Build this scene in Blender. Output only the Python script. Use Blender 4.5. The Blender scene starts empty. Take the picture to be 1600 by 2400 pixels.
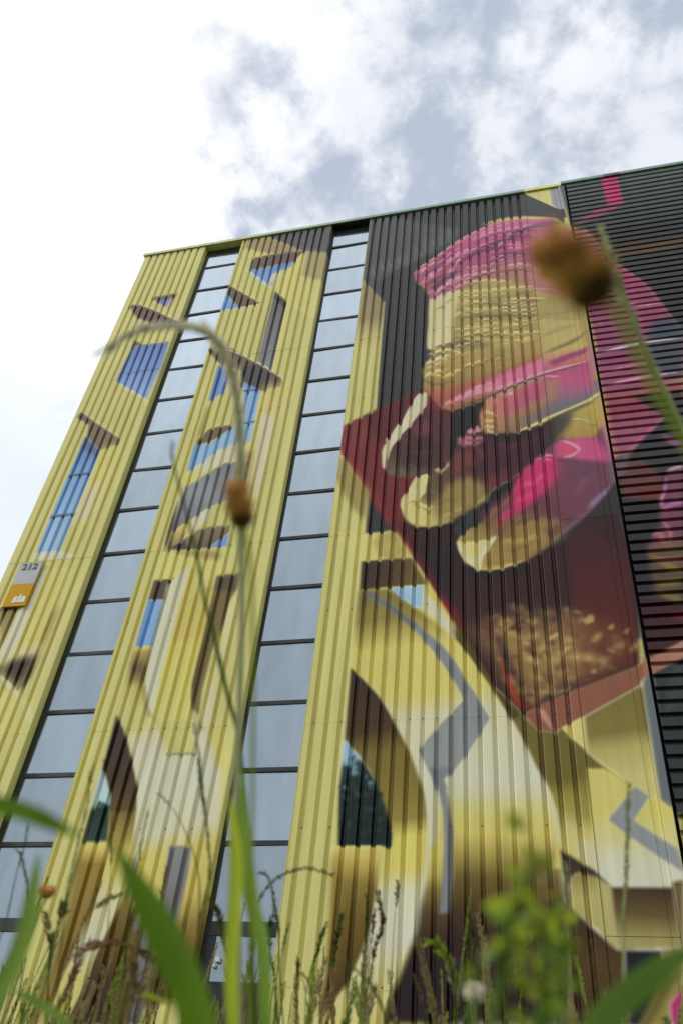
import bpy, bmesh, math, random
import numpy as np
from mathutils import Vector, Matrix, noise

# ------------------------------------------------------------ camera, world, sun, exposure
scene = bpy.context.scene
COL = scene.collection
cam_d = bpy.data.cameras.new('camera'); cam = bpy.data.objects.new('camera', cam_d); COL.objects.link(cam)
RIGHT = Vector((0.97045, 0.22465, 0.08806)); DOWN = Vector((-0.08983, 0.67509, -0.73225)); FWD = Vector((-0.22395, 0.7027, 0.67532))
CAM = Vector((0, -9.6583, 0))
m = Matrix((RIGHT, -DOWN, -FWD)).transposed().to_4x4(); m.translation = CAM
cam.matrix_world = m
cam_d.sensor_fit = 'VERTICAL'; cam_d.sensor_height = 36; cam_d.lens = 30.75
cam_d.clip_start = 0.02; cam_d.clip_end = 3000
cam_d.dof.use_dof = True; cam_d.dof.focus_distance = 14.0; cam_d.dof.aperture_fstop = 6.8
scene.camera = cam
vs = scene.view_settings
vs.view_transform = 'Standard'; vs.look = 'None'; vs.gamma = 1; vs.use_curve_mapping = False; vs.exposure = 0.24

SUN = Vector((-0.82, -0.30, 0.49)).normalized()
elev = math.asin(SUN.z); rot = math.atan2(SUN.x, SUN.y)
world = bpy.data.worlds.new('World'); scene.world = world; world.use_nodes = True
nt = world.node_tree; N = nt.nodes; L = nt.links
for n in list(N): N.remove(n)
def nd(t, **k):
    n = N.new(t)
    for a, b in k.items(): setattr(n, a, b)
    return n
def mth(op, a, b=None, c=None, clamp=False):
    n = nd('ShaderNodeMath', operation=op); n.use_clamp = clamp
    for i, v in enumerate((a, b, c)):
        if v is None: continue
        if isinstance(v, (int, float)): n.inputs[i].default_value = v
        else: L.new(v, n.inputs[i])
    return n.outputs[0]
def mixc(f, a, b):
    n = nd('ShaderNodeMix', data_type='RGBA')
    if isinstance(f, (int, float)): n.inputs[0].default_value = f
    else: L.new(f, n.inputs[0])
    for i, v in ((6, a), (7, b)):
        if isinstance(v, tuple): n.inputs[i].default_value = (*v, 1)
        else: L.new(v, n.inputs[i])
    return n.outputs[2]
def ramp(v, lo, hi, smooth=True):
    n = nd('ShaderNodeMapRange', interpolation_type='SMOOTHSTEP' if smooth else 'LINEAR')
    L.new(v, n.inputs[0]); n.inputs[1].default_value = lo; n.inputs[2].default_value = hi
    return n.outputs[0]
tc = nd('ShaderNodeTexCoord')
sky = nd('ShaderNodeTexSky', sky_type='NISHITA'); sky.sun_disc = False; sky.sun_elevation = elev; sky.sun_rotation = rot
nrm = nd('ShaderNodeVectorMath', operation='NORMALIZE'); L.new(tc.outputs['Generated'], nrm.inputs[0])
sep = nd('ShaderNodeSeparateXYZ'); L.new(nrm.outputs[0], sep.inputs[0])
zz = mth('ADD', mth('MAXIMUM', sep.outputs[2], 0.0), 0.22)
pxn = mth('DIVIDE', sep.outputs[0], zz); pyn = mth('DIVIDE', sep.outputs[1], zz)
cmb = nd('ShaderNodeCombineXYZ'); L.new(pxn, cmb.inputs[0]); L.new(pyn, cmb.inputs[1]); cmb.inputs[2].default_value = 3.7
def fbm(scale, det, rough, dist=0.0, off=(0, 0, 0)):
    mp = nd('ShaderNodeMapping'); L.new(cmb.outputs[0], mp.inputs[0]); mp.inputs['Location'].default_value = off
    n = nd('ShaderNodeTexNoise'); L.new(mp.outputs[0], n.inputs['Vector'])
    n.inputs['Scale'].default_value = scale; n.inputs['Detail'].default_value = det; n.inputs['Roughness'].default_value = rough
    n.inputs['Distortion'].default_value = dist
    return n.outputs['Fac']
big = fbm(10.0, 10, 0.56, 0.25, (1.3, 0.7, 0)); small = fbm(19.0, 8, 0.6, 0.1, (2.1, 0.4, 0)); veil = fbm(4.0, 4, 0.5, 0, (5, 1, 2))
dens = mth('ADD', mth('MULTIPLY', big, 0.66), mth('MULTIPLY', small, 0.34))
cl = ramp(dens, .415, .575)
dot = nd('ShaderNodeVectorMath', operation='DOT_PRODUCT'); L.new(nrm.outputs[0], dot.inputs[0]); dot.inputs[1].default_value = SUN
edge = mth('ADD', dot.outputs['Value'], mth('MULTIPLY', mth('SUBTRACT', dens, 0.5), 0.42))
glow = ramp(edge, .47, .61)
core_glow = ramp(dot.outputs['Value'], 0.72, 1.0)
# gaps: the Nishita sky behind a thin pale veil (values in sky units, strength 0.1); clouds whiten towards the hidden sun
gap = mixc(0.80, sky.outputs[0], (5.0, 5.6, 6.7))
white = mixc(ramp(veil, 0.35, 0.7), (7.1, 7.4, 8.0), (8.5, 8.7, 9.1))
base = mixc(cl, gap, white)
lowh = ramp(sep.outputs[2], 0.80, 0.55)
base = mixc(mth('MULTIPLY', lowh, 0.86), base, (8.0, 8.6, 9.0))
bright = mixc(mth('MULTIPLY', glow, 0.93), base, (9.9, 9.95, 10.1))
bright = mixc(core_glow, bright, (15.5, 15.2, 15))
# pale air lower down
bright = mixc(mth('MULTIPLY', ramp(sep.outputs[2], 0.82, 0.60), 0.92), bright, (7.1, 7.8, 8.2))
# an overcast sky darkens towards the horizon
horizon = ramp(sep.outputs[2], 0.55, 0.0, False)
bright = mixc(mth('MULTIPLY', horizon, 0.85), bright, (5.0, 5.25, 5.6))
bg = nd('ShaderNodeBackground'); L.new(bright, bg.inputs[0]); bg.inputs[1].default_value = 0.1
out = nd('ShaderNodeOutputWorld'); L.new(bg.outputs[0], out.inputs[0])

sl = bpy.data.lights.new('sun', 'SUN'); sl.energy = 1.5; sl.angle = math.radians(20); sl.color = (1, 0.96, 0.9)
so = bpy.data.objects.new('sun', sl); COL.objects.link(so)
so.rotation_euler = (-SUN).to_track_quat('-Z', 'Y').to_euler(); so.location = (-20, -20, 40)

# ------------------------------------------------------------ helpers
GZ = -0.55
def obj(name, me, mat=None, parent=None):
    o = bpy.data.objects.new(name, me); COL.objects.link(o)
    if mat and not me.materials: me.materials.append(mat)
    if parent: o.parent = parent
    return o
def mesh(name, v, f, smooth=False):
    me = bpy.data.meshes.new(name); me.from_pydata([tuple(p) for p in v], [], f); me.update()
    if smooth: me.polygons.foreach_set('use_smooth', [True] * len(me.polygons))
    return me
def empty(name, loc, label=None, cat=None, group=None):
    o = bpy.data.objects.new(name, None); COL.objects.link(o); o.location = loc; o.empty_display_size = .1
    if label: o['label'] = label
    if cat: o['category'] = cat
    if group: o['group'] = group
    return o
def tag(o, label, cat, group=None):
    o['label'] = label; o['category'] = cat
    if group: o['group'] = group
    return o
class MB:
    def __init__(s): s.v = []; s.f = []
    def box(s, x0, x1, y0, y1, z0, z1):
        b = len(s.v)
        s.v += [(x0, y0, z0), (x1, y0, z0), (x1, y1, z0), (x0, y1, z0), (x0, y0, z1), (x1, y0, z1), (x1, y1, z1), (x0, y1, z1)]
        s.f += [(b, b+1, b+5, b+4), (b+1, b+2, b+6, b+5), (b+2, b+3, b+7, b+6), (b+3, b, b+4, b+7), (b+4, b+5, b+6, b+7), (b+3, b+2, b+1, b)]
        return s
    def tube(s, pts, rad, n=5):
        pts = [Vector(p) for p in pts]; b = len(s.v)
        for i, p in enumerate(pts):
            d = (pts[min(i+1, len(pts)-1)] - pts[max(i-1, 0)])
            d = d.normalized() if d.length > 1e-9 else Vector((0, 0, 1))
            a = d.cross(Vector((0.31, 0.87, 0.38)))
            a = a.normalized() if a.length > 1e-6 else Vector((1, 0, 0)); c = d.cross(a)
            r = rad[i] if isinstance(rad, (list, tuple)) else rad
            for k in range(n):
                t = 2*math.pi*k/n; s.v.append(p + (a*math.cos(t) + c*math.sin(t))*r)
        for i in range(len(pts)-1):
            for k in range(n):
                k2 = (k+1) % n
                s.f.append((b+i*n+k, b+i*n+k2, b+(i+1)*n+k2, b+(i+1)*n+k))
        return s
    def spike(s, p, d, ln, w, side=None):
        # one small pointed seed husk
        d = Vector(d).normalized(); a = d.cross(side or Vector((0.2, 0.9, 0.4))); a = a.normalized() if a.length > 1e-6 else Vector((1, 0, 0)); c = d.cross(a)
        p = Vector(p); b = len(s.v); q = p + d*ln*0.4
        s.v += [p, q + a*w, q + c*w*.6, q - a*w, q - c*w*.6, p + d*ln]
        s.f += [(b, b+2, b+1), (b, b+3, b+2), (b, b+4, b+3), (b, b+1, b+4), (b+5, b+1, b+2), (b+5, b+2, b+3), (b+5, b+3, b+4), (b+5, b+4, b+1)]
        return s
    def ribbon(s, pts, w, up):
        pts = [Vector(p) for p in pts]; b = len(s.v); n = len(pts)
        for i, p in enumerate(pts):
            d = (pts[min(i+1, n-1)] - pts[max(i-1, 0)]).normalized()
            a = d.cross(Vector(up)); a = a.normalized() if a.length > 1e-6 else Vector((1, 0, 0)); k = d.cross(a)
            ww = w[i]/2
            s.v += [p + a*ww + k*ww*.35, p, p - a*ww + k*ww*.35]
        for i in range(n-1):
            for j in (0, 1):
                s.f.append((b+3*i+j, b+3*i+j+1, b+3*i+3+j+1, b+3*i+3+j))
        return s
    def mesh(s, name, smooth=False): return mesh(name, s.v, s.f, smooth)
def pbsdf(name, col, rough=.6, spec=.4, metal=0):
    mt = bpy.data.materials.new(name); mt.use_nodes = True
    b = mt.node_tree.nodes['Principled BSDF']
    b.inputs['Base Color'].default_value = (*col, 1); b.inputs['Roughness'].default_value = rough
    b.inputs['Specular IOR Level'].default_value = spec; b.inputs['Metallic'].default_value = metal
    return mt
def vary(mt, scale, lo, hi, bump=0.0, stretch=(1, 1, 1)):
    # noise variation multiplied over the base colour, plus fine relief
    t = mt.node_tree; b = t.nodes['Principled BSDF']
    g = t.nodes.new('ShaderNodeNewGeometry'); mp = t.nodes.new('ShaderNodeMapping'); mp.inputs['Scale'].default_value = stretch
    nz = t.nodes.new('ShaderNodeTexNoise'); nz.inputs['Scale'].default_value = scale; nz.inputs['Detail'].default_value = 6
    t.links.new(g.outputs['Position'], mp.inputs[0]); t.links.new(mp.outputs[0], nz.inputs['Vector'])
    mr = t.nodes.new('ShaderNodeMapRange'); mr.inputs[1].default_value = .3; mr.inputs[2].default_value = .7; mr.inputs[3].default_value = lo; mr.inputs[4].default_value = hi
    t.links.new(nz.outputs['Fac'], mr.inputs[0])
    mx = t.nodes.new('ShaderNodeMix'); mx.data_type = 'RGBA'; mx.blend_type = 'MULTIPLY'; mx.inputs[0].default_value = 1
    src = b.inputs['Base Color']
    if src.is_linked: t.links.new(src.links[0].from_socket, mx.inputs[6])
    else: mx.inputs[6].default_value = src.default_value[:]
    t.links.new(mr.outputs[0], mx.inputs[7]); t.links.new(mx.outputs[2], src)
    if bump:
        bp = t.nodes.new('ShaderNodeBump'); bp.inputs['Strength'].default_value = bump; bp.inputs['Distance'].default_value = .004
        t.links.new(nz.outputs['Fac'], bp.inputs['Height']); t.links.new(bp.outputs[0], b.inputs['Normal'])
    return mt
def leafmat(name, col, tr=.45, rough=.5):
    mt = bpy.data.materials.new(name); mt.use_nodes = True; t = mt.node_tree
    b = t.nodes['Principled BSDF']; b.inputs['Base Color'].default_value = (*col, 1); b.inputs['Roughness'].default_value = rough; b.inputs['Specular IOR Level'].default_value = .3
    vary(mt, 14, .75, 1.2, 0, (1, 1, .25))
    tl = t.nodes.new('ShaderNodeBsdfTranslucent'); tl.inputs[0].default_value = (min(.95, col[0]*(1.2 if col[2] < .2 else 1.0)), min(.95, col[1]*(1.28 if col[2] < .2 else 1.0)), col[2]*(.8 if col[2] < .2 else 1.0), 1)
    ms = t.nodes.new('ShaderNodeMixShader'); ms.inputs[0].default_value = tr
    o = t.nodes['Material Output']
    t.links.new(b.outputs[0], ms.inputs[1]); t.links.new(tl.outputs[0], ms.inputs[2]); t.links.new(ms.outputs[0], o.inputs[0])
    return mt

# ------------------------------------------------------------ the mural: flat print and the sign's painted shadow, rasterised into one generated picture in wall metres
PAINT=[
((68,69,70),10,1.0,0,[106,-90,650,-90,650,1860,106,1860]),
((110,92,80),12,1.0,0,[-817,1653,-752,1655,-753,1621,-757,1597,-768,1606,-797,1632]),
((105,125,180),12,1.0,0,[-797,1632,-763,1638,-768,1606]),
((188,176,150),20,0.8,0,[-763,1638,-754,1644,-756,1597,-768,1606]),
((104,86,74),30,1,1,[-865,1635,-841,1632,-807,1609,-773,1582,-743,1555,-723,1538,-718,1521,-748,1528,-778,1540,-806,1559,-836,1585,-853,1613]),
((205,200,165),12,1.0,0,[-869,1638,-855,1638,-840,1635,-824,1625,-806,1612,-789,1599,-772,1585,-756,1571,-742,1558,-732,1548,-723,1540,-724,1540,-733,1547,-744,1556,-758,1568,-774,1582,-791,1596,-808,1609,-825,1622,-841,1632,-856,1636,-869,1637]),
(([-754,1523],[-741,1468],[(0.0,(190,182,135)),(1.0,(190,182,112))]),50,0.6,0,[-767,1514,-730,1518,-727,1465,-790,1470,-794,1480]),
((110,96,90),12,1.0,0,[-815,1494,-792,1473,-813,1461]),
(([-775,1470],[-766,1312],[(0.0,(96,118,172)),(0.56,(108,136,186)),(1.0,(128,152,190))]),12,1.0,0,[-812,1462,-790,1471,-728,1468,-725,1387,-732,1276,-741,1289,-818,1354]),
((110,114,122),10,1,0,[-805,1378,-787,1378,-769,1378,-749,1379,-728,1379,-728,1374,-748,1374,-769,1373,-787,1373,-805,1373]),
((205,202,165),12,1.0,0,[-817,1353,-795,1334,-773,1317,-753,1299,-736,1285,-730,1278,-728,1273,-728,1266,-728,1260,-729,1260,-730,1266,-731,1272,-733,1276,-739,1283,-755,1297,-775,1314,-796,1333,-818,1352]),
((80,95,130),20,0.6,0,[-813,1462,-811,1477,-812,1367,-817,1354]),
(([-868,1268],[-764,1154],[(0.0,(112,95,86)),(1.0,(128,112,92))]),12,1.0,0,[-868,1268,-757,1172,-756,1157,-790,1143,-830,1187,-838,1224,-873,1252]),
((205,200,165),12,1.0,0,[-872,1272,-849,1253,-827,1235,-807,1218,-788,1203,-772,1188,-757,1172,-757,1172,-773,1186,-790,1201,-809,1216,-829,1233,-850,1252,-872,1272]),
((200,190,112),120,0.7,0,[-791,1145,-757,1156,-760,962,-782,967]),
(([-812,1165],[-812,903],[(0.0,(98,120,165)),(0.279,(112,146,190)),(1.0,(140,168,196))]),12,1.0,0,[-834,1190,-792,1145,-789,1107,-790,1001,-790,898,-833,898,-836,979,-836,1081]),
((90,104,140),30,0.8,0,[-834,1190,-792,1145,-790,1125,-835,1158]),
((70,110,160),30,0.5,0,[-833,1169,-830,1187,-831,899,-834,898]),
((88,90,92),10,1,0,[-835,1085,-791,1087,-791,1081,-834,1079]),
((88,90,92),10,1,0,[-836,984,-788,986,-788,980,-836,978]),
((196,186,172),90,0.85,0,[-777,1059,-761,1050,-761,965,-781,964,-784,1006]),
((190,188,165),10,1.0,0,[-835,899,-790,898,-781,894,-760,888,-762,881,-834,885]),
((150,142,90),12,1.0,0,[-752,896,-754,925,-755,952,-755,974,-755,996,-755,996,-753,974,-753,952,-752,925,-752,896]),
((84,74,62),20,1.0,0,[-855,788,-818,784,-819,777,-855,777,-858,785]),  # shadow under the sign, painted into the wall colour as a brown strip
(([-836,779],[-817,702],[(0.0,(120,106,66)),(1.0,(160,150,86))]),30,0.9,0,[-856,781,-820,779,-819,734,-818,685]),  # that painted shadow fading downward to olive
((188,184,166),30,1.0,0,[-812,788,-805,847,-802,860,-798,857,-799,773,-800,697,-817,691,-817,683,-824,698,-822,744,-822,782]),
(([-780,855],[-773,704],[(0.0,(184,176,112)),(1.0,(200,190,115))]),20,0.8,0,[-797,856,-757,857,-761,777,-758,703,-795,701,-799,773]),
((196,190,140),12,1.0,0,[-799,857,-789,858,-778,858,-766,860,-755,858,-754,845,-755,830,-756,830,-755,845,-757,856,-766,857,-778,856,-789,856,-799,857]),
((132,112,66),80,0.8,0,[-749,785,-749,748,-750,716,-752,689,-754,672,-762,730,-760,767]),
((76,64,54),100,1,0,[-758,696,-754,674,-760,647,-770,629,-804,656,-810,663,-808,680,-792,692]),
((70,58,56),30,0.7,0,[-762,666,-754,674,-753,649,-766,629,-771,630,-763,647]),
((196,188,150),100,0.8,0,[-824,698,-764,708,-753,694,-795,690,-815,676]),
((205,202,180),20,1.0,0,[-806,657,-792,648,-778,637,-765,625,-752,612,-752,612,-768,622,-782,633,-795,644,-806,657]),
((196,194,160),30,0.8,0,[-752,612,-742,606,-735,597,-729,587,-727,576,-727,575,-734,584,-740,594,-747,602,-753,612]),
((190,182,108),150,0.5,0,[-805,652,-753,612,-740,566,-751,515]),
((88,87,88),12,1.0,0,[-597,1913,-413,1861,-408,1720,-460,1745,-472,1749,-562,1836,-584,1857]),
((146,128,94),50,0.9,0,[-617,1851,-584,1857,-468,1747,-481,1731,-522,1751,-563,1763,-600,1795,-622,1805]),
((120,122,122),15,0.7,0,[-482,1771,-463,1760,-445,1749,-427,1738,-409,1727,-410,1727,-428,1736,-446,1746,-465,1758,-483,1770]),
((120,122,122),15,0.7,0,[-478,1763,-460,1753,-442,1743,-425,1734,-409,1725,-409,1724,-426,1732,-443,1741,-461,1751,-478,1763]),
((120,122,122),15,0.7,0,[-474,1756,-456,1747,-439,1737,-424,1730,-409,1722,-409,1722,-425,1728,-440,1735,-457,1744,-474,1755]),
((120,122,122),15,0.7,0,[-469,1748,-452,1740,-436,1732,-422,1726,-408,1719,-409,1719,-423,1723,-437,1730,-453,1738,-470,1748]),
((120,122,122),15,0.7,0,[-465,1740,-449,1733,-433,1726,-420,1721,-408,1716,-408,1716,-421,1719,-434,1724,-450,1731,-465,1740]),
((150,138,96),40,0.9,0,[-462,1744,-409,1720,-409,1614,-432,1626,-462,1650]),
((186,176,110),50,0.7,0,[-499,1717,-464,1743,-467,1616,-491,1629]),
((196,186,112),30,0.6,0,[-608,1794,-485,1732,-523,1755,-591,1754]),
(([-532,1760],[-535,1707],[(0.0,(98,82,74)),(1.0,(104,88,80))]),12,1.0,0,[-591,1755,-550,1756,-511,1755,-469,1748,-488,1708,-530,1708,-590,1702]),
(([-536,1714],[-556,1647],[(0.0,(104,134,182)),(1.0,(118,146,190))]),12,1.0,0,[-590,1702,-530,1707,-488,1710,-491,1690,-514,1681,-530,1671,-538,1631,-557,1650,-597,1704]),
((90,118,165),20,0.6,0,[-524,1709,-494,1708,-509,1693,-532,1686]),
((190,186,166),20,1.0,0,[-530,1670,-513,1680,-516,1636,-522,1615,-539,1631]),
((150,142,110),20,0.7,0,[-535,1628,-523,1651,-522,1615]),
((208,204,172),12,1.0,0,[-624,1729,-609,1718,-591,1702,-563,1666,-537,1631,-525,1619,-518,1612,-518,1612,-526,1617,-539,1630,-566,1664,-593,1700,-610,1717,-624,1728]),
((208,204,172),12,1.0,0,[-482,1553,-469,1543,-455,1529,-436,1507,-417,1481,-417,1480,-438,1505,-457,1527,-471,1541,-482,1553]),
((192,184,112),80,0.5,0,[-518,1611,-460,1535,-417,1481,-411,1571,-467,1616,-512,1674]),
((104,90,74),12,1.0,0,[-630,1656,-540,1561,-590,1557,-629,1620]),
((114,146,190),12,1.0,0,[-630,1620,-589,1557,-633,1557]),
((205,200,165),12,1.0,0,[-630,1658,-606,1634,-583,1610,-561,1586,-539,1561,-539,1560,-562,1584,-585,1609,-608,1633,-631,1658]),
((205,200,165),12,1.0,0,[-539,1560,-565,1556,-590,1554,-612,1554,-634,1555,-634,1556,-612,1556,-590,1557,-565,1559,-539,1560]),
(([-500,1588],[-498,1340],[(0.0,(96,94,96)),(1.0,(124,126,130))]),12,1.0,0,[-515,1599,-482,1552,-481,1318,-517,1352]),
((70,64,64),20,0.9,0,[-515,1599,-482,1552,-481,1526,-514,1573]),
((200,192,120),20,0.7,0,[-482,1552,-471,1538,-473,1305,-480,1316]),
((108,92,80),15,1.0,0,[-634,1421,-616,1427,-578,1411,-549,1383,-501,1338,-460,1298,-456,1287,-456,1266,-470,1268,-490,1260,-504,1264,-541,1288,-545,1334,-593,1362,-631,1415]),
((82,80,84),30,0.9,0,[-545,1340,-517,1352,-480,1317,-489,1265,-535,1282]),
((205,200,168),12,1.0,0,[-616,1428,-583,1409,-548,1384,-499,1340,-459,1300,-451,1288,-455,1286,-455,1287,-453,1288,-461,1298,-501,1338,-550,1382,-584,1407,-616,1428]),
((186,172,118),120,0.8,0,[-487,1283,-457,1272,-451,1178,-473,1160]),
((110,136,188),12,1.0,0,[-597,1360,-569,1345,-565,1311,-571,1270,-595,1251]),
((64,104,166),20,0.7,0,[-597,1360,-589,1354,-590,1252,-596,1251]),
((128,160,196),12,1.0,0,[-535,1297,-494,1262,-494,1229,-492,1172,-490,1121,-504,1119,-516,1118,-523,1230]),
((104,126,178),30,0.7,0,[-535,1297,-494,1262,-507,1263,-529,1279]),
((72,74,80),10,1,0,[-530,1271,-502,1268,-503,1264,-530,1266]),
((72,80,90),10,1,0,[-513,1175,-491,1176,-491,1172,-513,1170]),
((132,162,190),12,1.0,0,[-598,1130,-573,1130,-557,1141,-540,1164,-521,1170,-494,1170,-490,1121,-529,1117,-550,1105,-575,1077,-597,1061]),
((78,122,170),30,0.7,0,[-598,1130,-588,1129,-590,1063,-597,1061]),
((112,98,80),12,1.0,0,[-590,1148,-578,1169,-558,1172,-530,1173,-543,1155,-562,1138,-576,1131,-595,1129,-596,1139]),
((120,108,60),30,0.8,0,[-594,1247,-592,1223,-592,1197,-592,1164,-595,1130,-596,1130,-598,1164,-597,1197,-597,1223,-594,1247]),
(([-501,1115],[-591,1046],[(0.0,(188,174,112)),(0.314,(186,182,160)),(0.714,(188,184,160)),(1.0,(196,186,112))]),12,1.0,0,[-597,1056,-575,1077,-550,1105,-529,1117,-490,1121,-486,1070,-529,1074,-549,1064,-575,1040,-593,1026]),
(([-517,1066],[-590,932],[(0.0,(118,118,126)),(0.484,(132,136,142)),(1.0,(112,112,120))]),12,1.0,0,[-592,1025,-578,1030,-559,1048,-542,1062,-528,1072,-486,1070,-482,1011,-493,987,-511,980,-529,972,-546,960,-561,946,-578,932,-598,913]),
((140,120,84),80,0.7,0,[-510,1082,-490,1099,-480,1098,-473,1010,-480,979]),
((188,185,166),15,1.0,0,[-559,946,-531,973,-533,952,-540,934,-555,916,-564,919]),
(([-575,930],[-587,890],[(0.0,(182,168,104)),(1.0,(128,112,80))]),20,0.9,0,[-598,914,-578,932,-559,946,-561,919,-575,894,-592,882]),
(([-562,922],[-552,877],[(0.0,(134,120,96)),(1.0,(110,98,82))]),12,1.0,0,[-592,882,-575,894,-544,919,-526,923,-492,922,-490,907,-502,895,-519,878,-559,878]),
((82,74,74),12,1.0,0,[-592,881,-577,890,-565,899,-556,877]),
((110,140,188),12,1.0,0,[-520,878,-502,895,-490,906,-489,876]),
((66,56,44),20,1.0,0,[-597,991,-595,954,-594,920,-594,896,-595,876,-596,876,-599,896,-600,920,-600,954,-598,991]),
((146,130,82),50,0.8,0,[-587,879,-499,868,-492,852,-518,850,-560,864]),
((196,190,116),100,0.6,0,[-593,873,-499,847,-489,819,-594,823]),
((192,184,166),50,0.9,0,[-480,1192,-459,1190,-453,1122,-455,1067,-455,973,-468,1022,-475,1111]),
((92,80,72),12,1.0,0,[-599,819,-576,819,-572,778,-599,780]),
((124,156,198),12,1.0,0,[-599,780,-573,778,-573,758,-571,694,-597,693]),
((80,122,176),20,0.6,0,[-599,780,-591,779,-590,693,-597,693]),
((70,110,180),20,0.5,0,[-575,761,-573,778,-570,701,-571,694]),
((206,200,90),10,1.0,0,[-597,694,-571,694,-571,689,-597,690]),
(([-584,690],[-580,632],[(0.0,(168,150,84)),(0.516,(112,94,72)),(1.0,(120,104,66))]),50,1,0,[-598,691,-571,690,-572,666,-564,627,-578,628,-592,633,-598,670]),
((170,158,88),100,0.7,0,[-595,642,-565,634,-552,596,-571,599,-588,618]),
((74,60,54),12,1.0,0,[-577,818,-563,820,-572,811,-574,800]),
(([-544,837],[-518,584],[(0.0,(172,160,92)),(0.511,(176,162,92)),(0.74,(200,192,110)),(1.0,(204,198,122))]),30,0.9,0,[-544,842,-529,838,-526,782,-484,815,-488,746,-490,696,-491,623,-486,583,-488,573,-536,575,-543,596,-545,671,-545,776]),
((118,102,70),20,1.0,0,[-493,817,-471,818,-454,820,-457,789,-464,767,-468,723,-474,676,-476,614,-472,574,-485,587,-492,626,-492,663,-491,700]),
((92,80,70),40,0.9,0,[-493,817,-471,818,-454,820,-458,784,-492,790]),
((60,48,30),20,0.8,0,[-492,817,-490,756,-488,700,-489,658,-489,626,-487,604,-485,587,-486,587,-491,604,-494,626,-494,658,-493,700,-493,756,-493,817]),
((190,186,160),30,0.9,0,[-461,755,-456,779,-455,731,-457,675,-459,635,-455,563,-455,551,-469,569,-464,618,-460,680]),
(([-549,838],[-549,586],[(0.0,(190,188,166)),(1.0,(182,182,164))]),12,1.0,0,[-556,836,-544,842,-543,810,-545,776,-545,671,-543,604,-541,576,-553,596,-564,627,-571,673,-572,699,-573,759,-573,812,-563,819,-559,833]),
((128,108,66),30,0.8,0,[-571,630,-564,627,-553,596,-541,576,-546,575,-559,601]),
(([-516,574],[-485,443],[(0.0,(198,192,140)),(0.219,(186,182,162)),(0.461,(182,182,164)),(1.0,(184,184,168))]),40,1,0,[-572,558,-557,549,-543,565,-525,548,-507,520,-465,520,-472,546,-481,576,-467,570,-452,542,-438,516,-426,482,-418,442,-529,444,-554,515]),
((206,202,170),15,1.0,0,[-548,581,-536,565,-525,549,-516,535,-507,521,-508,521,-518,533,-528,547,-538,563,-548,581]),
((120,112,92),8,1,0,[-508,522,-498,521,-488,521,-476,521,-464,521,-464,519,-476,519,-488,519,-498,519,-508,520]),
((150,138,100),30,0.7,0,[-485,587,-467,569,-452,542,-461,553,-472,552,-478,564]),
((204,202,184),12,1.0,0,[-452,542,-444,530,-437,516,-431,500,-426,482,-422,462,-418,442,-418,442,-423,462,-427,482,-433,499,-439,515,-445,529,-453,542]),
((198,190,110),50,0.6,0,[-450,542,-440,575,-422,511,-414,442,-418,442,-428,486]),
(([-504,501],[-448,254],[(0.0,(184,184,168)),(0.346,(184,182,158)),(0.443,(200,190,112)),(0.611,(196,184,104)),(0.813,(140,116,60)),(1.0,(96,74,40))]),30,1.0,0,[-538,473,-426,499,-418,439,-408,367,-405,301,-407,241,-519,207,-524,403]),
(([-517,392],[-506,316],[(0.0,(120,122,128)),(1.0,(112,110,116))]),20,1.0,0,[-517,378,-513,399,-510,367,-508,316,-512,299]),
(([-460,399],[-456,316],[(0.0,(126,128,132)),(1.0,(112,110,112))]),15,1.0,0,[-474,400,-443,399,-441,367,-442,333,-443,315,-448,308,-467,316,-469,341]),
(([-485,308],[-468,210],[(0.0,(116,112,118)),(1.0,(104,102,108))]),20,1.0,0,[-505,316,-499,324,-472,292,-455,271,-460,247,-462,209,-488,208,-482,261]),
(([-516,332],[-527,208],[(0.0,(126,106,56)),(0.262,(108,88,44)),(0.647,(84,64,34)),(1.0,(66,48,28))]),20,1.0,0,[-515,356,-500,316,-486,292,-482,261,-485,208,-549,206,-537,240,-534,277,-523,316]),
(([-562,502],[-549,206],[(0.0,(84,70,58)),(0.174,(112,94,56)),(0.324,(150,134,70)),(0.447,(198,188,112)),(0.604,(184,180,150)),(0.742,(182,180,162)),(0.846,(196,188,116)),(1.0,(180,166,90))]),20,1.0,0,[-596,516,-550,502,-536,475,-528,443,-523,403,-520,363,-522,332,-526,306,-533,275,-541,244,-547,206,-567,205,-567,253,-561,279,-557,302,-551,332,-551,367,-557,403,-563,436,-571,465,-586,494]),
(([-589,564],[-548,444],[(0.0,(76,64,60)),(0.606,(78,64,52)),(1.0,(98,82,54))]),12,1.0,0,[-596,583,-579,560,-567,540,-553,513,-544,492,-537,475,-530,444,-565,444,-574,472,-582,486,-593,501]),
(([-591,499],[-572,403],[(0.0,(150,172,184)),(0.463,(160,182,186)),(0.543,(44,66,60)),(1.0,(58,76,70))]),12,1.0,0,[-594,501,-586,493,-571,465,-563,436,-557,404,-591,403,-592,449]),
((44,66,58),10,0.9,1,[-588,446,-587,451,-584,452,-580,449,-580,445]),
((44,66,58),10,0.9,1,[-581,450,-580,454,-577,456,-573,452,-573,449]),
((44,66,58),10,0.9,1,[-576,446,-574,451,-571,452,-568,449,-567,446]),
((44,66,58),10,0.9,1,[-587,452,-586,457,-582,458,-579,454,-578,451]),
(([-574,402],[-575,214],[(0.0,(192,178,104)),(0.131,(140,118,56)),(0.374,(136,114,58)),(0.72,(128,106,56)),(1.0,(150,130,72))]),30,1.0,0,[-591,402,-557,404,-551,367,-551,332,-557,302,-561,279,-567,244,-574,221,-579,205,-590,204,-586,258,-584,315,-588,363]),
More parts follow.
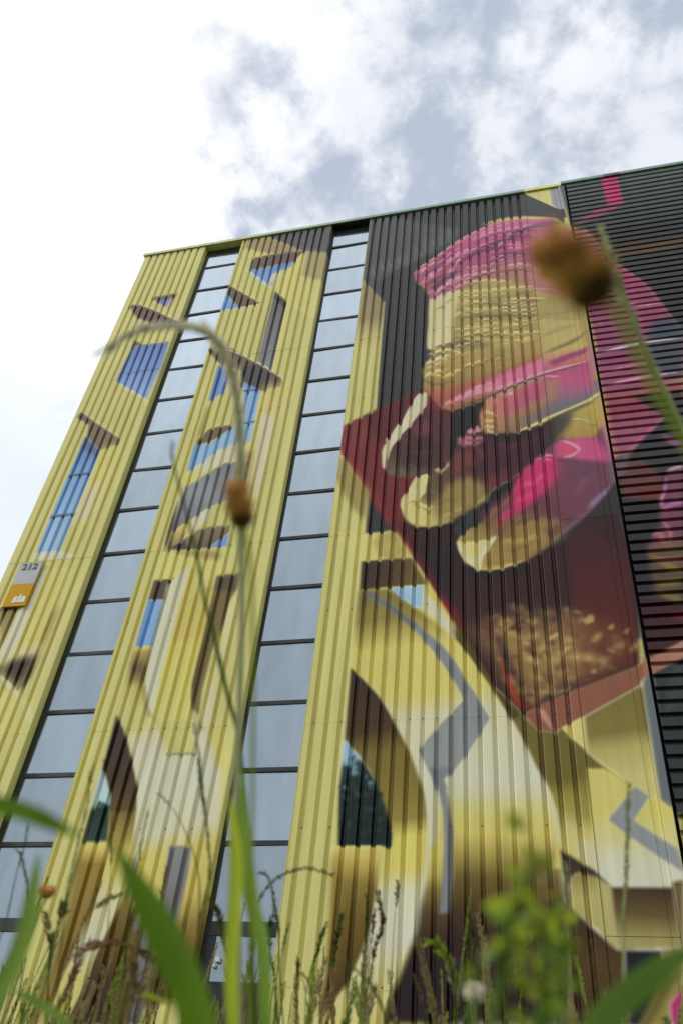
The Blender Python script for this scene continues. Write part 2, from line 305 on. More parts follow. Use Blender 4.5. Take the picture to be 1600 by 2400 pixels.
((66,66,68),12,1.0,0,[-322,1860,15,1851,52,1763,16,1849,87,1752,92,1746,96,1724,94,1659,158,1315,104,658,-31,701,-172,789,-222,880,-266,878,-267,962,-270,1112,-267,1170,-270,1352,-268,1238,-271,1496,-321,1591]),
((88,88,90),60,0.8,0,[-322,1840,-277,1840,-114,1731,-135,1697,-217,1630,-276,1597,-290,1564,-271,1496,-321,1591]),
((118,118,120),20,0.5,0,[-315,1630,-311,1620,-309,1611,-307,1605,-306,1598,-306,1598,-310,1604,-312,1610,-314,1620,-316,1630]),
((118,118,120),20,0.5,0,[-309,1633,-305,1624,-303,1616,-301,1610,-300,1604,-301,1604,-304,1609,-306,1615,-308,1624,-309,1633]),
((118,118,120),20,0.5,0,[-308,1648,-301,1626,-295,1606,-291,1591,-288,1578,-289,1578,-295,1590,-299,1605,-305,1625,-309,1647]),
((118,118,120),20,0.5,0,[-301,1655,-295,1638,-291,1622,-287,1610,-285,1599,-285,1599,-290,1609,-293,1621,-298,1637,-301,1655]),
((118,118,120),20,0.5,0,[-291,1644,-287,1635,-285,1626,-283,1619,-282,1613,-282,1613,-285,1618,-287,1625,-290,1634,-291,1644]),
((118,118,120),20,0.5,0,[-290,1658,-282,1636,-277,1616,-272,1601,-270,1587,-270,1587,-276,1599,-281,1615,-287,1635,-291,1658]),
((118,118,120),20,0.5,0,[-278,1643,-274,1632,-272,1621,-269,1614,-268,1606,-269,1606,-272,1613,-274,1620,-277,1631,-279,1643]),
((118,118,120),20,0.5,0,[-277,1668,-270,1647,-265,1628,-261,1614,-259,1601,-259,1601,-265,1612,-269,1627,-274,1646,-278,1667]),
((118,118,120),20,0.5,0,[-265,1644,-261,1635,-259,1626,-257,1620,-257,1614,-257,1614,-261,1619,-263,1626,-265,1634,-266,1644]),
((118,118,120),20,0.5,0,[-263,1666,-258,1649,-254,1633,-250,1622,-248,1612,-248,1611,-253,1621,-256,1633,-260,1648,-263,1666]),
((118,118,120),20,0.5,0,[-253,1659,-249,1650,-247,1641,-245,1634,-245,1628,-246,1627,-249,1633,-251,1639,-254,1648,-254,1658]),
((118,118,120),20,0.5,0,[-251,1670,-245,1653,-241,1637,-238,1625,-236,1614,-236,1614,-240,1624,-244,1636,-248,1652,-251,1670]),
((118,118,120),20,0.5,0,[-244,1674,-238,1656,-234,1640,-231,1627,-229,1616,-230,1616,-235,1626,-238,1638,-243,1655,-245,1674]),
((118,118,120),20,0.5,0,[-238,1676,-233,1659,-229,1644,-225,1632,-224,1622,-224,1622,-228,1631,-232,1643,-236,1659,-238,1676]),
((118,118,120),20,0.5,0,[-231,1682,-226,1666,-223,1652,-220,1641,-218,1631,-219,1631,-222,1640,-225,1651,-229,1666,-232,1682]),
((118,118,120),20,0.5,0,[-228,1704,-222,1681,-217,1660,-213,1645,-210,1631,-210,1631,-215,1644,-219,1660,-224,1681,-229,1704]),
((118,118,120),20,0.5,0,[-221,1706,-215,1686,-211,1668,-207,1655,-205,1643,-206,1643,-210,1655,-214,1668,-218,1686,-221,1706]),
((118,118,120),20,0.5,0,[-213,1694,-208,1678,-204,1663,-201,1652,-200,1641,-200,1641,-204,1651,-207,1662,-211,1677,-213,1694]),
((118,118,120),20,0.5,0,[-204,1680,-200,1668,-198,1658,-196,1650,-195,1642,-196,1642,-199,1649,-201,1657,-203,1668,-205,1680]),
((118,118,120),20,0.5,0,[-202,1713,-196,1694,-192,1676,-189,1662,-187,1650,-187,1650,-191,1662,-195,1675,-199,1693,-202,1713]),
((118,118,120),20,0.5,0,[-196,1718,-190,1696,-186,1676,-182,1662,-180,1648,-180,1648,-185,1661,-189,1676,-193,1696,-197,1718]),
((118,118,120),20,0.5,0,[-191,1723,-185,1698,-180,1676,-176,1659,-173,1644,-173,1644,-178,1659,-182,1675,-187,1698,-192,1723]),
((118,118,120),20,0.5,0,[-180,1712,-175,1700,-173,1689,-171,1680,-171,1672,-171,1672,-175,1679,-177,1688,-180,1699,-180,1712]),
((118,118,120),20,0.5,0,[-174,1705,-170,1693,-167,1682,-165,1673,-164,1665,-165,1665,-168,1672,-170,1681,-173,1692,-174,1705]),
((118,118,120),20,0.5,0,[-169,1725,-165,1708,-162,1693,-159,1682,-157,1672,-157,1672,-161,1681,-164,1692,-167,1708,-169,1725]),
((118,118,120),20,0.5,0,[-166,1734,-159,1710,-154,1687,-150,1671,-148,1656,-149,1655,-154,1669,-158,1686,-163,1709,-166,1734]),
((118,118,120),20,0.5,0,[-160,1739,-154,1713,-149,1689,-145,1672,-142,1657,-142,1657,-147,1672,-151,1689,-156,1713,-160,1739]),
((118,118,120),20,0.5,0,[-154,1751,-147,1725,-142,1701,-138,1684,-135,1668,-136,1668,-142,1683,-146,1700,-151,1725,-154,1751]),
((118,118,120),20,0.5,0,[-147,1752,-140,1726,-136,1702,-132,1685,-129,1670,-130,1670,-135,1684,-139,1702,-144,1725,-148,1752]),
((118,118,120),20,0.5,0,[-136,1724,-132,1711,-130,1698,-128,1689,-127,1680,-127,1680,-130,1688,-132,1698,-135,1710,-137,1724]),
(([-300,1555],[-298,1391],[(0.0,(138,124,90)),(0.64,(142,128,92)),(1.0,(172,164,112))]),20,1.0,0,[-321,1591,-271,1496,-275,1350,-321,1370,-321,1479]),
(([-302,1374],[-291,1154],[(0.0,(178,172,114)),(1.0,(172,166,108))]),6,0.3,0,[-322,1378,-271,1367,-267,1170,-322,1136]),
((206,196,128),12,1.0,0,[17,1863,88,1860,87,1752,17,1847]),
((140,142,152),12,1.0,0,[75,1856,104,1858,106,1741,87,1752,75,1777]),
((74,74,76),12,1.0,0,[16,1849,87,1752,100,1743,101,1706,60,1726,13,1738]),
(([224,1863],[190,1578],[(0.0,(92,97,99)),(0.497,(82,85,87)),(1.0,(62,63,64))]),12,1.0,0,[97,1860,354,1863,297,1516,162,1556,107,1634]),
((68,68,69),12,1.0,0,[102,1635,317,1641,120,435,106,435,111,779,109,1346]),
(([-66,1563],[-70,1396],[(0.0,(164,150,96)),(1.0,(152,136,86))]),15,1.0,0,[-214,1586,-202,1609,-173,1635,-139,1675,-111,1700,-83,1718,-52,1735,-18,1741,18,1739,44,1733,82,1715,100,1679,110,1662,133,1652,143,1623,154,1578,167,1535,191,1485,210,1448,226,1395,241,1340,252,1297,258,1280,230,1111,195,1065,166,1032,133,994,115,990,104,935,71,891,23,846,-22,806,-24,803,-56,792,-77,788,-96,790,-115,805,-123,829,-127,846,-123,855,-85,883,-82,1144,-137,1141,-181,1158,-179,1182,-185,1203,-187,1220,-186,1237,-191,1266,-184,1280,-172,1304,-180,1346,-181,1327,-181,1370,-178,1406,-180,1433,-180,1497,-191,1526,-208,1554]),
(([-80,1720],[-83,1544],[(0.0,(182,100,140)),(0.491,(170,72,122)),(1.0,(160,96,104))]),20,1.0,0,[-214,1586,-202,1609,-173,1635,-139,1675,-111,1700,-83,1718,-52,1735,-18,1741,18,1739,78,1716,58,1450,21,1475,-20,1515,-67,1523,-120,1501,-148,1491,-175,1458,-180,1497,-191,1526,-208,1554]),
((156,120,92),70,0.85,0,[-116,1524,-67,1557,-21,1574,20,1557,63,1516,58,1450,21,1475,-21,1498,-67,1522,-120,1501]),
((190,168,112),30,0.9,0,[-73,1739,-53,1746,-31,1751,-7,1749,20,1744,49,1732,78,1717,78,1716,46,1724,17,1732,-8,1738,-31,1739,-52,1739,-72,1737]),
((196,150,128),20,0.8,0,[-214,1586,-207,1599,-198,1613,-179,1632,-158,1653,-136,1676,-113,1698,-82,1719,-53,1735,-32,1738,-14,1738,-14,1737,-32,1736,-51,1731,-80,1715,-110,1694,-133,1672,-154,1649,-176,1628,-195,1611,-206,1598,-214,1586]),
((92,66,96),14,0.95,0,[-152,1588,-135,1609,-117,1629,-97,1642,-76,1650,-55,1657,-36,1663,-21,1676,-5,1689,10,1697,28,1699,51,1696,76,1691,76,1690,51,1693,28,1693,13,1689,0,1682,-15,1670,-32,1656,-52,1648,-73,1642,-93,1634,-113,1624,-133,1607,-151,1587]),
((96,70,92),14,0.95,0,[-162,1536,-146,1554,-130,1571,-113,1578,-96,1581,-81,1583,-67,1585,-53,1591,-38,1598,-25,1602,-6,1600,28,1589,68,1574,67,1573,27,1586,-8,1596,-24,1595,-35,1591,-50,1584,-65,1578,-80,1575,-95,1574,-111,1571,-127,1566,-144,1553,-161,1535]),
((110,60,84),14,0.95,0,[-174,1498,-168,1522,-157,1542,-144,1552,-129,1557,-128,1556,-140,1547,-152,1538,-162,1519,-173,1498]),
((110,76,104),14,0.95,0,[-81,1642,-54,1642,-33,1642,-23,1655,-14,1673,-13,1673,-18,1652,-30,1637,-55,1635,-81,1641]),
((120,60,96),14,0.95,0,[-196,1600,-184,1608,-171,1618,-156,1640,-139,1666,-138,1665,-152,1638,-167,1615,-181,1604,-196,1599]),
((202,150,172),14,0.95,0,[-149,1599,-138,1624,-124,1643,-106,1649,-88,1647,-88,1647,-105,1643,-120,1639,-133,1620,-148,1598]),
((206,160,180),14,0.95,0,[-149,1556,-141,1580,-131,1600,-124,1615,-115,1626,-115,1626,-119,1612,-126,1598,-135,1577,-148,1556]),
((200,150,176),14,0.95,0,[-172,1568,-162,1591,-150,1612,-137,1628,-122,1641,-122,1641,-134,1626,-147,1610,-159,1590,-171,1568]),
((210,178,180),14,0.95,0,[-164,1508,-158,1521,-150,1534,-134,1542,-117,1549,-101,1559,-86,1569,-86,1568,-100,1556,-114,1545,-132,1538,-146,1530,-156,1520,-164,1507]),
((190,150,176),14,0.95,0,[-96,1572,-81,1574,-67,1577,-53,1584,-37,1590,-12,1586,15,1580,15,1579,-12,1584,-36,1586,-52,1581,-66,1574,-81,1572,-96,1571]),
((198,130,164),14,0.95,0,[-55,1622,-39,1651,-22,1676,-11,1691,1,1701,1,1701,-7,1688,-18,1673,-35,1648,-55,1621]),
((206,140,170),14,0.95,0,[-84,1701,-65,1712,-46,1721,-29,1726,-11,1729,-11,1728,-28,1723,-45,1718,-64,1709,-84,1701]),
((210,180,176),14,0.95,0,[-212,1586,-202,1596,-190,1605,-177,1614,-162,1621,-162,1621,-175,1611,-188,1603,-200,1594,-212,1586]),
((196,110,156),14,0.95,0,[-32,1634,-16,1642,2,1645,19,1640,34,1630,34,1629,17,1635,2,1640,-14,1637,-32,1633]),
((205,140,168),14,0.95,0,[-189,1567,-185,1576,-176,1579,-174,1569,-176,1558,-177,1558,-180,1568,-180,1574,-181,1571,-188,1567]),
((212,150,178),12,0.8,0,[-202,1582,-201,1584,-200,1588,-197,1594,-192,1603,-185,1611,-178,1619,-169,1624,-160,1629,-160,1629,-168,1622,-175,1616,-182,1608,-188,1600,-193,1592,-197,1586,-200,1583,-202,1581]),
((112,50,88),12,0.5,0,[-202,1576,-201,1578,-200,1582,-196,1588,-191,1597,-184,1605,-177,1613,-168,1618,-160,1623,-160,1623,-168,1617,-175,1610,-182,1603,-189,1595,-194,1587,-197,1580,-200,1578,-201,1576]),
((130,54,96),12,0.8,0,[-180,1503,-180,1506,-177,1507,-174,1502,-172,1496,-170,1489,-168,1484,-169,1483,-168,1483,-168,1483,-169,1481,-172,1482,-174,1488,-176,1495,-178,1501,-180,1505,-178,1505,-180,1503]),
((112,50,88),12,0.5,0,[-180,1498,-180,1500,-177,1502,-175,1497,-173,1491,-171,1484,-169,1478,-169,1478,-168,1478,-168,1478,-169,1476,-172,1477,-174,1483,-176,1490,-178,1496,-179,1500,-178,1500,-180,1497]),
((112,50,88),12,0.8,0,[-93,1668,-74,1682,-56,1693,-36,1698,-18,1698,1,1696,17,1691,30,1684,42,1677,42,1676,29,1681,16,1686,-1,1690,-18,1693,-36,1692,-54,1688,-73,1679,-92,1668]),
((112,50,88),12,0.5,0,[-93,1662,-74,1675,-56,1686,-36,1691,-18,1691,0,1689,17,1684,30,1677,41,1671,41,1670,29,1676,16,1681,-1,1686,-18,1688,-36,1688,-55,1684,-73,1674,-92,1662]),
((112,50,88),12,0.8,0,[-153,1531,-146,1538,-140,1546,-132,1555,-125,1563,-118,1568,-110,1573,-98,1576,-85,1580,-85,1580,-97,1575,-108,1569,-116,1565,-122,1560,-130,1552,-137,1544,-145,1537,-153,1530]),
((206,140,170),12,0.5,0,[-153,1526,-146,1533,-140,1540,-132,1549,-125,1557,-118,1562,-110,1567,-98,1571,-85,1575,-85,1574,-97,1569,-108,1564,-116,1560,-123,1555,-130,1547,-137,1538,-145,1532,-153,1525]),
((212,150,178),12,0.8,0,[-99,1685,-86,1693,-70,1701,-49,1705,-27,1707,-8,1708,9,1708,22,1707,34,1707,34,1706,22,1704,10,1702,-7,1702,-27,1701,-48,1699,-69,1695,-84,1691,-98,1684]),
((206,140,170),12,0.5,0,[-99,1679,-85,1687,-70,1694,-49,1698,-27,1700,-8,1701,9,1701,22,1701,34,1700,34,1700,22,1699,9,1698,-8,1698,-27,1697,-49,1695,-69,1691,-85,1685,-98,1678]),
((98,62,88),12,0.8,0,[-178,1520,-176,1525,-175,1530,-171,1535,-167,1538,-163,1538,-162,1537,-159,1537,-154,1539,-154,1539,-158,1535,-161,1531,-165,1532,-164,1533,-167,1531,-170,1527,-174,1524,-177,1520]),
((112,50,88),12,0.5,0,[-178,1515,-176,1520,-174,1524,-170,1528,-166,1532,-163,1531,-162,1530,-159,1532,-154,1534,-154,1534,-158,1530,-162,1527,-164,1528,-165,1529,-168,1526,-171,1522,-174,1519,-178,1515]),
((130,54,96),12,0.8,0,[-37,1547,-21,1546,-5,1544,9,1537,20,1529,29,1520,36,1511,44,1500,52,1489,52,1489,42,1498,32,1507,25,1517,17,1525,6,1533,-6,1539,-21,1543,-37,1546]),
((206,140,170),12,0.5,0,[-37,1541,-21,1540,-5,1538,8,1531,19,1523,27,1514,35,1505,43,1494,52,1484,51,1484,42,1494,32,1503,25,1512,17,1521,6,1529,-6,1535,-21,1538,-37,1541]),
((206,128,164),12,0.8,0,[-196,1577,-189,1585,-181,1594,-168,1609,-156,1626,-146,1639,-136,1651,-121,1659,-106,1666,-106,1666,-120,1657,-132,1647,-142,1636,-152,1623,-164,1606,-177,1591,-187,1583,-196,1577]),
((112,50,88),12,0.5,0,[-196,1572,-188,1579,-180,1588,-168,1603,-155,1619,-145,1633,-135,1644,-121,1653,-106,1661,-106,1660,-120,1652,-133,1642,-143,1631,-152,1618,-165,1601,-178,1586,-187,1578,-196,1571]),
((130,54,96),12,0.8,0,[-194,1584,-191,1587,-188,1591,-182,1596,-175,1601,-170,1605,-165,1610,-157,1617,-149,1626,-148,1626,-155,1616,-162,1607,-167,1601,-172,1597,-179,1592,-186,1588,-190,1586,-193,1584]),
((112,50,88),12,0.5,0,[-193,1578,-191,1581,-188,1585,-181,1590,-174,1594,-170,1598,-164,1604,-157,1611,-149,1620,-148,1620,-156,1610,-162,1602,-168,1596,-173,1592,-180,1587,-186,1583,-190,1580,-193,1578]),
((220,178,192),12,0.8,0,[-168,1489,-166,1488,-165,1489,-163,1492,-160,1496,-158,1501,-154,1506,-150,1508,-146,1509,-146,1508,-148,1505,-150,1502,-153,1498,-156,1493,-159,1488,-162,1484,-167,1486,-169,1488]),
((206,140,170),12,0.5,0,[-168,1483,-166,1483,-164,1483,-162,1486,-159,1490,-156,1495,-153,1500,-149,1502,-146,1504,-146,1503,-148,1501,-151,1498,-154,1493,-157,1488,-160,1484,-163,1480,-166,1481,-169,1483]),
((220,178,192),12,0.8,0,[-36,1562,-20,1566,-4,1568,10,1563,22,1555,30,1542,37,1530,42,1521,47,1512,47,1512,40,1519,32,1527,25,1539,17,1550,7,1558,-5,1562,-20,1563,-36,1562]),
((206,140,170),12,0.5,0,[-36,1557,-20,1560,-5,1561,9,1556,20,1548,28,1536,35,1524,41,1515,47,1507,47,1507,40,1514,33,1523,26,1535,18,1546,7,1554,-5,1558,-20,1558,-36,1556]),
((206,128,164),12,0.8,0,[-100,1531,-95,1539,-89,1547,-78,1553,-66,1557,-56,1553,-47,1548,-37,1542,-27,1536,-27,1535,-38,1540,-48,1544,-57,1550,-66,1553,-76,1550,-87,1544,-94,1538,-100,1530]),
((206,140,170),12,0.5,0,[-100,1526,-95,1534,-89,1542,-78,1548,-66,1551,-56,1548,-47,1542,-37,1536,-27,1530,-27,1530,-38,1535,-49,1540,-57,1545,-66,1548,-77,1545,-87,1539,-94,1533,-100,1525]),
((212,150,178),12,0.8,0,[-31,1638,-21,1634,-10,1631,-1,1628,7,1627,14,1628,21,1630,27,1627,32,1625,32,1624,27,1624,22,1623,15,1622,7,1620,-3,1622,-13,1625,-22,1631,-32,1638]),
((206,140,170),12,0.5,0,[-31,1632,-21,1628,-11,1624,-2,1621,6,1619,14,1621,21,1623,27,1621,32,1619,32,1619,26,1620,21,1620,14,1618,6,1616,-3,1618,-12,1621,-22,1626,-32,1632]),
((212,150,178),12,0.8,0,[-135,1554,-128,1565,-121,1576,-112,1580,-104,1582,-95,1583,-85,1583,-70,1585,-54,1588,-54,1588,-70,1583,-84,1579,-95,1578,-103,1578,-111,1576,-118,1572,-126,1564,-135,1553]),
((206,140,170),12,0.5,0,[-135,1548,-128,1560,-120,1570,-112,1574,-104,1576,-95,1577,-85,1577,-70,1580,-54,1583,-54,1582,-70,1578,-85,1574,-95,1574,-103,1573,-111,1571,-118,1567,-127,1559,-135,1548]),
((98,62,88),12,0.8,0,[-81,1643,-69,1652,-58,1660,-50,1664,-39,1666,-24,1663,-10,1659,0,1654,8,1649,7,1648,-1,1652,-11,1655,-25,1659,-40,1661,-48,1660,-56,1656,-68,1650,-80,1642]),
((206,140,170),12,0.5,0,[-81,1637,-69,1646,-58,1653,-50,1658,-40,1659,-25,1657,-10,1652,-1,1648,7,1643,7,1643,-1,1646,-11,1650,-25,1654,-40,1656,-49,1655,-57,1651,-68,1644,-80,1637]),
((98,62,88),12,0.8,0,[-184,1526,-178,1529,-172,1534,-165,1543,-157,1555,-150,1564,-141,1572,-130,1578,-119,1583,-119,1582,-129,1576,-138,1568,-146,1561,-153,1552,-161,1540,-169,1530,-177,1527,-184,1526]),
((112,50,88),12,0.5,0,[-184,1521,-178,1523,-172,1528,-164,1538,-156,1549,-149,1558,-140,1566,-130,1572,-119,1577,-119,1577,-129,1571,-139,1564,-147,1556,-154,1547,-162,1536,-170,1526,-177,1522,-183,1520]),
((112,50,88),12,0.8,0,[-108,1621,-99,1626,-89,1632,-75,1633,-59,1633,-46,1634,-32,1635,-17,1636,-2,1639,-1,1638,-16,1633,-31,1629,-45,1627,-59,1627,-74,1626,-88,1625,-98,1623,-107,1620]),
((206,140,170),12,0.5,0,[-108,1615,-99,1620,-89,1624,-75,1626,-60,1626,-46,1626,-32,1628,-17,1630,-2,1633,-2,1633,-17,1628,-31,1625,-45,1624,-59,1623,-74,1623,-88,1621,-98,1619,-107,1615]),
((98,62,88),12,0.8,0,[-62,1599,-53,1605,-44,1611,-34,1614,-22,1613,-7,1607,7,1600,14,1593,20,1586,20,1586,13,1591,4,1596,-9,1603,-23,1608,-33,1609,-42,1606,-52,1603,-62,1598]),
((206,140,170),12,0.5,0,[-62,1593,-53,1599,-44,1604,-34,1607,-23,1607,-8,1601,6,1594,14,1587,20,1581,19,1580,13,1586,5,1591,-9,1598,-23,1604,-34,1604,-43,1601,-52,1598,-62,1593]),
((112,50,88),12,0.8,0,[-173,1512,-169,1515,-166,1518,-162,1526,-159,1535,-153,1544,-147,1552,-142,1552,-138,1549,-139,1548,-142,1550,-144,1548,-150,1542,-155,1533,-159,1524,-162,1516,-168,1513,-173,1512]),
((206,140,170),12,0.5,0,[-173,1507,-169,1509,-165,1513,-162,1520,-158,1529,-152,1539,-147,1546,-142,1546,-138,1544,-139,1543,-142,1544,-145,1544,-150,1537,-156,1528,-159,1519,-163,1511,-168,1508,-173,1506]),
((206,128,164),12,0.8,0,[-144,1518,-140,1521,-135,1525,-129,1532,-121,1541,-111,1550,-100,1557,-90,1559,-80,1560,-80,1559,-89,1557,-98,1553,-108,1546,-118,1538,-126,1529,-133,1522,-138,1519,-143,1517]),
((112,50,88),12,0.5,0,[-143,1512,-139,1515,-135,1519,-129,1526,-121,1535,-111,1544,-100,1551,-90,1553,-80,1554,-80,1554,-89,1552,-98,1548,-109,1542,-119,1533,-126,1524,-133,1517,-139,1514,-143,1512]),
((112,50,88),12,0.8,0,[-163,1480,-160,1487,-157,1494,-154,1502,-150,1510,-145,1515,-139,1517,-135,1514,-133,1511,-134,1510,-137,1512,-139,1512,-143,1511,-147,1507,-150,1500,-153,1492,-158,1486,-163,1480]),
((112,50,88),12,0.5,0,[-163,1475,-159,1482,-156,1488,-153,1496,-150,1504,-145,1509,-139,1511,-136,1509,-133,1505,-134,1505,-136,1507,-139,1508,-143,1506,-147,1502,-150,1495,-153,1487,-158,1481,-163,1475]),
((98,62,88),12,0.8,0,[-77,1604,-65,1608,-53,1612,-38,1611,-22,1608,-3,1602,14,1597,24,1591,31,1586,31,1586,23,1590,13,1593,-4,1598,-23,1604,-39,1607,-53,1608,-65,1606,-77,1603]),
((206,140,170),12,0.5,0,[-77,1598,-65,1602,-53,1606,-39,1605,-23,1602,-4,1596,14,1591,24,1586,31,1581,31,1581,23,1584,13,1588,-5,1594,-24,1598,-39,1602,-53,1603,-65,1601,-77,1598]),
((220,178,192),12,0.8,0,[-115,1531,-108,1539,-101,1547,-92,1553,-81,1556,-69,1556,-56,1554,-42,1549,-26,1545,-26,1544,-42,1546,-58,1548,-70,1550,-80,1551,-89,1548,-98,1542,-107,1537,-115,1531]),
((112,50,88),12,0.5,0,[-115,1526,-108,1534,-100,1541,-91,1546,-81,1550,-70,1549,-57,1547,-42,1543,-26,1540,-27,1539,-42,1542,-57,1544,-70,1546,-80,1547,-90,1544,-99,1538,-107,1532,-115,1526]),
((206,128,164),12,0.8,0,[-185,1522,-181,1516,-176,1512,-174,1509,-172,1509,-169,1512,-165,1518,-157,1526,-149,1535,-148,1535,-155,1524,-161,1515,-166,1508,-171,1504,-176,1505,-180,1509,-183,1515,-186,1522]),
((206,140,170),12,0.5,0,[-185,1517,-181,1511,-177,1506,-174,1503,-172,1503,-169,1506,-164,1512,-156,1520,-149,1530,-148,1530,-155,1519,-161,1510,-166,1504,-171,1500,-176,1501,-179,1504,-182,1510,-186,1516]),
((112,50,88),12,0.8,0,[-94,1541,-87,1540,-81,1541,-79,1541,-75,1543,-67,1547,-58,1551,-48,1550,-37,1548,-37,1548,-48,1548,-57,1547,-66,1544,-73,1540,-77,1538,-81,1537,-87,1538,-94,1540]),
((206,140,170),12,0.5,0,[-94,1535,-87,1535,-81,1535,-78,1536,-75,1538,-67,1542,-58,1545,-48,1544,-37,1543,-37,1542,-48,1543,-57,1542,-66,1539,-73,1535,-77,1533,-81,1532,-88,1533,-94,1535]),
((206,128,164),12,0.8,0,[-197,1549,-196,1550,-194,1552,-192,1556,-189,1562,-184,1569,-179,1574,-174,1575,-169,1575,-169,1575,-173,1573,-177,1571,-182,1566,-186,1560,-189,1555,-192,1550,-195,1549,-197,1548]),
((206,140,170),12,0.5,0,[-197,1544,-195,1545,-194,1546,-192,1551,-189,1557,-184,1563,-178,1568,-174,1570,-169,1570,-169,1569,-173,1568,-177,1566,-182,1561,-186,1555,-189,1550,-192,1545,-195,1543,-197,1543]),
((112,50,88),12,0.8,0,[-94,1649,-84,1651,-73,1654,-58,1658,-40,1662,-20,1667,0,1670,15,1666,28,1662,28,1661,14,1664,0,1664,-19,1661,-39,1657,-56,1652,-72,1649,-84,1648,-94,1648]),
((112,50,88),12,0.5,0,[-94,1643,-84,1645,-73,1647,-58,1651,-40,1655,-20,1660,-1,1662,14,1660,28,1656,28,1656,14,1658,-1,1659,-20,1657,-39,1652,-57,1648,-73,1644,-84,1643,-94,1643]),
((212,150,178),12,0.8,0,[-142,1511,-138,1513,-134,1515,-130,1517,-125,1520,-122,1523,-117,1529,-109,1534,-100,1540,-100,1539,-107,1532,-113,1525,-118,1520,-122,1515,-127,1512,-132,1510,-137,1510,-142,1510]),
((206,140,170),12,0.5,0,[-142,1505,-138,1507,-134,1509,-129,1511,-125,1513,-121,1517,-116,1522,-109,1528,-100,1534,-100,1534,-108,1527,-114,1520,-119,1515,-123,1511,-128,1508,-133,1506,-138,1505,-142,1505]),
((112,50,88),12,0.8,0,[-199,1556,-197,1565,-195,1574,-190,1581,-182,1588,-170,1595,-158,1601,-148,1606,-138,1612,-138,1611,-146,1604,-155,1596,-167,1589,-179,1583,-185,1577,-190,1571,-194,1564,-198,1556]),
((206,140,170),12,0.5,0,[-198,1551,-196,1559,-194,1568,-188,1575,-181,1581,-170,1588,-157,1594,-148,1600,-138,1606,-138,1606,-147,1599,-156,1591,-168,1585,-179,1579,-186,1573,-191,1566,-195,1559,-198,1551]),
((112,50,88),12,0.8,0,[-133,1596,-124,1606,-115,1615,-103,1622,-90,1628,-76,1632,-60,1635,-41,1636,-21,1636,-21,1635,-41,1632,-59,1629,-74,1626,-88,1622,-100,1616,-111,1610,-122,1603,-132,1595]),
((112,50,88),12,0.5,0,[-133,1590,-124,1599,-114,1608,-102,1615,-89,1620,-75,1625,-60,1628,-41,1629,-21,1630,-21,1629,-41,1628,-59,1625,-74,1622,-88,1618,-101,1612,-112,1606,-123,1598,-132,1590]),
((130,54,96),12,0.8,0,[-147,1558,-141,1562,-136,1565,-131,1564,-129,1563,-126,1566,-122,1572,-113,1580,-103,1590,-103,1589,-110,1578,-117,1568,-122,1561,-127,1557,-132,1558,-135,1559,-140,1559,-146,1558]),
((206,140,170),12,0.5,0,[-146,1553,-141,1556,-136,1558,-131,1557,-128,1556,-125,1559,-120,1565,-112,1574,-103,1584,-103,1584,-111,1573,-118,1563,-123,1557,-127,1553,-132,1554,-135,1555,-140,1554,-146,1552]),
((212,150,178),12,0.8,0,[-147,1532,-145,1531,-142,1531,-140,1530,-140,1529,-137,1533,-134,1538,-131,1544,-128,1550,-127,1549,-127,1543,-128,1536,-131,1529,-136,1524,-142,1523,-146,1525,-148,1529,-148,1532]),
((112,50,88),12,0.5,0,[-148,1527,-146,1525,-143,1524,-141,1522,-138,1522,-135,1526,-132,1532,-130,1538,-128,1544,-127,1544,-128,1538,-130,1531,-133,1525,-137,1520,-141,1519,-145,1521,-147,1524,-148,1527]),
((130,54,96),12,0.8,0,[-164,1524,-160,1532,-155,1540,-148,1546,-140,1552,-132,1556,-125,1561,-117,1564,-109,1568,-109,1568,-116,1562,-122,1557,-130,1552,-137,1548,-145,1543,-152,1537,-158,1530,-164,1523]),
((206,140,170),12,0.5,0,[-164,1518,-159,1526,-154,1534,-147,1540,-139,1546,-132,1550,-124,1554,-117,1559,-109,1563,-109,1563,-116,1557,-123,1552,-130,1548,-138,1543,-145,1538,-152,1532,-158,1525,-164,1518]),
((98,62,88),12,0.8,0,[-187,1536,-184,1541,-182,1545,-180,1550,-176,1554,-170,1559,-163,1563,-156,1566,-149,1568,-148,1568,-154,1563,-160,1557,-166,1553,-171,1550,-174,1546,-177,1541,-182,1538,-186,1536]),
((112,50,88),12,0.5,0,[-187,1531,-184,1535,-181,1539,-178,1543,-174,1548,-169,1552,-162,1556,-155,1559,-149,1563,-148,1562,-155,1558,-160,1554,-167,1550,-172,1545,-176,1541,-179,1537,-183,1534,-186,1531]),
((220,178,192),12,0.8,0,[-180,1518,-175,1512,-170,1509,-168,1508,-164,1511,-158,1520,-151,1532,-143,1542,-135,1551,-134,1550,-140,1540,-146,1530,-153,1518,-160,1507,-166,1503,-173,1504,-177,1511,-180,1518]),
((112,50,88),12,0.5,0,[-180,1513,-175,1507,-170,1503,-168,1502,-164,1505,-157,1515,-150,1527,-142,1536,-135,1545,-134,1545,-141,1535,-147,1525,-154,1513,-161,1503,-167,1499,-172,1500,-176,1506,-180,1513]),
((206,128,164),12,0.8,0,[-138,1619,-129,1625,-120,1632,-108,1638,-96,1644,-82,1654,-66,1664,-48,1668,-29,1672,-29,1671,-47,1665,-63,1658,-78,1648,-92,1638,-105,1631,-117,1626,-128,1622,-138,1618]),
((112,50,88),12,0.5,0,[-138,1613,-129,1618,-119,1625,-107,1630,-95,1637,-81,1646,-66,1656,-48,1662,-29,1666,-29,1666,-47,1660,-64,1654,-79,1644,-93,1634,-106,1627,-118,1622,-128,1617,-138,1612]),
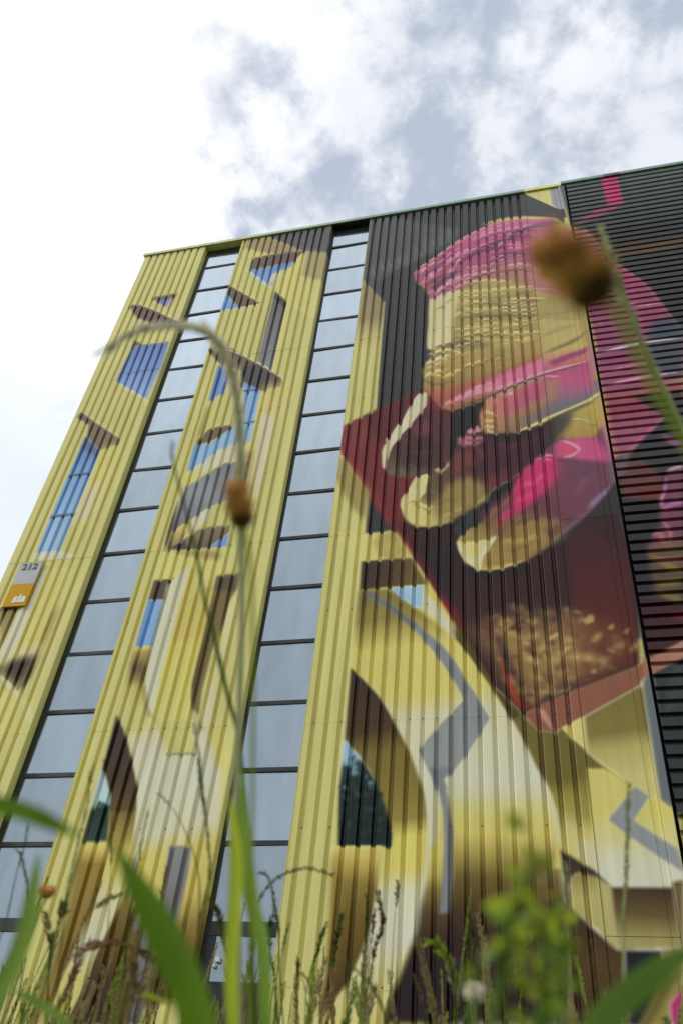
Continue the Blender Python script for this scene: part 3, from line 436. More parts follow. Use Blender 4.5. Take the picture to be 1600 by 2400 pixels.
((130,54,96),12,0.8,0,[-180,1530,-176,1531,-172,1533,-166,1533,-159,1535,-152,1541,-145,1549,-136,1559,-128,1571,-127,1571,-134,1558,-140,1545,-148,1536,-156,1530,-165,1527,-172,1527,-177,1528,-180,1530]),
((112,50,88),12,0.5,0,[-180,1525,-176,1525,-172,1526,-166,1526,-159,1529,-151,1534,-144,1542,-136,1553,-128,1566,-128,1566,-135,1553,-141,1541,-149,1532,-157,1526,-165,1524,-172,1523,-176,1524,-180,1524]),
((206,128,164),12,0.8,0,[-41,1640,-31,1644,-20,1646,-10,1642,0,1637,8,1631,16,1627,21,1625,27,1624,27,1623,21,1622,13,1621,5,1626,-3,1631,-12,1637,-21,1640,-31,1641,-41,1639]),
((112,50,88),12,0.5,0,[-41,1634,-31,1637,-21,1639,-11,1635,-1,1630,7,1624,15,1620,20,1618,26,1618,26,1618,20,1617,14,1617,6,1622,-3,1627,-12,1633,-21,1636,-31,1636,-41,1634]),
((212,150,178),12,0.8,0,[-158,1511,-154,1517,-150,1524,-145,1530,-140,1537,-135,1543,-129,1548,-122,1550,-115,1551,-115,1550,-121,1547,-126,1543,-130,1539,-135,1533,-140,1526,-145,1520,-152,1515,-158,1511]),
((112,50,88),12,0.5,0,[-158,1506,-153,1511,-149,1517,-144,1524,-139,1531,-134,1537,-128,1542,-122,1544,-115,1545,-115,1545,-121,1542,-127,1539,-132,1535,-136,1529,-141,1522,-146,1515,-152,1510,-158,1506]),
((130,54,96),12,0.8,0,[-103,1582,-95,1585,-85,1587,-70,1586,-54,1584,-40,1585,-24,1586,-6,1586,13,1585,14,1585,-6,1584,-24,1582,-40,1581,-54,1581,-70,1582,-85,1583,-95,1583,-103,1582]),
((206,140,170),12,0.5,0,[-103,1576,-95,1579,-85,1581,-70,1580,-55,1579,-40,1579,-24,1580,-6,1580,13,1580,13,1580,-6,1578,-24,1577,-40,1576,-55,1576,-71,1577,-85,1578,-95,1578,-103,1576]),
((98,62,88),12,0.8,0,[-183,1515,-183,1518,-179,1520,-177,1515,-175,1508,-174,1502,-174,1500,-174,1500,-170,1502,-170,1502,-172,1498,-176,1496,-178,1501,-179,1507,-181,1513,-183,1517,-181,1517,-182,1515]),
((206,140,170),12,0.5,0,[-183,1510,-182,1513,-180,1514,-178,1509,-176,1503,-174,1497,-174,1494,-173,1494,-170,1497,-170,1496,-172,1493,-176,1492,-177,1496,-178,1502,-180,1508,-182,1513,-181,1512,-182,1510]),
((98,62,88),12,0.8,0,[-141,1586,-130,1596,-120,1606,-109,1616,-96,1625,-79,1636,-59,1643,-36,1642,-11,1638,-11,1638,-36,1640,-59,1639,-78,1632,-94,1622,-106,1613,-117,1603,-129,1595,-141,1586]),
((112,50,88),12,0.5,0,[-141,1581,-130,1590,-120,1600,-109,1610,-96,1619,-79,1629,-59,1637,-36,1636,-11,1632,-11,1632,-36,1634,-59,1634,-78,1627,-94,1617,-107,1608,-118,1598,-129,1589,-141,1580]),
((112,50,88),12,0.8,0,[-162,1539,-157,1544,-152,1550,-146,1552,-141,1555,-134,1562,-126,1570,-117,1576,-109,1583,-108,1582,-115,1574,-122,1565,-130,1557,-137,1550,-144,1547,-149,1544,-155,1542,-162,1538]),
((206,140,170),12,0.5,0,[-162,1533,-156,1538,-151,1543,-146,1546,-140,1548,-133,1555,-125,1563,-117,1570,-109,1577,-109,1577,-116,1569,-123,1561,-130,1553,-138,1546,-144,1543,-149,1540,-156,1537,-162,1533]),
((130,54,96),12,0.8,0,[-72,1662,-51,1672,-29,1679,-9,1677,9,1671,23,1663,34,1654,44,1647,54,1640,54,1640,43,1645,31,1650,20,1659,7,1666,-10,1672,-29,1674,-50,1669,-72,1661]),
((112,50,88),12,0.5,0,[-72,1656,-51,1665,-29,1672,-9,1670,9,1664,22,1656,33,1648,43,1641,54,1634,54,1634,43,1640,31,1645,20,1654,7,1662,-10,1667,-29,1669,-50,1664,-72,1656]),
((130,54,96),12,0.8,0,[-110,1532,-100,1536,-89,1542,-79,1545,-67,1548,-47,1550,-26,1549,-10,1544,4,1538,4,1537,-11,1541,-27,1543,-47,1544,-66,1542,-77,1540,-87,1536,-99,1534,-110,1531]),
((112,50,88),12,0.5,0,[-110,1526,-99,1530,-88,1535,-79,1539,-66,1542,-47,1543,-26,1542,-11,1538,4,1532,3,1532,-11,1536,-27,1539,-47,1540,-66,1539,-78,1536,-87,1532,-99,1529,-110,1526]),
((112,50,88),12,0.8,0,[-163,1494,-161,1500,-159,1506,-156,1513,-152,1519,-148,1522,-144,1523,-140,1521,-137,1520,-137,1519,-140,1518,-143,1517,-145,1516,-148,1515,-151,1510,-154,1503,-158,1498,-162,1494]),
((206,140,170),12,0.5,0,[-163,1489,-160,1494,-158,1500,-154,1507,-151,1512,-147,1515,-144,1516,-140,1516,-137,1514,-137,1514,-140,1514,-143,1513,-146,1512,-149,1510,-152,1505,-155,1499,-159,1494,-162,1489]),
((184,96,140),100,0.8,0,[32,1678,109,1654,130,1596,126,1452,89,1421,42,1465,16,1481,16,1630]),
((178,150,104),90,0.8,0,[22,1552,68,1544,74,1484,43,1474,22,1508]),
((92,94,110),40,0.8,0,[13,1685,20,1697,31,1706,48,1709,65,1708,80,1701,94,1693,93,1691,78,1693,63,1695,48,1696,36,1694,25,1690,14,1684]),
((120,86,116),30,0.7,0,[18,1583,28,1591,40,1594,56,1591,72,1583,71,1582,55,1586,40,1589,30,1586,19,1582]),
((188,76,130),30,0.8,0,[23,1468,39,1463,53,1455,69,1449,86,1440,85,1440,67,1442,50,1448,35,1456,22,1468]),
((210,180,170),12,1.0,0,[21,1471,40,1465,57,1458,72,1449,85,1439,85,1439,71,1447,56,1456,39,1463,21,1470]),
((196,186,128),30,0.9,0,[-173,1476,-154,1493,-120,1502,-128,1453,-133,1395,-138,1340,-159,1334,-177,1321,-181,1329,-180,1390,-179,1433,-178,1460]),
((200,192,160),30,0.7,0,[-180,1483,-164,1490,-141,1502,-122,1501,-132,1465,-138,1391,-153,1343,-177,1323,-180,1344,-178,1406,-180,1438]),
((150,138,84),20,0.95,0,[-173,1443,-166,1450,-156,1457,-144,1471,-129,1487,-128,1486,-139,1467,-151,1451,-162,1444,-172,1442]),
((202,192,138),20,0.95,0,[-119,1496,-102,1495,-84,1493,-62,1491,-37,1489,-8,1484,21,1479,21,1478,-9,1480,-37,1482,-62,1484,-84,1486,-103,1490,-119,1495]),
((196,180,120),20,0.95,0,[-116,1524,-91,1528,-67,1527,-42,1518,-20,1504,-21,1504,-45,1511,-68,1520,-91,1521,-116,1523]),
((124,108,72),20,0.95,0,[-132,1406,-111,1409,-91,1412,-72,1408,-54,1403,-32,1400,-9,1397,7,1388,22,1380,21,1379,5,1384,-12,1387,-33,1390,-56,1392,-75,1397,-92,1401,-111,1404,-132,1405]),
((196,182,120),20,0.95,0,[-135,1412,-129,1423,-117,1432,-94,1430,-70,1426,-47,1427,-24,1428,-24,1427,-47,1422,-70,1419,-95,1422,-116,1425,-125,1420,-134,1411]),
((150,128,92),20,0.95,0,[25,1432,57,1432,57,1430,25,1430]),
((150,124,92),20,0.95,0,[-69,1450,-44,1439,-23,1428,-2,1428,21,1427,21,1426,-1,1416,-26,1416,-50,1428,-70,1449]),
((204,190,126),20,0.95,0,[-135,1375,-116,1374,-97,1372,-80,1364,-64,1354,-47,1348,-27,1344,-2,1337,24,1331,24,1330,-3,1333,-28,1336,-49,1341,-67,1348,-84,1357,-99,1365,-116,1371,-135,1374]),
((140,124,78),20,0.95,0,[-116,1351,-93,1352,-71,1349,-48,1342,-28,1330,-28,1330,-51,1334,-73,1340,-94,1344,-116,1350]),
((210,206,170),20,0.95,0,[-178,1390,-170,1396,-159,1398,-146,1396,-132,1390,-132,1389,-147,1391,-160,1394,-169,1392,-178,1390]),
((216,212,190),20,0.95,0,[-180,1322,-170,1329,-159,1336,-147,1337,-139,1340,-139,1358,-141,1381,-141,1381,-137,1358,-136,1339,-146,1334,-158,1333,-169,1328,-180,1321]),
((120,104,84),20,0.95,0,[-168,1304,-162,1310,-155,1317,-142,1327,-123,1336,-101,1333,-78,1326,-78,1325,-102,1327,-122,1327,-137,1319,-150,1309,-159,1305,-167,1304]),
((102,90,78),20,0.95,0,[-120,1331,-109,1338,-98,1338,-86,1334,-78,1325,-78,1323,-90,1322,-100,1324,-109,1324,-120,1330]),
((132,114,78),20,0.95,0,[-185,1282,-176,1294,-164,1304,-152,1312,-138,1315,-137,1314,-147,1304,-159,1297,-170,1288,-184,1281]),
((206,196,160),20,0.95,0,[-182,1266,-167,1276,-154,1282,-151,1286,-147,1288,-146,1287,-145,1281,-150,1276,-164,1270,-181,1266]),
((200,186,120),20,0.95,0,[-184,1248,-174,1253,-161,1258,-140,1261,-118,1265,-97,1269,-76,1273,-76,1272,-96,1265,-116,1259,-139,1255,-160,1252,-173,1249,-184,1248]),
((196,178,108),20,0.95,0,[-134,1310,-116,1302,-100,1292,-79,1280,-59,1265,-60,1264,-84,1272,-104,1284,-121,1295,-135,1309]),
((140,122,76),20,0.95,0,[-146,1283,-133,1290,-117,1295,-95,1292,-74,1290,-52,1297,-29,1306,-29,1305,-50,1292,-72,1283,-96,1284,-117,1287,-132,1285,-146,1282]),
((196,178,110),20,0.95,0,[-76,1307,-52,1312,-30,1315,-8,1319,15,1321,15,1320,-6,1311,-28,1306,-52,1304,-75,1306]),
((142,124,80),20,0.95,0,[-65,1280,-42,1289,-16,1297,14,1308,48,1318,48,1317,17,1301,-14,1289,-40,1282,-64,1279]),
((196,178,118),20,0.95,0,[3,1364,52,1367,52,1366,3,1362]),
((138,122,80),25,0.85,0,[-128,1482,-106,1471,-84,1463,-61,1461,-38,1462,-15,1458,8,1452,8,1451,-16,1452,-38,1454,-61,1453,-86,1455,-108,1466,-129,1481]),
((190,176,118),25,0.85,0,[-128,1454,-110,1456,-91,1457,-72,1460,-53,1462,-53,1462,-72,1456,-90,1452,-110,1451,-128,1453]),
((150,116,88),25,0.85,0,[-22,1471,1,1468,20,1453,24,1426,17,1396,16,1396,10,1425,7,1447,-6,1456,-22,1470]),
((178,162,104),25,0.85,0,[-116,1381,-86,1384,-55,1380,-23,1369,8,1352,8,1351,-25,1362,-57,1374,-86,1377,-116,1380]),
((176,160,100),25,0.85,0,[-128,1353,-108,1345,-85,1337,-57,1327,-28,1319,-3,1314,20,1310,20,1309,-4,1309,-30,1311,-59,1320,-88,1330,-110,1340,-129,1352]),
((112,96,68),25,0.85,0,[-117,1313,-96,1317,-77,1316,-68,1307,-64,1294,-64,1294,-72,1304,-79,1312,-96,1312,-117,1312]),
((118,100,70),25,0.85,0,[-64,1299,-52,1290,-44,1278,-40,1260,-42,1242,-43,1242,-48,1259,-51,1275,-58,1286,-64,1298]),
((198,184,118),25,0.85,0,[-152,1275,-135,1278,-117,1278,-95,1277,-73,1272,-73,1272,-96,1273,-117,1274,-135,1274,-152,1274]),
((160,142,88),25,0.85,0,[-80,1246,-56,1263,-32,1276,-9,1282,12,1283,13,1282,-8,1275,-29,1269,-53,1257,-80,1245]),
((176,164,112),25,0.85,0,[-166,1457,-162,1429,-160,1402,-160,1378,-163,1356,-164,1356,-165,1378,-165,1402,-167,1429,-167,1457]),
((216,210,176),25,0.85,0,[-147,1469,-146,1442,-146,1415,-146,1388,-146,1362,-147,1362,-150,1388,-151,1415,-151,1442,-148,1469]),
((124,106,70),14,0.75,0,[-52,1419,-43,1418,-34,1417,-23,1416,-13,1414,-3,1412,8,1410,7,1409,-3,1410,-14,1410,-24,1412,-34,1413,-43,1416,-52,1418]),
((206,194,134),12,0.8,0,[-52,1424,-43,1424,-33,1423,-23,1422,-13,1420,-2,1418,8,1415,8,1415,-3,1415,-13,1416,-24,1418,-34,1419,-43,1421,-52,1424]),
((112,96,64),14,0.75,0,[-107,1347,-103,1349,-99,1351,-94,1352,-89,1353,-84,1351,-80,1348,-80,1348,-85,1348,-89,1348,-94,1347,-98,1346,-102,1346,-107,1346]),
((206,194,134),12,0.8,0,[-107,1352,-103,1354,-99,1356,-94,1357,-89,1357,-84,1356,-80,1354,-80,1354,-84,1354,-89,1354,-94,1354,-98,1353,-102,1352,-107,1352]),
((124,106,70),14,0.75,0,[-57,1240,-50,1238,-43,1236,-36,1236,-28,1237,-20,1241,-11,1247,-10,1246,-18,1238,-26,1232,-35,1230,-44,1231,-51,1234,-57,1239]),
((206,194,134),12,0.8,0,[-57,1245,-50,1242,-43,1240,-35,1240,-28,1241,-19,1246,-10,1252,-10,1251,-18,1244,-26,1238,-35,1236,-44,1237,-51,1240,-57,1244]),
((112,96,64),14,0.75,0,[-74,1236,-66,1238,-57,1239,-47,1242,-37,1244,-26,1247,-15,1249,-15,1248,-25,1243,-35,1239,-46,1236,-56,1234,-65,1234,-74,1235]),
((206,194,134),12,0.8,0,[-74,1241,-65,1242,-56,1243,-46,1245,-36,1248,-25,1251,-15,1254,-15,1254,-25,1249,-35,1245,-46,1242,-56,1240,-65,1240,-74,1240]),
((124,106,70),14,0.75,0,[-24,1422,-16,1421,-8,1419,0,1417,9,1416,18,1414,26,1412,26,1412,17,1411,8,1412,0,1413,-9,1415,-17,1418,-24,1421]),
((206,194,134),12,0.8,0,[-23,1428,-16,1426,-8,1424,0,1422,9,1421,18,1420,26,1418,26,1418,18,1418,9,1418,0,1420,-9,1422,-16,1424,-23,1427]),
((112,96,64),14,0.75,0,[-40,1340,-36,1344,-31,1347,-26,1350,-19,1350,-14,1347,-9,1343,-9,1342,-15,1344,-20,1345,-24,1345,-29,1343,-34,1341,-39,1340]),
((196,182,120),12,0.8,0,[-39,1345,-35,1349,-30,1352,-25,1354,-19,1355,-14,1352,-9,1348,-9,1348,-14,1350,-19,1352,-24,1351,-29,1349,-34,1347,-39,1345]),
((124,106,70),14,0.75,0,[-90,1330,-84,1335,-77,1339,-69,1342,-60,1343,-52,1340,-45,1335,-46,1335,-54,1337,-61,1338,-68,1337,-75,1334,-82,1332,-89,1330]),
((196,182,120),12,0.8,0,[-89,1335,-83,1340,-77,1344,-69,1347,-60,1348,-52,1345,-45,1340,-45,1340,-53,1343,-61,1345,-68,1344,-75,1341,-82,1338,-89,1335]),
((112,96,64),14,0.75,0,[-97,1346,-90,1349,-82,1352,-73,1354,-64,1355,-54,1353,-46,1349,-46,1348,-55,1349,-64,1350,-72,1349,-81,1347,-89,1346,-97,1345]),
((196,182,120),12,0.8,0,[-97,1351,-90,1354,-82,1357,-73,1359,-64,1360,-54,1358,-46,1354,-46,1354,-55,1355,-64,1356,-72,1355,-81,1353,-89,1352,-97,1351]),
((124,106,70),14,0.75,0,[-126,1480,-117,1478,-107,1476,-97,1474,-86,1471,-76,1468,-66,1465,-66,1464,-77,1465,-87,1466,-98,1469,-109,1472,-118,1475,-126,1480]),
((206,194,134),12,0.8,0,[-126,1486,-117,1484,-107,1482,-97,1479,-86,1476,-76,1474,-66,1471,-66,1470,-76,1471,-87,1473,-98,1476,-108,1478,-118,1482,-126,1486]),
((124,106,70),14,0.75,0,[-114,1430,-106,1424,-99,1420,-92,1416,-84,1414,-77,1416,-68,1419,-68,1419,-76,1413,-84,1410,-93,1412,-101,1416,-108,1422,-114,1429]),
((206,194,134),12,0.8,0,[-114,1436,-107,1430,-99,1425,-92,1421,-84,1419,-76,1421,-68,1425,-68,1425,-76,1419,-84,1416,-93,1418,-101,1422,-108,1429,-114,1435]),
((112,96,64),14,0.75,0,[-36,1440,-26,1441,-16,1440,-4,1439,8,1437,19,1432,30,1428,30,1427,18,1429,7,1432,-5,1434,-16,1435,-27,1438,-36,1440]),
((206,194,134),12,0.8,0,[-36,1446,-26,1446,-16,1446,-4,1444,8,1442,19,1438,31,1433,30,1433,19,1436,7,1438,-5,1440,-16,1442,-26,1444,-36,1446]),
((112,96,64),14,0.75,0,[-69,1234,-59,1237,-49,1240,-37,1244,-25,1248,-13,1249,0,1250,0,1250,-12,1246,-24,1243,-36,1240,-48,1236,-58,1234,-68,1233]),
((206,194,134),12,0.8,0,[-68,1238,-59,1242,-48,1245,-37,1249,-24,1252,-12,1254,0,1256,0,1255,-12,1252,-23,1248,-36,1245,-47,1241,-58,1239,-68,1238]),
((124,106,70),14,0.75,0,[-126,1438,-115,1434,-104,1430,-92,1426,-80,1424,-69,1424,-56,1424,-56,1424,-68,1420,-81,1419,-94,1421,-106,1425,-117,1431,-126,1437]),
((196,182,120),12,0.8,0,[-126,1444,-116,1439,-105,1435,-93,1431,-80,1429,-68,1429,-56,1430,-56,1430,-68,1427,-81,1426,-93,1428,-106,1432,-116,1438,-126,1443]),
((112,96,64),14,0.75,0,[-130,1316,-125,1318,-119,1320,-112,1322,-105,1323,-98,1322,-91,1320,-91,1320,-98,1318,-105,1318,-111,1316,-118,1315,-124,1315,-130,1315]),
((196,182,120),12,0.8,0,[-130,1321,-125,1323,-119,1325,-112,1327,-105,1328,-98,1327,-91,1326,-91,1325,-98,1324,-105,1324,-111,1322,-118,1321,-124,1320,-130,1320]),
((112,96,64),14,0.75,0,[-117,1465,-108,1459,-98,1453,-87,1448,-77,1445,-66,1446,-55,1448,-55,1447,-66,1443,-77,1440,-89,1444,-100,1449,-109,1457,-118,1465]),
((196,182,120),12,0.8,0,[-117,1471,-108,1465,-98,1459,-87,1454,-77,1451,-66,1452,-55,1454,-55,1453,-66,1449,-77,1446,-89,1450,-100,1456,-109,1463,-118,1471]),
((124,106,70),14,0.75,0,[-36,1264,-28,1267,-20,1269,-10,1272,0,1274,10,1274,19,1274,19,1273,10,1271,1,1269,-9,1267,-18,1264,-27,1263,-35,1263]),
((196,182,120),12,0.8,0,[-35,1269,-27,1271,-19,1274,-10,1276,0,1278,10,1279,20,1278,20,1278,10,1277,1,1275,-9,1273,-18,1270,-27,1269,-35,1268]),
((124,106,70),14,0.75,0,[-48,1424,-42,1428,-34,1431,-26,1433,-16,1432,-8,1426,-1,1420,-2,1419,-10,1423,-18,1427,-25,1427,-33,1426,-40,1425,-48,1424]),
((206,194,134),12,0.8,0,[-48,1430,-41,1434,-34,1436,-25,1438,-16,1437,-8,1432,-1,1425,-1,1425,-10,1430,-17,1433,-25,1434,-33,1433,-40,1431,-48,1430]),
((112,96,64),14,0.75,0,[-69,1258,-64,1261,-58,1264,-51,1266,-44,1268,-37,1268,-30,1266,-30,1265,-37,1264,-43,1262,-50,1260,-56,1258,-62,1257,-68,1257]),
((206,194,134),12,0.8,0,[-68,1263,-63,1265,-57,1267,-51,1270,-44,1271,-37,1272,-30,1271,-30,1271,-37,1270,-43,1269,-50,1267,-56,1265,-62,1264,-68,1262]),
((112,96,64),14,0.75,0,[-112,1375,-103,1372,-94,1369,-84,1367,-74,1366,-63,1368,-53,1370,-52,1370,-63,1366,-73,1363,-84,1364,-95,1366,-104,1370,-112,1374]),
((206,194,134),12,0.8,0,[-112,1380,-103,1378,-94,1375,-84,1373,-74,1372,-63,1374,-52,1376,-52,1375,-62,1371,-73,1368,-84,1369,-95,1371,-104,1375,-112,1380]),
((112,96,64),14,0.75,0,[-24,1377,-16,1373,-9,1369,-2,1366,5,1365,13,1367,22,1370,22,1369,14,1364,6,1360,-3,1362,-12,1365,-18,1370,-24,1376]),
((196,182,120),12,0.8,0,[-24,1382,-16,1378,-9,1374,-2,1371,6,1370,14,1372,22,1375,23,1375,15,1370,6,1367,-3,1368,-11,1371,-18,1376,-24,1382]),
((112,96,64),14,0.75,0,[-46,1408,-36,1406,-26,1404,-15,1402,-3,1401,8,1399,19,1398,19,1398,8,1396,-4,1396,-15,1398,-27,1400,-37,1403,-46,1407]),
((206,194,134),12,0.8,0,[-46,1414,-36,1412,-26,1410,-14,1408,-3,1406,8,1405,20,1404,20,1403,8,1402,-3,1402,-15,1404,-26,1406,-36,1409,-46,1413]),
((112,96,64),14,0.75,0,[-34,1359,-26,1359,-19,1359,-12,1358,-4,1358,4,1357,13,1356,13,1356,5,1354,-4,1352,-12,1352,-20,1353,-27,1355,-34,1358]),
((196,182,120),12,0.8,0,[-33,1364,-26,1364,-19,1363,-11,1362,-3,1362,5,1362,13,1362,13,1361,5,1360,-3,1359,-12,1359,-20,1360,-27,1362,-33,1364]),
((124,106,70),14,0.75,0,[-106,1290,-101,1290,-96,1289,-90,1289,-85,1289,-79,1291,-72,1293,-72,1292,-77,1287,-84,1284,-90,1283,-97,1283,-102,1286,-106,1289]),
((206,194,134),12,0.8,0,[-106,1295,-101,1294,-96,1294,-90,1293,-85,1294,-79,1296,-72,1298,-72,1298,-78,1293,-84,1290,-90,1289,-96,1289,-102,1292,-106,1295]),
((124,106,70),14,0.75,0,[-127,1342,-119,1345,-111,1348,-101,1349,-90,1350,-80,1349,-70,1346,-70,1345,-80,1346,-90,1346,-100,1345,-110,1343,-119,1342,-127,1341]),
((206,194,134),12,0.8,0,[-127,1347,-119,1350,-110,1353,-101,1354,-90,1356,-80,1354,-70,1351,-70,1351,-80,1351,-90,1352,-100,1351,-110,1349,-119,1348,-127,1347]),
((124,106,70),14,0.75,0,[-36,1441,-25,1441,-13,1440,1,1438,14,1436,28,1431,40,1426,40,1426,27,1428,14,1432,0,1434,-13,1436,-25,1438,-36,1440]),
((206,194,134),12,0.8,0,[-36,1447,-24,1446,-12,1445,1,1444,15,1441,28,1437,41,1432,41,1431,27,1435,14,1438,0,1441,-13,1443,-25,1445,-36,1446]),
((112,96,64),14,0.75,0,[-62,1302,-52,1299,-43,1297,-32,1295,-21,1296,-9,1300,3,1305,3,1304,-8,1297,-20,1291,-32,1290,-44,1292,-54,1296,-63,1302]),
((196,182,120),12,0.8,0,[-62,1308,-52,1304,-42,1302,-32,1300,-20,1301,-9,1305,3,1310,3,1310,-8,1303,-20,1297,-32,1296,-43,1298,-53,1302,-63,1307]),
((124,106,70),14,0.75,0,[-75,1348,-64,1353,-54,1357,-41,1360,-28,1362,-16,1358,-4,1352,-4,1352,-16,1356,-28,1358,-40,1357,-52,1354,-64,1351,-74,1347]),
((196,182,120),12,0.8,0,[-74,1353,-64,1358,-53,1362,-41,1366,-28,1367,-15,1363,-4,1357,-4,1357,-16,1361,-28,1364,-40,1363,-52,1360,-64,1356,-74,1353]),
((124,106,70),14,0.75,0,[-42,1286,-33,1288,-24,1290,-13,1292,-2,1294,9,1294,19,1294,19,1293,9,1291,-2,1290,-12,1288,-23,1286,-32,1285,-42,1285]),
((206,194,134),12,0.8,0,[-42,1291,-33,1293,-23,1295,-13,1297,-2,1299,9,1299,20,1299,20,1298,9,1297,-1,1296,-12,1294,-23,1292,-32,1291,-42,1290]),
((112,96,64),14,0.75,0,[-25,1299,-20,1300,-16,1301,-11,1302,-6,1303,0,1302,5,1301,5,1301,0,1299,-5,1298,-10,1297,-16,1297,-20,1297,-25,1298]),
((196,182,120),12,0.8,0,[-25,1304,-20,1305,-16,1306,-11,1307,-5,1308,0,1307,6,1307,6,1306,0,1305,-5,1304,-10,1303,-15,1302,-20,1302,-25,1303]),
((112,96,64),14,0.75,0,[-26,1392,-19,1391,-12,1390,-4,1388,4,1387,12,1387,20,1386,20,1385,12,1383,4,1382,-5,1383,-13,1384,-20,1388,-26,1391]),
((206,194,134),12,0.8,0,[-26,1398,-19,1396,-12,1394,-4,1393,4,1392,12,1391,20,1391,20,1391,12,1390,4,1389,-4,1390,-12,1392,-19,1394,-26,1397]),
((124,106,70),14,0.75,0,[-88,1390,-83,1390,-77,1389,-71,1388,-65,1388,-60,1387,-53,1387,-53,1386,-59,1385,-66,1384,-72,1385,-78,1386,-83,1387,-88,1390]),
((196,182,120),12,0.8,0,[-88,1396,-82,1396,-77,1395,-71,1394,-65,1394,-59,1393,-53,1392,-53,1392,-59,1391,-65,1390,-72,1390,-78,1391,-83,1393,-88,1395]),
((112,96,64),14,0.75,0,[-81,1285,-76,1282,-71,1280,-67,1278,-62,1278,-57,1281,-50,1286,-50,1286,-55,1279,-60,1273,-68,1273,-74,1275,-78,1280,-82,1285]),
((196,182,120),12,0.8,0,[-81,1291,-76,1287,-71,1284,-67,1282,-62,1283,-57,1286,-50,1291,-50,1291,-55,1284,-61,1279,-67,1279,-73,1281,-78,1285,-82,1290]),
((124,106,70),14,0.75,0,[-56,1303,-50,1300,-44,1297,-38,1295,-32,1295,-25,1298,-18,1303,-17,1303,-24,1296,-31,1291,-39,1291,-46,1293,-52,1297,-56,1303]),
((206,194,134),12,0.8,0,[-56,1308,-50,1305,-44,1302,-38,1300,-32,1300,-25,1304,-18,1308,-17,1308,-24,1301,-31,1296,-38,1296,-46,1298,-52,1303,-56,1308]),
((112,96,64),14,0.75,0,[-77,1249,-72,1249,-66,1250,-60,1250,-54,1252,-48,1254,-40,1256,-40,1255,-46,1250,-52,1247,-60,1245,-66,1244,-72,1246,-78,1248]),
((196,182,120),12,0.8,0,[-77,1254,-72,1254,-66,1254,-60,1255,-54,1256,-47,1258,-40,1261,-40,1260,-46,1256,-52,1252,-59,1251,-66,1250,-72,1251,-77,1254]),
((198,184,124),20,0.7,0,[-101,1372,-85,1369,-69,1365,-53,1362,-38,1358,-38,1357,-54,1358,-70,1361,-86,1365,-101,1372]),
((198,184,124),20,0.7,0,[-114,1254,-107,1251,-101,1248,-96,1248,-90,1246,-89,1246,-96,1243,-102,1244,-109,1247,-114,1253]),
((126,110,74),20,0.7,0,[-142,1347,-129,1349,-117,1348,-105,1347,-94,1344,-94,1343,-106,1342,-118,1343,-130,1344,-142,1347]),
((188,172,112),20,0.7,0,[-141,1425,-127,1422,-114,1417,-101,1412,-88,1405,-88,1405,-101,1410,-115,1415,-128,1420,-141,1425]),
((188,172,112),20,0.7,0,[-65,1470,-56,1470,-47,1470,-38,1469,-29,1468,-29,1467,-38,1466,-47,1467,-56,1468,-65,1470]),
((126,110,74),20,0.7,0,[-24,1460,-9,1461,6,1462,20,1465,36,1468,36,1468,22,1461,6,1457,-9,1457,-24,1459]),
((140,122,80),20,0.7,0,[-134,1368,-120,1368,-106,1366,-92,1364,-78,1360,-78,1359,-92,1360,-106,1362,-120,1364,-134,1367]),
((198,184,124),20,0.7,0,[-127,1460,-116,1463,-104,1462,-93,1458,-83,1450,-84,1450,-95,1454,-105,1458,-116,1458,-127,1459]),
((188,172,112),20,0.7,0,[-138,1471,-119,1472,-100,1472,-80,1470,-61,1467,-61,1467,-80,1468,-100,1469,-119,1469,-138,1470]),
((140,122,80),20,0.7,0,[-112,1284,-101,1288,-89,1292,-77,1293,-66,1292,-66,1292,-77,1290,-89,1288,-100,1286,-112,1283]),
((126,110,74),20,0.7,0,[-103,1312,-86,1314,-69,1313,-53,1310,-37,1303,-37,1303,-54,1305,-70,1309,-86,1310,-103,1311]),
((140,122,80),20,0.7,0,[-86,1301,-71,1298,-56,1295,-42,1293,-28,1290,-28,1290,-42,1291,-57,1293,-71,1296,-86,1301]),
((126,110,74),20,0.7,0,[-92,1453,-72,1445,-53,1437,-34,1432,-16,1427,-16,1426,-35,1428,-54,1433,-74,1441,-92,1452]),
((126,110,74),20,0.7,0,[-60,1314,-45,1315,-30,1314,-16,1310,-2,1304,-2,1304,-16,1307,-31,1311,-45,1312,-60,1314]),
((198,184,124),20,0.7,0,[-32,1228,-15,1234,2,1237,18,1240,35,1241,35,1240,19,1236,2,1234,-14,1230,-32,1227]),
((126,110,74),20,0.7,0,[-36,1313,-27,1312,-19,1309,-12,1306,-4,1301,-4,1301,-13,1302,-21,1304,-29,1308,-36,1313]),
((198,184,124),20,0.7,0,[-116,1359,-105,1358,-95,1356,-85,1356,-74,1355,-74,1355,-85,1352,-95,1352,-106,1354,-116,1358]),
((198,184,124),20,0.7,0,[-116,1340,-104,1337,-93,1333,-82,1332,-71,1330,-71,1330,-82,1328,-94,1330,-105,1333,-116,1340]),
((126,110,74),20,0.7,0,[-34,1244,-18,1238,-2,1231,14,1225,29,1219,28,1218,12,1221,-3,1227,-19,1234,-34,1243]),
((188,172,112),20,0.7,0,[-32,1336,-13,1338,6,1337,24,1333,42,1327,42,1327,24,1330,5,1334,-13,1335,-32,1336]),
((188,172,112),20,0.7,0,[-65,1354,-52,1358,-38,1360,-25,1360,-12,1358,-12,1358,-25,1358,-38,1358,-52,1356,-65,1354]),
((140,122,80),20,0.7,0,[-109,1371,-102,1373,-95,1371,-88,1368,-82,1362,-82,1362,-90,1364,-96,1367,-102,1368,-109,1371]),
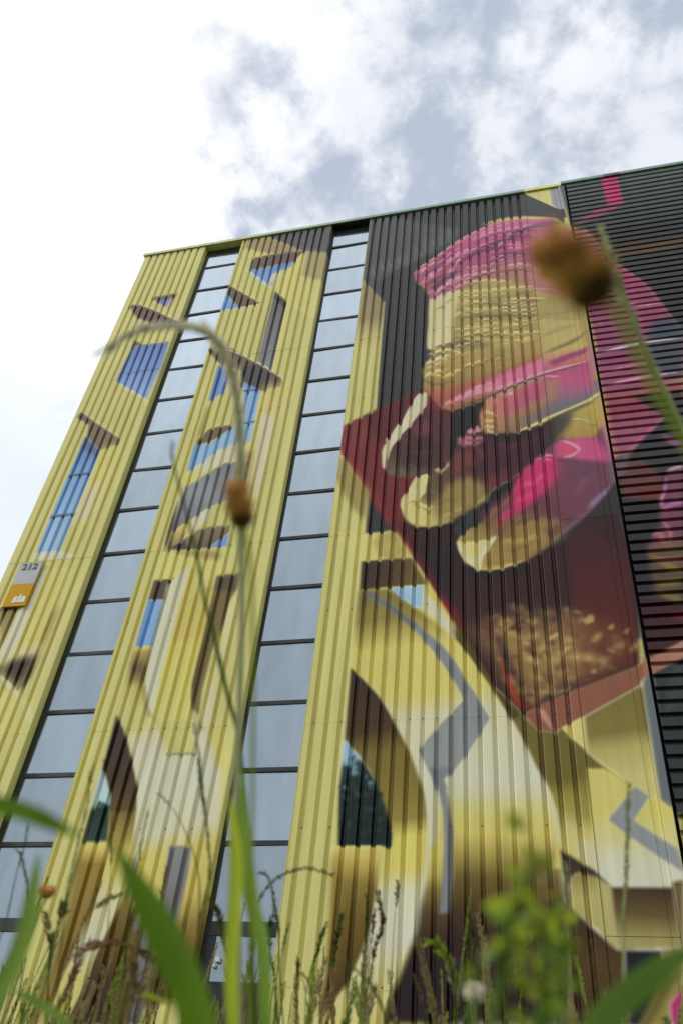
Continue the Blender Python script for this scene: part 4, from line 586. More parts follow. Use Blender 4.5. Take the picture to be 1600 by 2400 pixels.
((188,172,112),20,0.7,0,[-78,1283,-61,1278,-45,1272,-29,1270,-13,1267,-13,1267,-30,1267,-46,1269,-62,1275,-78,1283]),
((188,172,112),20,0.7,0,[-161,1297,-142,1297,-124,1296,-105,1298,-87,1299,-86,1298,-105,1294,-124,1293,-143,1294,-161,1297]),
((126,110,74),20,0.7,0,[-131,1306,-114,1308,-95,1308,-78,1305,-60,1299,-60,1299,-78,1302,-96,1305,-113,1305,-131,1306]),
((140,122,80),20,0.7,0,[-78,1366,-66,1365,-55,1362,-43,1360,-32,1356,-32,1356,-44,1356,-55,1358,-67,1361,-78,1365]),
(([-130,1308],[-104,1188],[(0.0,(160,142,86)),(0.697,(150,122,74)),(1.0,(156,90,80))]),60,0.9,0,[-186,1237,-168,1276,-103,1302,-22,1311,47,1296,41,1221,-71,1194,-130,1169,-166,1152,-181,1158,-179,1182,-185,1203]),
((204,196,160),20,0.95,0,[-184,1280,-173,1290,-161,1296,-152,1299,-144,1298,-143,1297,-150,1291,-158,1288,-169,1283,-184,1279]),
((204,194,150),20,0.95,0,[-186,1241,-179,1252,-168,1258,-157,1259,-146,1255,-146,1254,-157,1252,-166,1251,-175,1246,-186,1241]),
((120,102,72),20,0.95,0,[-185,1235,-178,1229,-170,1225,-161,1220,-151,1219,-141,1222,-130,1226,-130,1226,-139,1218,-150,1212,-163,1214,-174,1219,-181,1226,-186,1234]),
((196,176,104),20,0.95,0,[-175,1252,-160,1244,-146,1241,-128,1252,-104,1266,-78,1270,-50,1270,-50,1269,-77,1265,-102,1260,-124,1246,-145,1234,-162,1240,-176,1252]),
((138,118,76),20,0.95,0,[-130,1256,-111,1258,-91,1260,-66,1274,-37,1288,-36,1288,-62,1266,-89,1252,-111,1250,-130,1255]),
((200,188,140),20,0.95,0,[-179,1306,-170,1313,-158,1317,-144,1317,-130,1313,-130,1312,-144,1310,-157,1310,-167,1307,-179,1305]),
((120,106,84),20,0.95,0,[-168,1326,-157,1331,-144,1333,-130,1332,-116,1328,-116,1327,-130,1325,-143,1326,-156,1324,-168,1325]),
(([-177,1214],[-155,1162],[(0.0,(176,110,76)),(1.0,(160,80,80))]),50,0.6,0,[-182,1211,-130,1209,-52,1235,45,1279,41,1217,-28,1190,-82,1158,-135,1140,-166,1152,-181,1158]),
(([-104,1204],[-91,1182],[(0.0,(180,104,120)),(1.0,(196,110,146))]),40,0.9,0,[-135,1166,-114,1190,-88,1205,-41,1229,44,1262,41,1217,-27,1198,-79,1179,-130,1165]),
((206,150,168),30,0.9,0,[-158,1155,-146,1164,-131,1174,-112,1184,-90,1190,-66,1192,-44,1193,-24,1202,-3,1210,19,1214,41,1217,41,1216,20,1210,0,1203,-20,1193,-42,1184,-65,1182,-88,1180,-109,1174,-128,1167,-144,1161,-158,1154]),
((84,66,84),12,0.95,0,[-135,1146,-120,1152,-105,1158,-91,1163,-77,1167,-62,1175,-44,1185,-24,1194,-3,1203,19,1207,40,1211,40,1210,19,1205,-2,1199,-22,1190,-42,1180,-59,1171,-75,1163,-90,1158,-104,1154,-119,1150,-135,1146]),
((216,186,160),15,0.8,0,[-150,1157,-132,1168,-115,1179,-102,1190,-89,1199,-71,1202,-53,1203,-52,1202,-71,1200,-88,1196,-100,1187,-114,1177,-131,1167,-150,1157]),
((48,47,49),12,1.0,0,[-140,1139,-80,1158,-83,1145,-90,1119,-90,1097,-105,1092,-125,1073,-125,1059,-142,1022,-146,1003,-163,1002,-177,1000,-201,990,-149,1055]),
(([-162,952],[-46,793],[(0.0,(122,54,56)),(0.207,(92,48,48)),(0.602,(66,46,48)),(1.0,(72,48,48))]),8,1.0,0,[-322,1134,-308,1145,-290,1154,-260,1169,-235,1182,-208,1196,-185,1208,-155,1154,-137,1141,-139,1057,-142,1019,-168,999,-212,945,-207,907,-186,883,-141,883,-123,855,-127,846,-115,805,-96,790,-56,792,-3,819,22,830,56,870,74,891,101,873,111,771,97,621,22,593,-11,579,-30,570,-46,558,-65,582,-81,602,-99,642,-118,680,-139,721,-152,747,-172,789,-205,852,-222,881,-244,927,-274,983,-321,1064,-324,1086]),
((134,62,62),50,0.7,0,[-322,1134,-290,1154,-260,1169,-276,1128,-282,1098,-293,1042,-324,1086]),
((100,46,48),60,0.9,0,[-290,1154,-235,1182,-185,1208,-197,1161,-226,1120,-247,1074,-275,1113]),
((150,54,54),40,0.9,0,[-322,1083,-294,1037,-270,989,-244,937,-222,882,-223,881,-253,932,-278,984,-303,1033,-323,1082]),
((164,40,46),60,0.95,0,[-222,882,-198,852,-180,819,-163,785,-152,749,-153,748,-175,779,-192,812,-210,845,-223,881]),
((160,36,42),60,0.9,0,[-171,784,-156,762,-143,740,-132,720,-122,700,-116,682,-112,664,-113,663,-125,678,-135,694,-145,713,-155,734,-164,758,-172,784]),
((60,42,46),120,0.7,0,[-208,840,-149,739,-126,771,-136,864,-185,870]),
(([68,802],[65,610],[(0.0,(84,48,50)),(0.403,(100,48,46)),(0.771,(104,56,46)),(1.0,(90,60,52))]),60,0.8,0,[39,861,110,798,101,698,97,621,22,593,25,728]),
(([-28,725],[-38,573],[(0.0,(78,56,54)),(0.224,(120,92,64)),(0.425,(142,118,74)),(0.791,(134,108,68)),(1.0,(110,76,54))]),160,0.95,0,[-72,706,-38,726,13,727,39,707,30,612,-10,586,-27,576,-46,569,-59,595,-72,640,-104,689,-98,708]),
(([26,656],[88,652],[(0.0,(124,84,58)),(1.0,(112,56,48))]),140,0.8,0,[26,696,74,686,96,670,96,630,47,611,20,602]),
((160,134,82),14,0.6519787128051511,1,[-4,647,-5,645,-12,640,-16,636,-20,638,-13,644,-8,649]),
((160,134,82),30,0.5792655303540537,1,[19,606,17,605,15,602,12,605,11,610,14,612,19,610]),
((176,152,96),30,0.6845063943421461,1,[-19,584,-25,582,-29,581,-36,581,-33,581,-31,584,-25,586]),
((92,56,52),14,0.7,1,[-62,648,-62,646,-66,642,-70,642,-72,647,-66,648,-64,650]),
((176,152,96),50,0.7,1,[-53,701,-54,698,-56,693,-61,688,-64,691,-60,697,-56,700]),
((84,50,54),50,0.7,1,[-57,618,-62,614,-68,615,-73,616,-72,620,-68,619,-61,620]),
((112,66,54),14,0.5526524022723578,1,[29,634,28,632,28,628,25,630,25,631,27,632,29,634]),
((112,66,54),30,0.640909969311744,1,[0,676,0,675,-5,672,-7,673,-8,674,-4,677,-2,675]),
((176,152,96),30,0.5483274681324103,1,[35,666,32,666,32,668,32,670,33,672,34,670,34,668]),
((160,134,82),50,0.4902112112107696,1,[55,623,55,618,49,618,46,622,46,626,52,627,56,626]),
((188,164,106),50,0.7,1,[-68,677,-69,676,-77,680,-81,683,-80,684,-76,682,-70,679]),
((160,134,82),30,0.5254299566009459,1,[42,638,41,634,39,632,35,636,35,638,37,643,40,641]),
((160,134,82),30,0.6421907066876341,1,[-5,618,-8,616,-8,617,-12,616,-11,619,-10,619,-7,620]),
((112,66,54),14,0.7,1,[-37,580,-36,577,-38,576,-40,576,-43,581,-42,583,-39,583]),
((84,50,54),50,0.6121043817981345,1,[10,616,5,617,0,621,-3,625,-2,627,4,626,8,620]),
((112,66,54),30,0.39999999999999997,1,[94,640,93,640,89,639,84,640,84,643,88,643,94,644]),
((124,68,52),50,0.6319004020237395,1,[6,685,5,677,2,673,-6,671,-8,673,-5,680,2,684]),
((140,106,66),14,0.5674587272287822,1,[26,613,24,611,17,613,14,616,15,620,21,621,24,617]),
((84,50,54),14,0.7,1,[-51,620,-52,617,-57,617,-59,617,-59,619,-56,621,-51,620]),
((176,152,96),50,0.49907523030172685,1,[56,634,55,632,47,625,43,624,41,627,46,632,52,637]),
((176,152,96),30,0.6978132837056393,1,[-22,677,-21,672,-27,670,-35,669,-36,672,-31,678,-23,680]),
((160,134,82),50,0.7,1,[-68,687,-71,683,-76,681,-79,681,-81,683,-76,687,-71,688]),
((140,106,66),50,0.6801304359893634,1,[-21,642,-21,641,-24,638,-25,639,-24,641,-22,642,-20,644]),
((112,66,54),30,0.6845510853302091,1,[-24,587,-25,583,-28,580,-32,581,-32,586,-31,589,-26,590]),
((188,164,106),30,0.5027063225362203,1,[58,672,56,666,51,661,47,658,44,660,48,667,52,672]),
((124,68,52),50,0.7,1,[-68,666,-69,664,-77,668,-78,669,-78,674,-74,674,-69,671]),
((92,56,52),14,0.7,1,[-37,694,-40,692,-46,696,-51,702,-51,703,-44,701,-38,697]),
((84,50,54),30,0.7,1,[-30,652,-34,650,-36,649,-37,653,-34,658,-32,658,-29,657]),
((140,106,66),14,0.588662677829742,1,[19,654,15,653,15,653,12,656,14,660,17,661,19,658]),
((124,68,52),30,0.7,1,[-29,665,-32,660,-36,657,-42,660,-42,665,-38,668,-34,668]),
((124,68,52),14,0.6084304205765348,1,[7,598,4,597,0,597,-2,600,-2,602,2,602,6,600]),
((188,164,106),14,0.281111466662323,1,[36,706,35,704,29,706,26,708,27,711,31,710,36,707]),
((140,106,66),14,0.5591880815440003,1,[31,643,28,640,22,643,21,648,24,651,28,651,30,645]),
((160,134,82),50,0.6378060226843486,1,[-4,605,-6,602,-10,602,-10,604,-10,606,-8,607,-6,606]),
((84,50,54),14,0.6370478005376305,1,[1,695,-1,694,-3,692,-3,696,-2,701,1,701,2,699]),
((124,68,52),50,0.7,1,[-48,597,-50,595,-52,594,-58,595,-57,598,-52,600,-50,600]),
((112,66,54),50,0.45198783259648573,1,[79,676,75,674,71,674,66,680,67,680,73,683,76,680]),
((112,66,54),30,0.68069252684769,1,[-14,654,-19,654,-24,655,-28,660,-26,666,-21,663,-15,658]),
((140,106,66),14,0.7,1,[-61,674,-63,674,-66,673,-65,676,-66,677,-63,680,-62,678]),
((92,56,52),30,0.6611468501549959,1,[-12,608,-15,606,-19,607,-21,608,-19,612,-17,614,-16,614]),
((188,164,106),14,0.7,1,[-34,662,-36,659,-41,662,-44,666,-43,665,-40,666,-34,664]),
((124,68,52),14,0.7,1,[-46,646,-48,643,-53,639,-59,637,-60,640,-54,645,-51,646]),
((92,56,52),30,0.7,1,[-42,592,-45,589,-46,588,-51,590,-49,593,-47,596,-44,596]),
((176,152,96),30,0.2970653227473645,1,[22,703,19,701,15,699,15,703,14,707,18,708,21,705]),
((176,152,96),14,0.4116943965641778,1,[93,675,91,672,88,668,85,670,84,672,87,674,90,678]),
((124,68,52),30,0.6062480591888391,1,[13,621,8,620,2,622,-3,627,-1,632,8,633,11,628]),
((160,134,82),30,0.7,1,[-65,669,-64,666,-64,660,-69,661,-72,662,-69,668,-65,670]),
((112,66,54),30,0.5307191497944329,1,[42,638,41,638,35,636,32,638,33,641,35,641,40,640]),
((176,152,96),30,0.7,1,[-58,700,-58,695,-66,694,-71,696,-70,702,-65,706,-59,704]),
((160,134,82),50,0.6662666136389285,1,[-14,644,-13,637,-17,637,-18,638,-19,642,-20,646,-16,646]),
((92,56,52),50,0.7,1,[-39,604,-42,598,-47,599,-50,600,-52,605,-46,608,-42,608]),
((84,50,54),50,0.4404799014009887,1,[83,674,78,671,75,671,72,674,71,678,77,677,82,675]),
((140,106,66),14,0.6292788706673899,1,[3,626,-2,625,-5,626,-6,629,-8,629,-2,632,0,629]),
((92,56,52),50,0.30791396978705654,1,[13,720,13,717,9,714,7,713,3,720,7,722,12,724]),
((160,134,82),50,0.7,1,[-56,675,-56,673,-58,671,-61,673,-60,676,-60,679,-56,677]),
((124,68,52),50,0.7,1,[-62,698,-58,695,-63,689,-67,688,-67,694,-66,699,-64,700]),
((160,134,82),14,0.7,1,[-70,641,-71,639,-71,637,-74,639,-75,642,-73,644,-71,643]),
((176,152,96),30,0.5640669775813169,1,[29,634,26,632,21,636,18,642,19,646,24,645,29,640]),
((188,164,106),50,0.7,1,[-58,610,-63,608,-66,609,-66,614,-64,616,-63,617,-58,615]),
((124,68,52),30,0.7,1,[-31,696,-32,692,-32,692,-35,691,-35,694,-35,697,-34,698]),
((188,164,106),50,0.44093565431568477,1,[82,668,79,667,73,662,68,662,69,663,73,666,80,668]),
((160,134,82),14,0.5340843552007962,1,[36,601,35,602,31,602,29,604,29,604,32,606,34,605]),
((140,106,66),30,0.7,1,[-39,598,-40,594,-45,596,-48,600,-46,604,-41,603,-37,600]),
((124,68,52),14,0.5098156414037522,1,[52,688,52,684,52,684,48,683,48,685,50,686,50,688]),
((84,50,54),14,0.6993466537992861,1,[-25,652,-24,648,-31,643,-35,642,-36,643,-34,649,-26,652]),
((176,152,96),14,0.6007156500372952,1,[12,594,10,591,3,587,0,585,-2,589,3,591,7,595]),
((176,152,96),30,0.44709627795507545,1,[75,651,74,649,71,645,69,645,68,650,70,651,72,654]),
((160,134,82),30,0.6981295121781961,1,[-29,616,-29,614,-29,610,-34,610,-35,611,-33,614,-31,616]),
((140,106,66),30,0.7,1,[-52,591,-52,588,-55,588,-57,590,-55,594,-55,595,-54,594]),
((140,106,66),30,0.7,1,[-67,684,-69,683,-73,680,-75,676,-77,678,-73,681,-70,683]),
((112,66,54),50,0.7,1,[-81,682,-81,676,-87,668,-92,668,-95,672,-93,677,-85,682]),
((176,152,96),14,0.6446379140751002,1,[-8,600,-8,598,-12,596,-17,598,-14,600,-13,602,-7,602]),
((176,152,96),30,0.35,1,[-69,711,-72,707,-81,706,-85,707,-84,710,-81,711,-75,711]),
((140,106,66),30,0.7,1,[-32,592,-33,588,-40,583,-45,582,-44,583,-41,588,-35,593]),
((92,56,52),50,0.4082402269724619,1,[86,622,83,618,82,620,79,620,81,622,82,624,85,624]),
((176,152,96),30,0.7,1,[-42,670,-46,670,-50,672,-53,677,-51,680,-46,678,-42,674]),
((124,68,52),14,0.5594919406381317,1,[33,672,31,670,28,666,25,668,24,670,28,674,30,676]),
((124,68,52),14,0.7,1,[-79,675,-83,675,-88,678,-88,681,-86,685,-83,685,-79,680]),
((140,106,66),50,0.5544044904665659,1,[34,615,30,615,24,617,17,620,18,621,25,620,32,617]),
((188,164,106),30,0.641421908769488,1,[-6,591,-9,589,-12,593,-14,595,-13,597,-10,596,-8,592]),
((84,50,54),14,0.7,1,[-24,700,-23,694,-28,692,-32,691,-33,691,-30,698,-25,701]),
((176,152,96),14,0.5126856274711784,1,[46,616,44,612,41,613,38,614,40,617,42,620,45,618]),
((188,164,106),14,0.5949233199761527,1,[18,654,17,651,12,648,6,645,5,648,9,651,16,655]),
((176,152,96),30,0.7,1,[-34,659,-35,654,-39,651,-40,652,-42,656,-41,661,-38,660]),
((84,50,54),14,0.7,1,[-43,700,-45,695,-50,690,-55,687,-56,689,-51,694,-47,700]),
((112,66,54),50,0.41743302201817084,1,[81,624,79,619,78,621,76,623,78,627,82,628,82,627]),
((188,164,106),30,0.463508433857196,1,[67,621,65,620,59,621,58,623,56,624,62,622,64,622]),
((160,134,82),14,0.6316107957959792,1,[-1,622,-2,617,-7,617,-8,622,-7,625,-3,627,0,624]),
((124,68,52),50,0.5309641324885501,1,[46,690,42,688,41,690,38,693,40,696,42,697,46,693]),
((188,164,106),50,0.530446288528649,1,[41,635,39,636,35,636,31,638,33,640,38,641,40,638]),
((188,164,106),50,0.4768986063923576,1,[63,638,62,632,58,626,53,624,50,626,55,634,59,636]),
((188,164,106),30,0.5283434567189612,1,[44,634,41,632,35,632,31,634,34,638,37,637,43,636]),
((176,152,96),14,0.2980741764976569,1,[20,717,22,710,20,707,15,709,14,713,15,716,19,717]),
((176,152,96),50,0.6693147897515881,1,[-16,657,-14,652,-15,650,-17,651,-18,656,-20,657,-17,658]),
((188,164,106),30,0.35,1,[-31,708,-36,703,-37,704,-38,707,-36,714,-35,713,-30,710]),
((176,152,96),30,0.7,1,[-24,700,-25,695,-30,693,-34,698,-33,702,-28,705,-26,703]),
((176,152,96),30,0.5812899861793683,1,[22,640,21,638,16,638,13,636,11,637,17,640,19,640]),
((92,56,52),30,0.39999999999999997,1,[103,660,102,657,98,656,92,655,91,656,95,660,102,660]),
((92,56,52),30,0.7,1,[-33,589,-33,584,-35,584,-37,583,-40,586,-37,590,-36,592]),
((176,152,96),30,0.6151746866158136,1,[8,650,8,644,6,640,0,640,-1,643,1,646,5,650]),
((84,50,54),30,0.32286176352820706,1,[4,704,1,700,-5,702,-13,700,-12,704,-8,705,0,703]),
((124,68,52),30,0.7,1,[-48,638,-46,635,-49,633,-51,632,-54,634,-51,637,-49,639]),
((176,152,96),50,0.7,1,[-36,645,-38,641,-40,640,-43,643,-43,647,-38,649,-37,648]),
((176,152,96),50,0.6374538407896535,1,[0,633,-1,631,-8,626,-14,625,-15,628,-8,632,-3,633]),
((92,56,52),30,0.5370414248999511,1,[36,608,35,603,33,598,27,597,26,601,29,605,34,610]),
((92,56,52),14,0.35,1,[-29,704,-33,700,-38,702,-44,706,-41,711,-36,713,-30,708]),
((140,106,66),50,0.7,1,[-55,637,-54,634,-56,633,-57,634,-57,635,-56,637,-56,639]),
((140,106,66),50,0.615537425266092,1,[12,693,12,686,7,682,2,679,0,679,3,686,10,691]),
((176,152,96),30,0.6284512363864887,1,[0,588,-3,583,-7,579,-9,579,-10,580,-8,585,-4,588]),
((140,106,66),14,0.7,1,[-53,695,-57,692,-63,693,-68,696,-68,701,-62,702,-57,698]),
((160,134,82),50,0.6861621425771811,1,[-21,611,-25,609,-31,613,-34,615,-32,620,-27,618,-23,615]),
((176,152,96),50,0.35,1,[-43,703,-43,701,-44,700,-49,700,-47,703,-47,706,-43,707]),
((188,164,106),30,0.5770126018285906,1,[27,640,25,636,18,632,12,628,10,631,15,637,24,641]),
((84,50,54),50,0.6821669949892154,1,[-17,642,-19,636,-25,633,-29,633,-28,637,-26,642,-21,645]),
((92,56,52),14,0.48356218511320587,1,[59,653,61,648,57,644,54,644,50,646,52,652,56,654]),
((92,56,52),30,0.6983806209192188,1,[-28,646,-29,645,-32,644,-31,648,-32,651,-31,650,-27,650]),
((92,56,52),14,0.7,1,[-54,621,-56,618,-64,621,-67,624,-65,627,-60,625,-55,622]),
((188,164,106),14,0.5265348666016205,1,[50,701,51,695,46,689,41,688,37,690,41,697,46,702]),
((160,134,82),14,0.6691455616777758,1,[-16,588,-19,586,-24,587,-28,590,-27,593,-23,593,-18,592]),
((84,50,54),50,0.6437305226068193,1,[-4,649,-6,645,-9,645,-11,648,-9,654,-9,656,-6,652]),
((140,106,66),30,0.6500798991591472,1,[-5,648,-8,644,-11,642,-13,646,-15,652,-9,653,-6,652]),
((84,50,54),50,0.683024125643953,1,[-22,632,-22,629,-24,628,-27,628,-26,632,-24,633,-22,635]),
((176,152,96),30,0.5510804346113473,1,[35,695,34,692,30,693,32,695,34,698,37,699,38,696]),
((84,50,54),30,0.7,1,[-36,596,-40,592,-44,593,-50,594,-50,595,-44,596,-39,598]),
((112,66,54),14,0.41357886182250864,1,[88,676,90,672,86,672,86,672,85,676,87,677,89,678]),
((160,134,82),14,0.7,1,[-71,675,-73,673,-78,674,-80,674,-78,679,-77,678,-72,676]),
((176,152,96),50,0.5827386938249698,1,[23,694,23,691,19,691,18,693,18,697,21,698,23,698]),
((188,164,106),14,0.4547432924705216,1,[73,678,71,677,68,676,67,680,70,684,74,685,74,682]),
((188,164,106),30,0.6965616526329801,1,[-22,630,-26,630,-34,634,-38,640,-36,643,-29,642,-23,636]),
((188,164,106),30,0.6254257472352528,1,[3,633,2,631,-3,633,-8,635,-4,636,-2,638,3,635]),
((160,134,82),14,0.7,1,[-33,666,-37,666,-39,667,-40,671,-40,674,-36,674,-34,671]),
((124,68,52),30,0.6485089384921728,1,[-9,597,-11,598,-15,599,-19,604,-18,606,-11,604,-8,601]),
((124,68,52),50,0.4388251861610135,1,[79,640,77,638,73,634,69,634,68,639,70,642,76,642]),
((140,106,66),30,0.7,1,[-38,657,-43,657,-45,658,-46,661,-46,666,-43,667,-39,662]),
((84,50,54),50,0.6937158342369983,1,[-29,596,-28,593,-31,592,-34,591,-32,592,-34,593,-30,596]),
((160,134,82),14,0.643240628185984,1,[-5,590,-8,589,-14,587,-16,588,-18,590,-12,591,-8,593]),
((188,164,106),14,0.4584781779649303,1,[71,642,67,640,65,642,61,648,62,649,65,648,71,644]),
((84,50,54),30,0.34659343949448723,1,[-18,709,-20,706,-25,704,-30,703,-29,705,-25,709,-20,710]),
((112,66,54),30,0.5832106289331606,1,[22,629,18,626,14,622,10,625,10,631,14,635,20,632]),
((188,164,106),30,0.6515263932825648,1,[-9,638,-8,636,-13,635,-14,635,-14,635,-14,637,-10,639]),
((92,56,52),14,0.5010851618694225,1,[53,625,51,621,46,620,44,623,44,626,47,628,51,630]),
((188,164,106),50,0.6455764115060068,1,[-7,640,-9,636,-12,638,-12,641,-11,645,-8,647,-5,644]),
((140,106,66),14,0.6453448902957809,1,[-3,648,-4,646,-6,639,-12,638,-12,639,-12,647,-8,650]),
((188,164,106),30,0.42602433301311826,1,[82,651,81,648,80,647,77,648,76,652,78,653,80,654]),
((176,152,96),14,0.5451770775424302,1,[39,696,40,694,35,693,31,690,32,692,36,696,38,697]),
((124,68,52),14,0.5115003909735505,1,[52,677,50,676,45,677,44,680,45,684,51,684,53,680]),
((140,106,66),30,0.7,1,[-40,692,-38,688,-42,685,-45,683,-47,686,-47,693,-42,694]),
((176,152,96),30,0.7,1,[-50,610,-53,604,-56,603,-61,604,-61,607,-57,610,-52,611]),
((112,66,54),50,0.4623711034357041,1,[72,645,69,639,61,639,58,644,58,646,63,650,71,648]),
((112,66,54),50,0.49153552958250313,1,[60,685,58,681,55,679,55,682,56,687,57,688,58,688]),
((92,56,52),14,0.6419012230582789,1,[-1,659,-3,656,-8,658,-11,662,-9,664,-5,666,-1,666]),
((188,164,106),50,0.35,1,[-37,718,-41,715,-49,717,-55,721,-54,727,-45,725,-38,721]),
((112,66,54),30,0.469868950393442,1,[61,638,63,635,64,634,60,633,59,637,59,640,61,640]),
((160,134,82),14,0.5392840160559099,1,[35,639,36,639,32,640,32,641,31,644,33,644,36,642]),
((112,66,54),14,0.455874443425299,1,[69,636,66,637,65,636,65,639,65,643,69,642,70,640]),
((188,164,106),30,0.6470829925517059,1,[-9,595,-12,591,-13,588,-15,588,-16,588,-16,591,-11,594]),
((188,164,106),50,0.7,1,[-41,592,-41,588,-45,589,-46,593,-48,595,-45,597,-42,594]),
((124,68,52),30,0.5953010876724794,1,[15,635,15,634,10,629,7,626,7,626,9,632,13,635]),
((140,106,66),30,0.5211992054292787,1,[43,644,40,640,38,641,40,644,40,647,43,648,43,647]),
((160,134,82),14,0.4489079466326785,1,[68,619,70,617,67,617,63,616,64,616,67,619,68,621]),
((160,134,82),14,0.5885278104268467,1,[21,666,20,659,14,659,10,661,12,665,14,670,21,667]),
((188,164,106),30,0.6932573484684592,1,[-28,590,-29,588,-31,588,-34,590,-34,593,-30,592,-30,591]),
((160,134,82),30,0.6103912051779913,1,[11,624,11,618,4,612,-1,612,-3,614,1,618,6,625]),
((160,134,82),30,0.5760475990630355,1,[21,655,25,653,22,651,19,650,18,654,19,655,21,658]),
((160,134,82),14,0.7,1,[-55,681,-53,677,-55,675,-59,677,-61,681,-58,684,-58,684]),
((176,152,96),50,0.694437751229457,1,[-26,575,-31,573,-35,576,-39,579,-38,583,-34,581,-29,577]),
((112,66,54),30,0.5393472386409127,1,[35,608,36,603,29,597,25,593,25,595,26,602,32,607]),
((124,68,52),50,0.5907899528475054,1,[24,690,19,686,16,688,12,692,13,697,18,698,23,694]),
((140,106,66),14,0.5739242917239034,1,[26,692,28,688,27,687,24,688,22,693,22,696,24,696]),
((188,164,106),14,0.5196343829533613,1,[49,693,49,690,46,690,44,692,46,693,46,696,48,696]),
((112,66,54),30,0.4029710307107085,1,[90,632,89,628,86,624,81,623,79,626,84,632,89,633]),
((140,106,66),30,0.5710337599260052,1,[29,643,25,642,20,639,15,641,15,644,19,644,27,645]),
((188,164,106),30,0.39999999999999997,1,[101,652,100,647,96,644,90,641,88,642,91,648,96,653]),
((188,164,106),50,0.42672711020056486,1,[85,656,84,652,80,652,75,651,73,652,78,657,83,658]),
((160,134,82),30,0.7,1,[-47,682,-49,678,-52,676,-58,676,-57,681,-55,683,-50,683]),
((140,106,66),30,0.5752973463084222,1,[23,631,21,625,18,627,16,630,13,632,17,637,21,635]),
((112,66,54),14,0.7,1,[-30,651,-35,649,-43,652,-46,659,-44,661,-39,660,-33,656]),
((124,68,52),50,0.7,1,[-30,670,-31,668,-35,670,-38,670,-37,673,-36,672,-33,672]),
((160,134,82),30,0.32747568948779693,1,[2,707,-4,705,-12,708,-16,712,-15,715,-7,715,-1,711]),
((188,164,106),30,0.6753134533945813,1,[-20,609,-20,607,-24,608,-26,610,-27,614,-22,613,-20,611]),
((92,56,52),14,0.7,1,[-39,688,-43,684,-52,684,-58,686,-56,690,-52,691,-44,691]),
((92,56,52),50,0.49081828987449494,1,[52,608,50,604,49,604,47,605,47,608,50,610,52,608]),
((160,134,82),50,0.42829330586153025,1,[83,642,80,641,76,639,72,641,72,643,77,643,82,642]),
((160,134,82),14,0.5869530225495382,1,[22,662,20,661,13,663,11,665,11,668,18,668,21,667]),
((92,56,52),30,0.7,1,[-79,685,-85,685,-90,687,-94,694,-93,696,-88,695,-81,690]),
((176,152,96),50,0.5185934832111697,1,[50,637,45,635,40,636,36,637,36,639,40,640,46,640]),
((84,50,54),30,0.668681031833533,1,[-17,612,-18,610,-22,610,-23,612,-23,615,-19,617,-17,616]),
((176,152,96),30,0.6934024710207182,1,[-20,697,-23,693,-26,693,-28,693,-29,694,-28,697,-25,698]),
((188,164,106),50,0.6665835341335775,1,[-9,659,-10,655,-17,651,-20,650,-24,652,-19,656,-14,661]),
((176,152,96),50,0.5681077518470473,1,[26,631,26,628,22,627,18,627,16,630,20,631,23,633]),
((92,56,52),30,0.47002817192590407,1,[70,662,67,662,61,664,56,667,59,667,64,667,67,665]),
((140,106,66),30,0.6387837589066574,1,[4,687,2,684,-5,681,-10,683,-8,687,-4,689,0,689]),
((92,56,52),14,0.6640277791741034,1,[-13,646,-16,646,-17,646,-18,648,-17,650,-16,649,-13,650]),
((84,50,54),14,0.6250385673507319,1,[-1,622,0,618,-1,616,-2,618,-5,621,-4,626,0,626]),
((176,152,96),14,0.7,1,[-65,692,-66,692,-67,692,-70,693,-69,696,-69,696,-64,696]),
((176,152,96),14,0.7,1,[-61,687,-64,686,-67,685,-66,690,-64,691,-62,692,-61,691]),
((92,56,52),30,0.45985677424055144,1,[66,612,66,611,61,607,59,606,59,608,61,611,63,614]),
((140,106,66),50,0.7,1,[-41,592,-45,590,-53,590,-57,593,-57,595,-51,595,-45,596]),
((176,152,96),50,0.7,1,[-41,662,-41,657,-44,654,-48,657,-50,662,-46,664,-44,665]),
((140,106,66),50,0.6606929107591671,1,[-5,668,-8,665,-16,669,-20,675,-20,679,-12,678,-5,673]),
((188,164,106),14,0.632323375008177,1,[5,674,4,672,-2,667,-9,667,-8,670,-2,674,4,677]),
((124,68,52),14,0.5120410507487039,1,[49,656,50,652,48,651,44,652,43,654,45,657,47,659]),
((84,56,58),30,0.8,0,[-81,687,-66,672,-54,625,-44,598,-57,606,-72,649]),
((168,50,40),20,0.9,0,[-79,659,-69,633,-60,611,-56,597,-54,587,-50,578,-46,572,-40,571,-31,573,-31,572,-40,569,-49,568,-55,575,-58,585,-61,596,-65,610,-71,633,-80,659]),
((110,40,32),20,0.8,0,[-56,586,-46,588,-37,588,-34,586,-34,583,-34,583,-36,584,-38,585,-46,585,-56,586]),
((92,40,44),20,0.9,0,[-138,724,-128,709,-118,692,-107,669,-96,645,-86,624,-77,606,-70,593,-63,582,-64,582,-72,592,-82,603,-92,621,-102,643,-113,666,-123,689,-131,707,-139,724]),
((70,62,64),15,0.9,0,[-46,562,-38,566,-31,571,-22,576,-12,581,1,587,21,595,57,607,97,621,97,620,58,604,23,590,3,582,-10,576,-20,571,-28,567,-37,564,-46,561]),
((70,40,40),30,0.8,0,[-128,697,-115,675,-103,651,-90,624,-79,595,-80,595,-95,622,-108,649,-119,673,-129,697]),
((138,90,72),10,1.0,0,[-46,558,-30,568,-11,578,22,592,97,620,110,630,154,653,150,628,112,607,99,601,92,591,24,552,-9,534,-21,535,-33,540]),
((180,134,116),12,0.8,0,[-30,568,-21,564,-9,534,-12,533,-25,554]),
((136,86,74),12,0.9,0,[-46,558,-30,568,-24,549,-14,534,-30,538]),
((112,72,62),12,1.0,0,[62,580,64,578,63,578,61,580]),
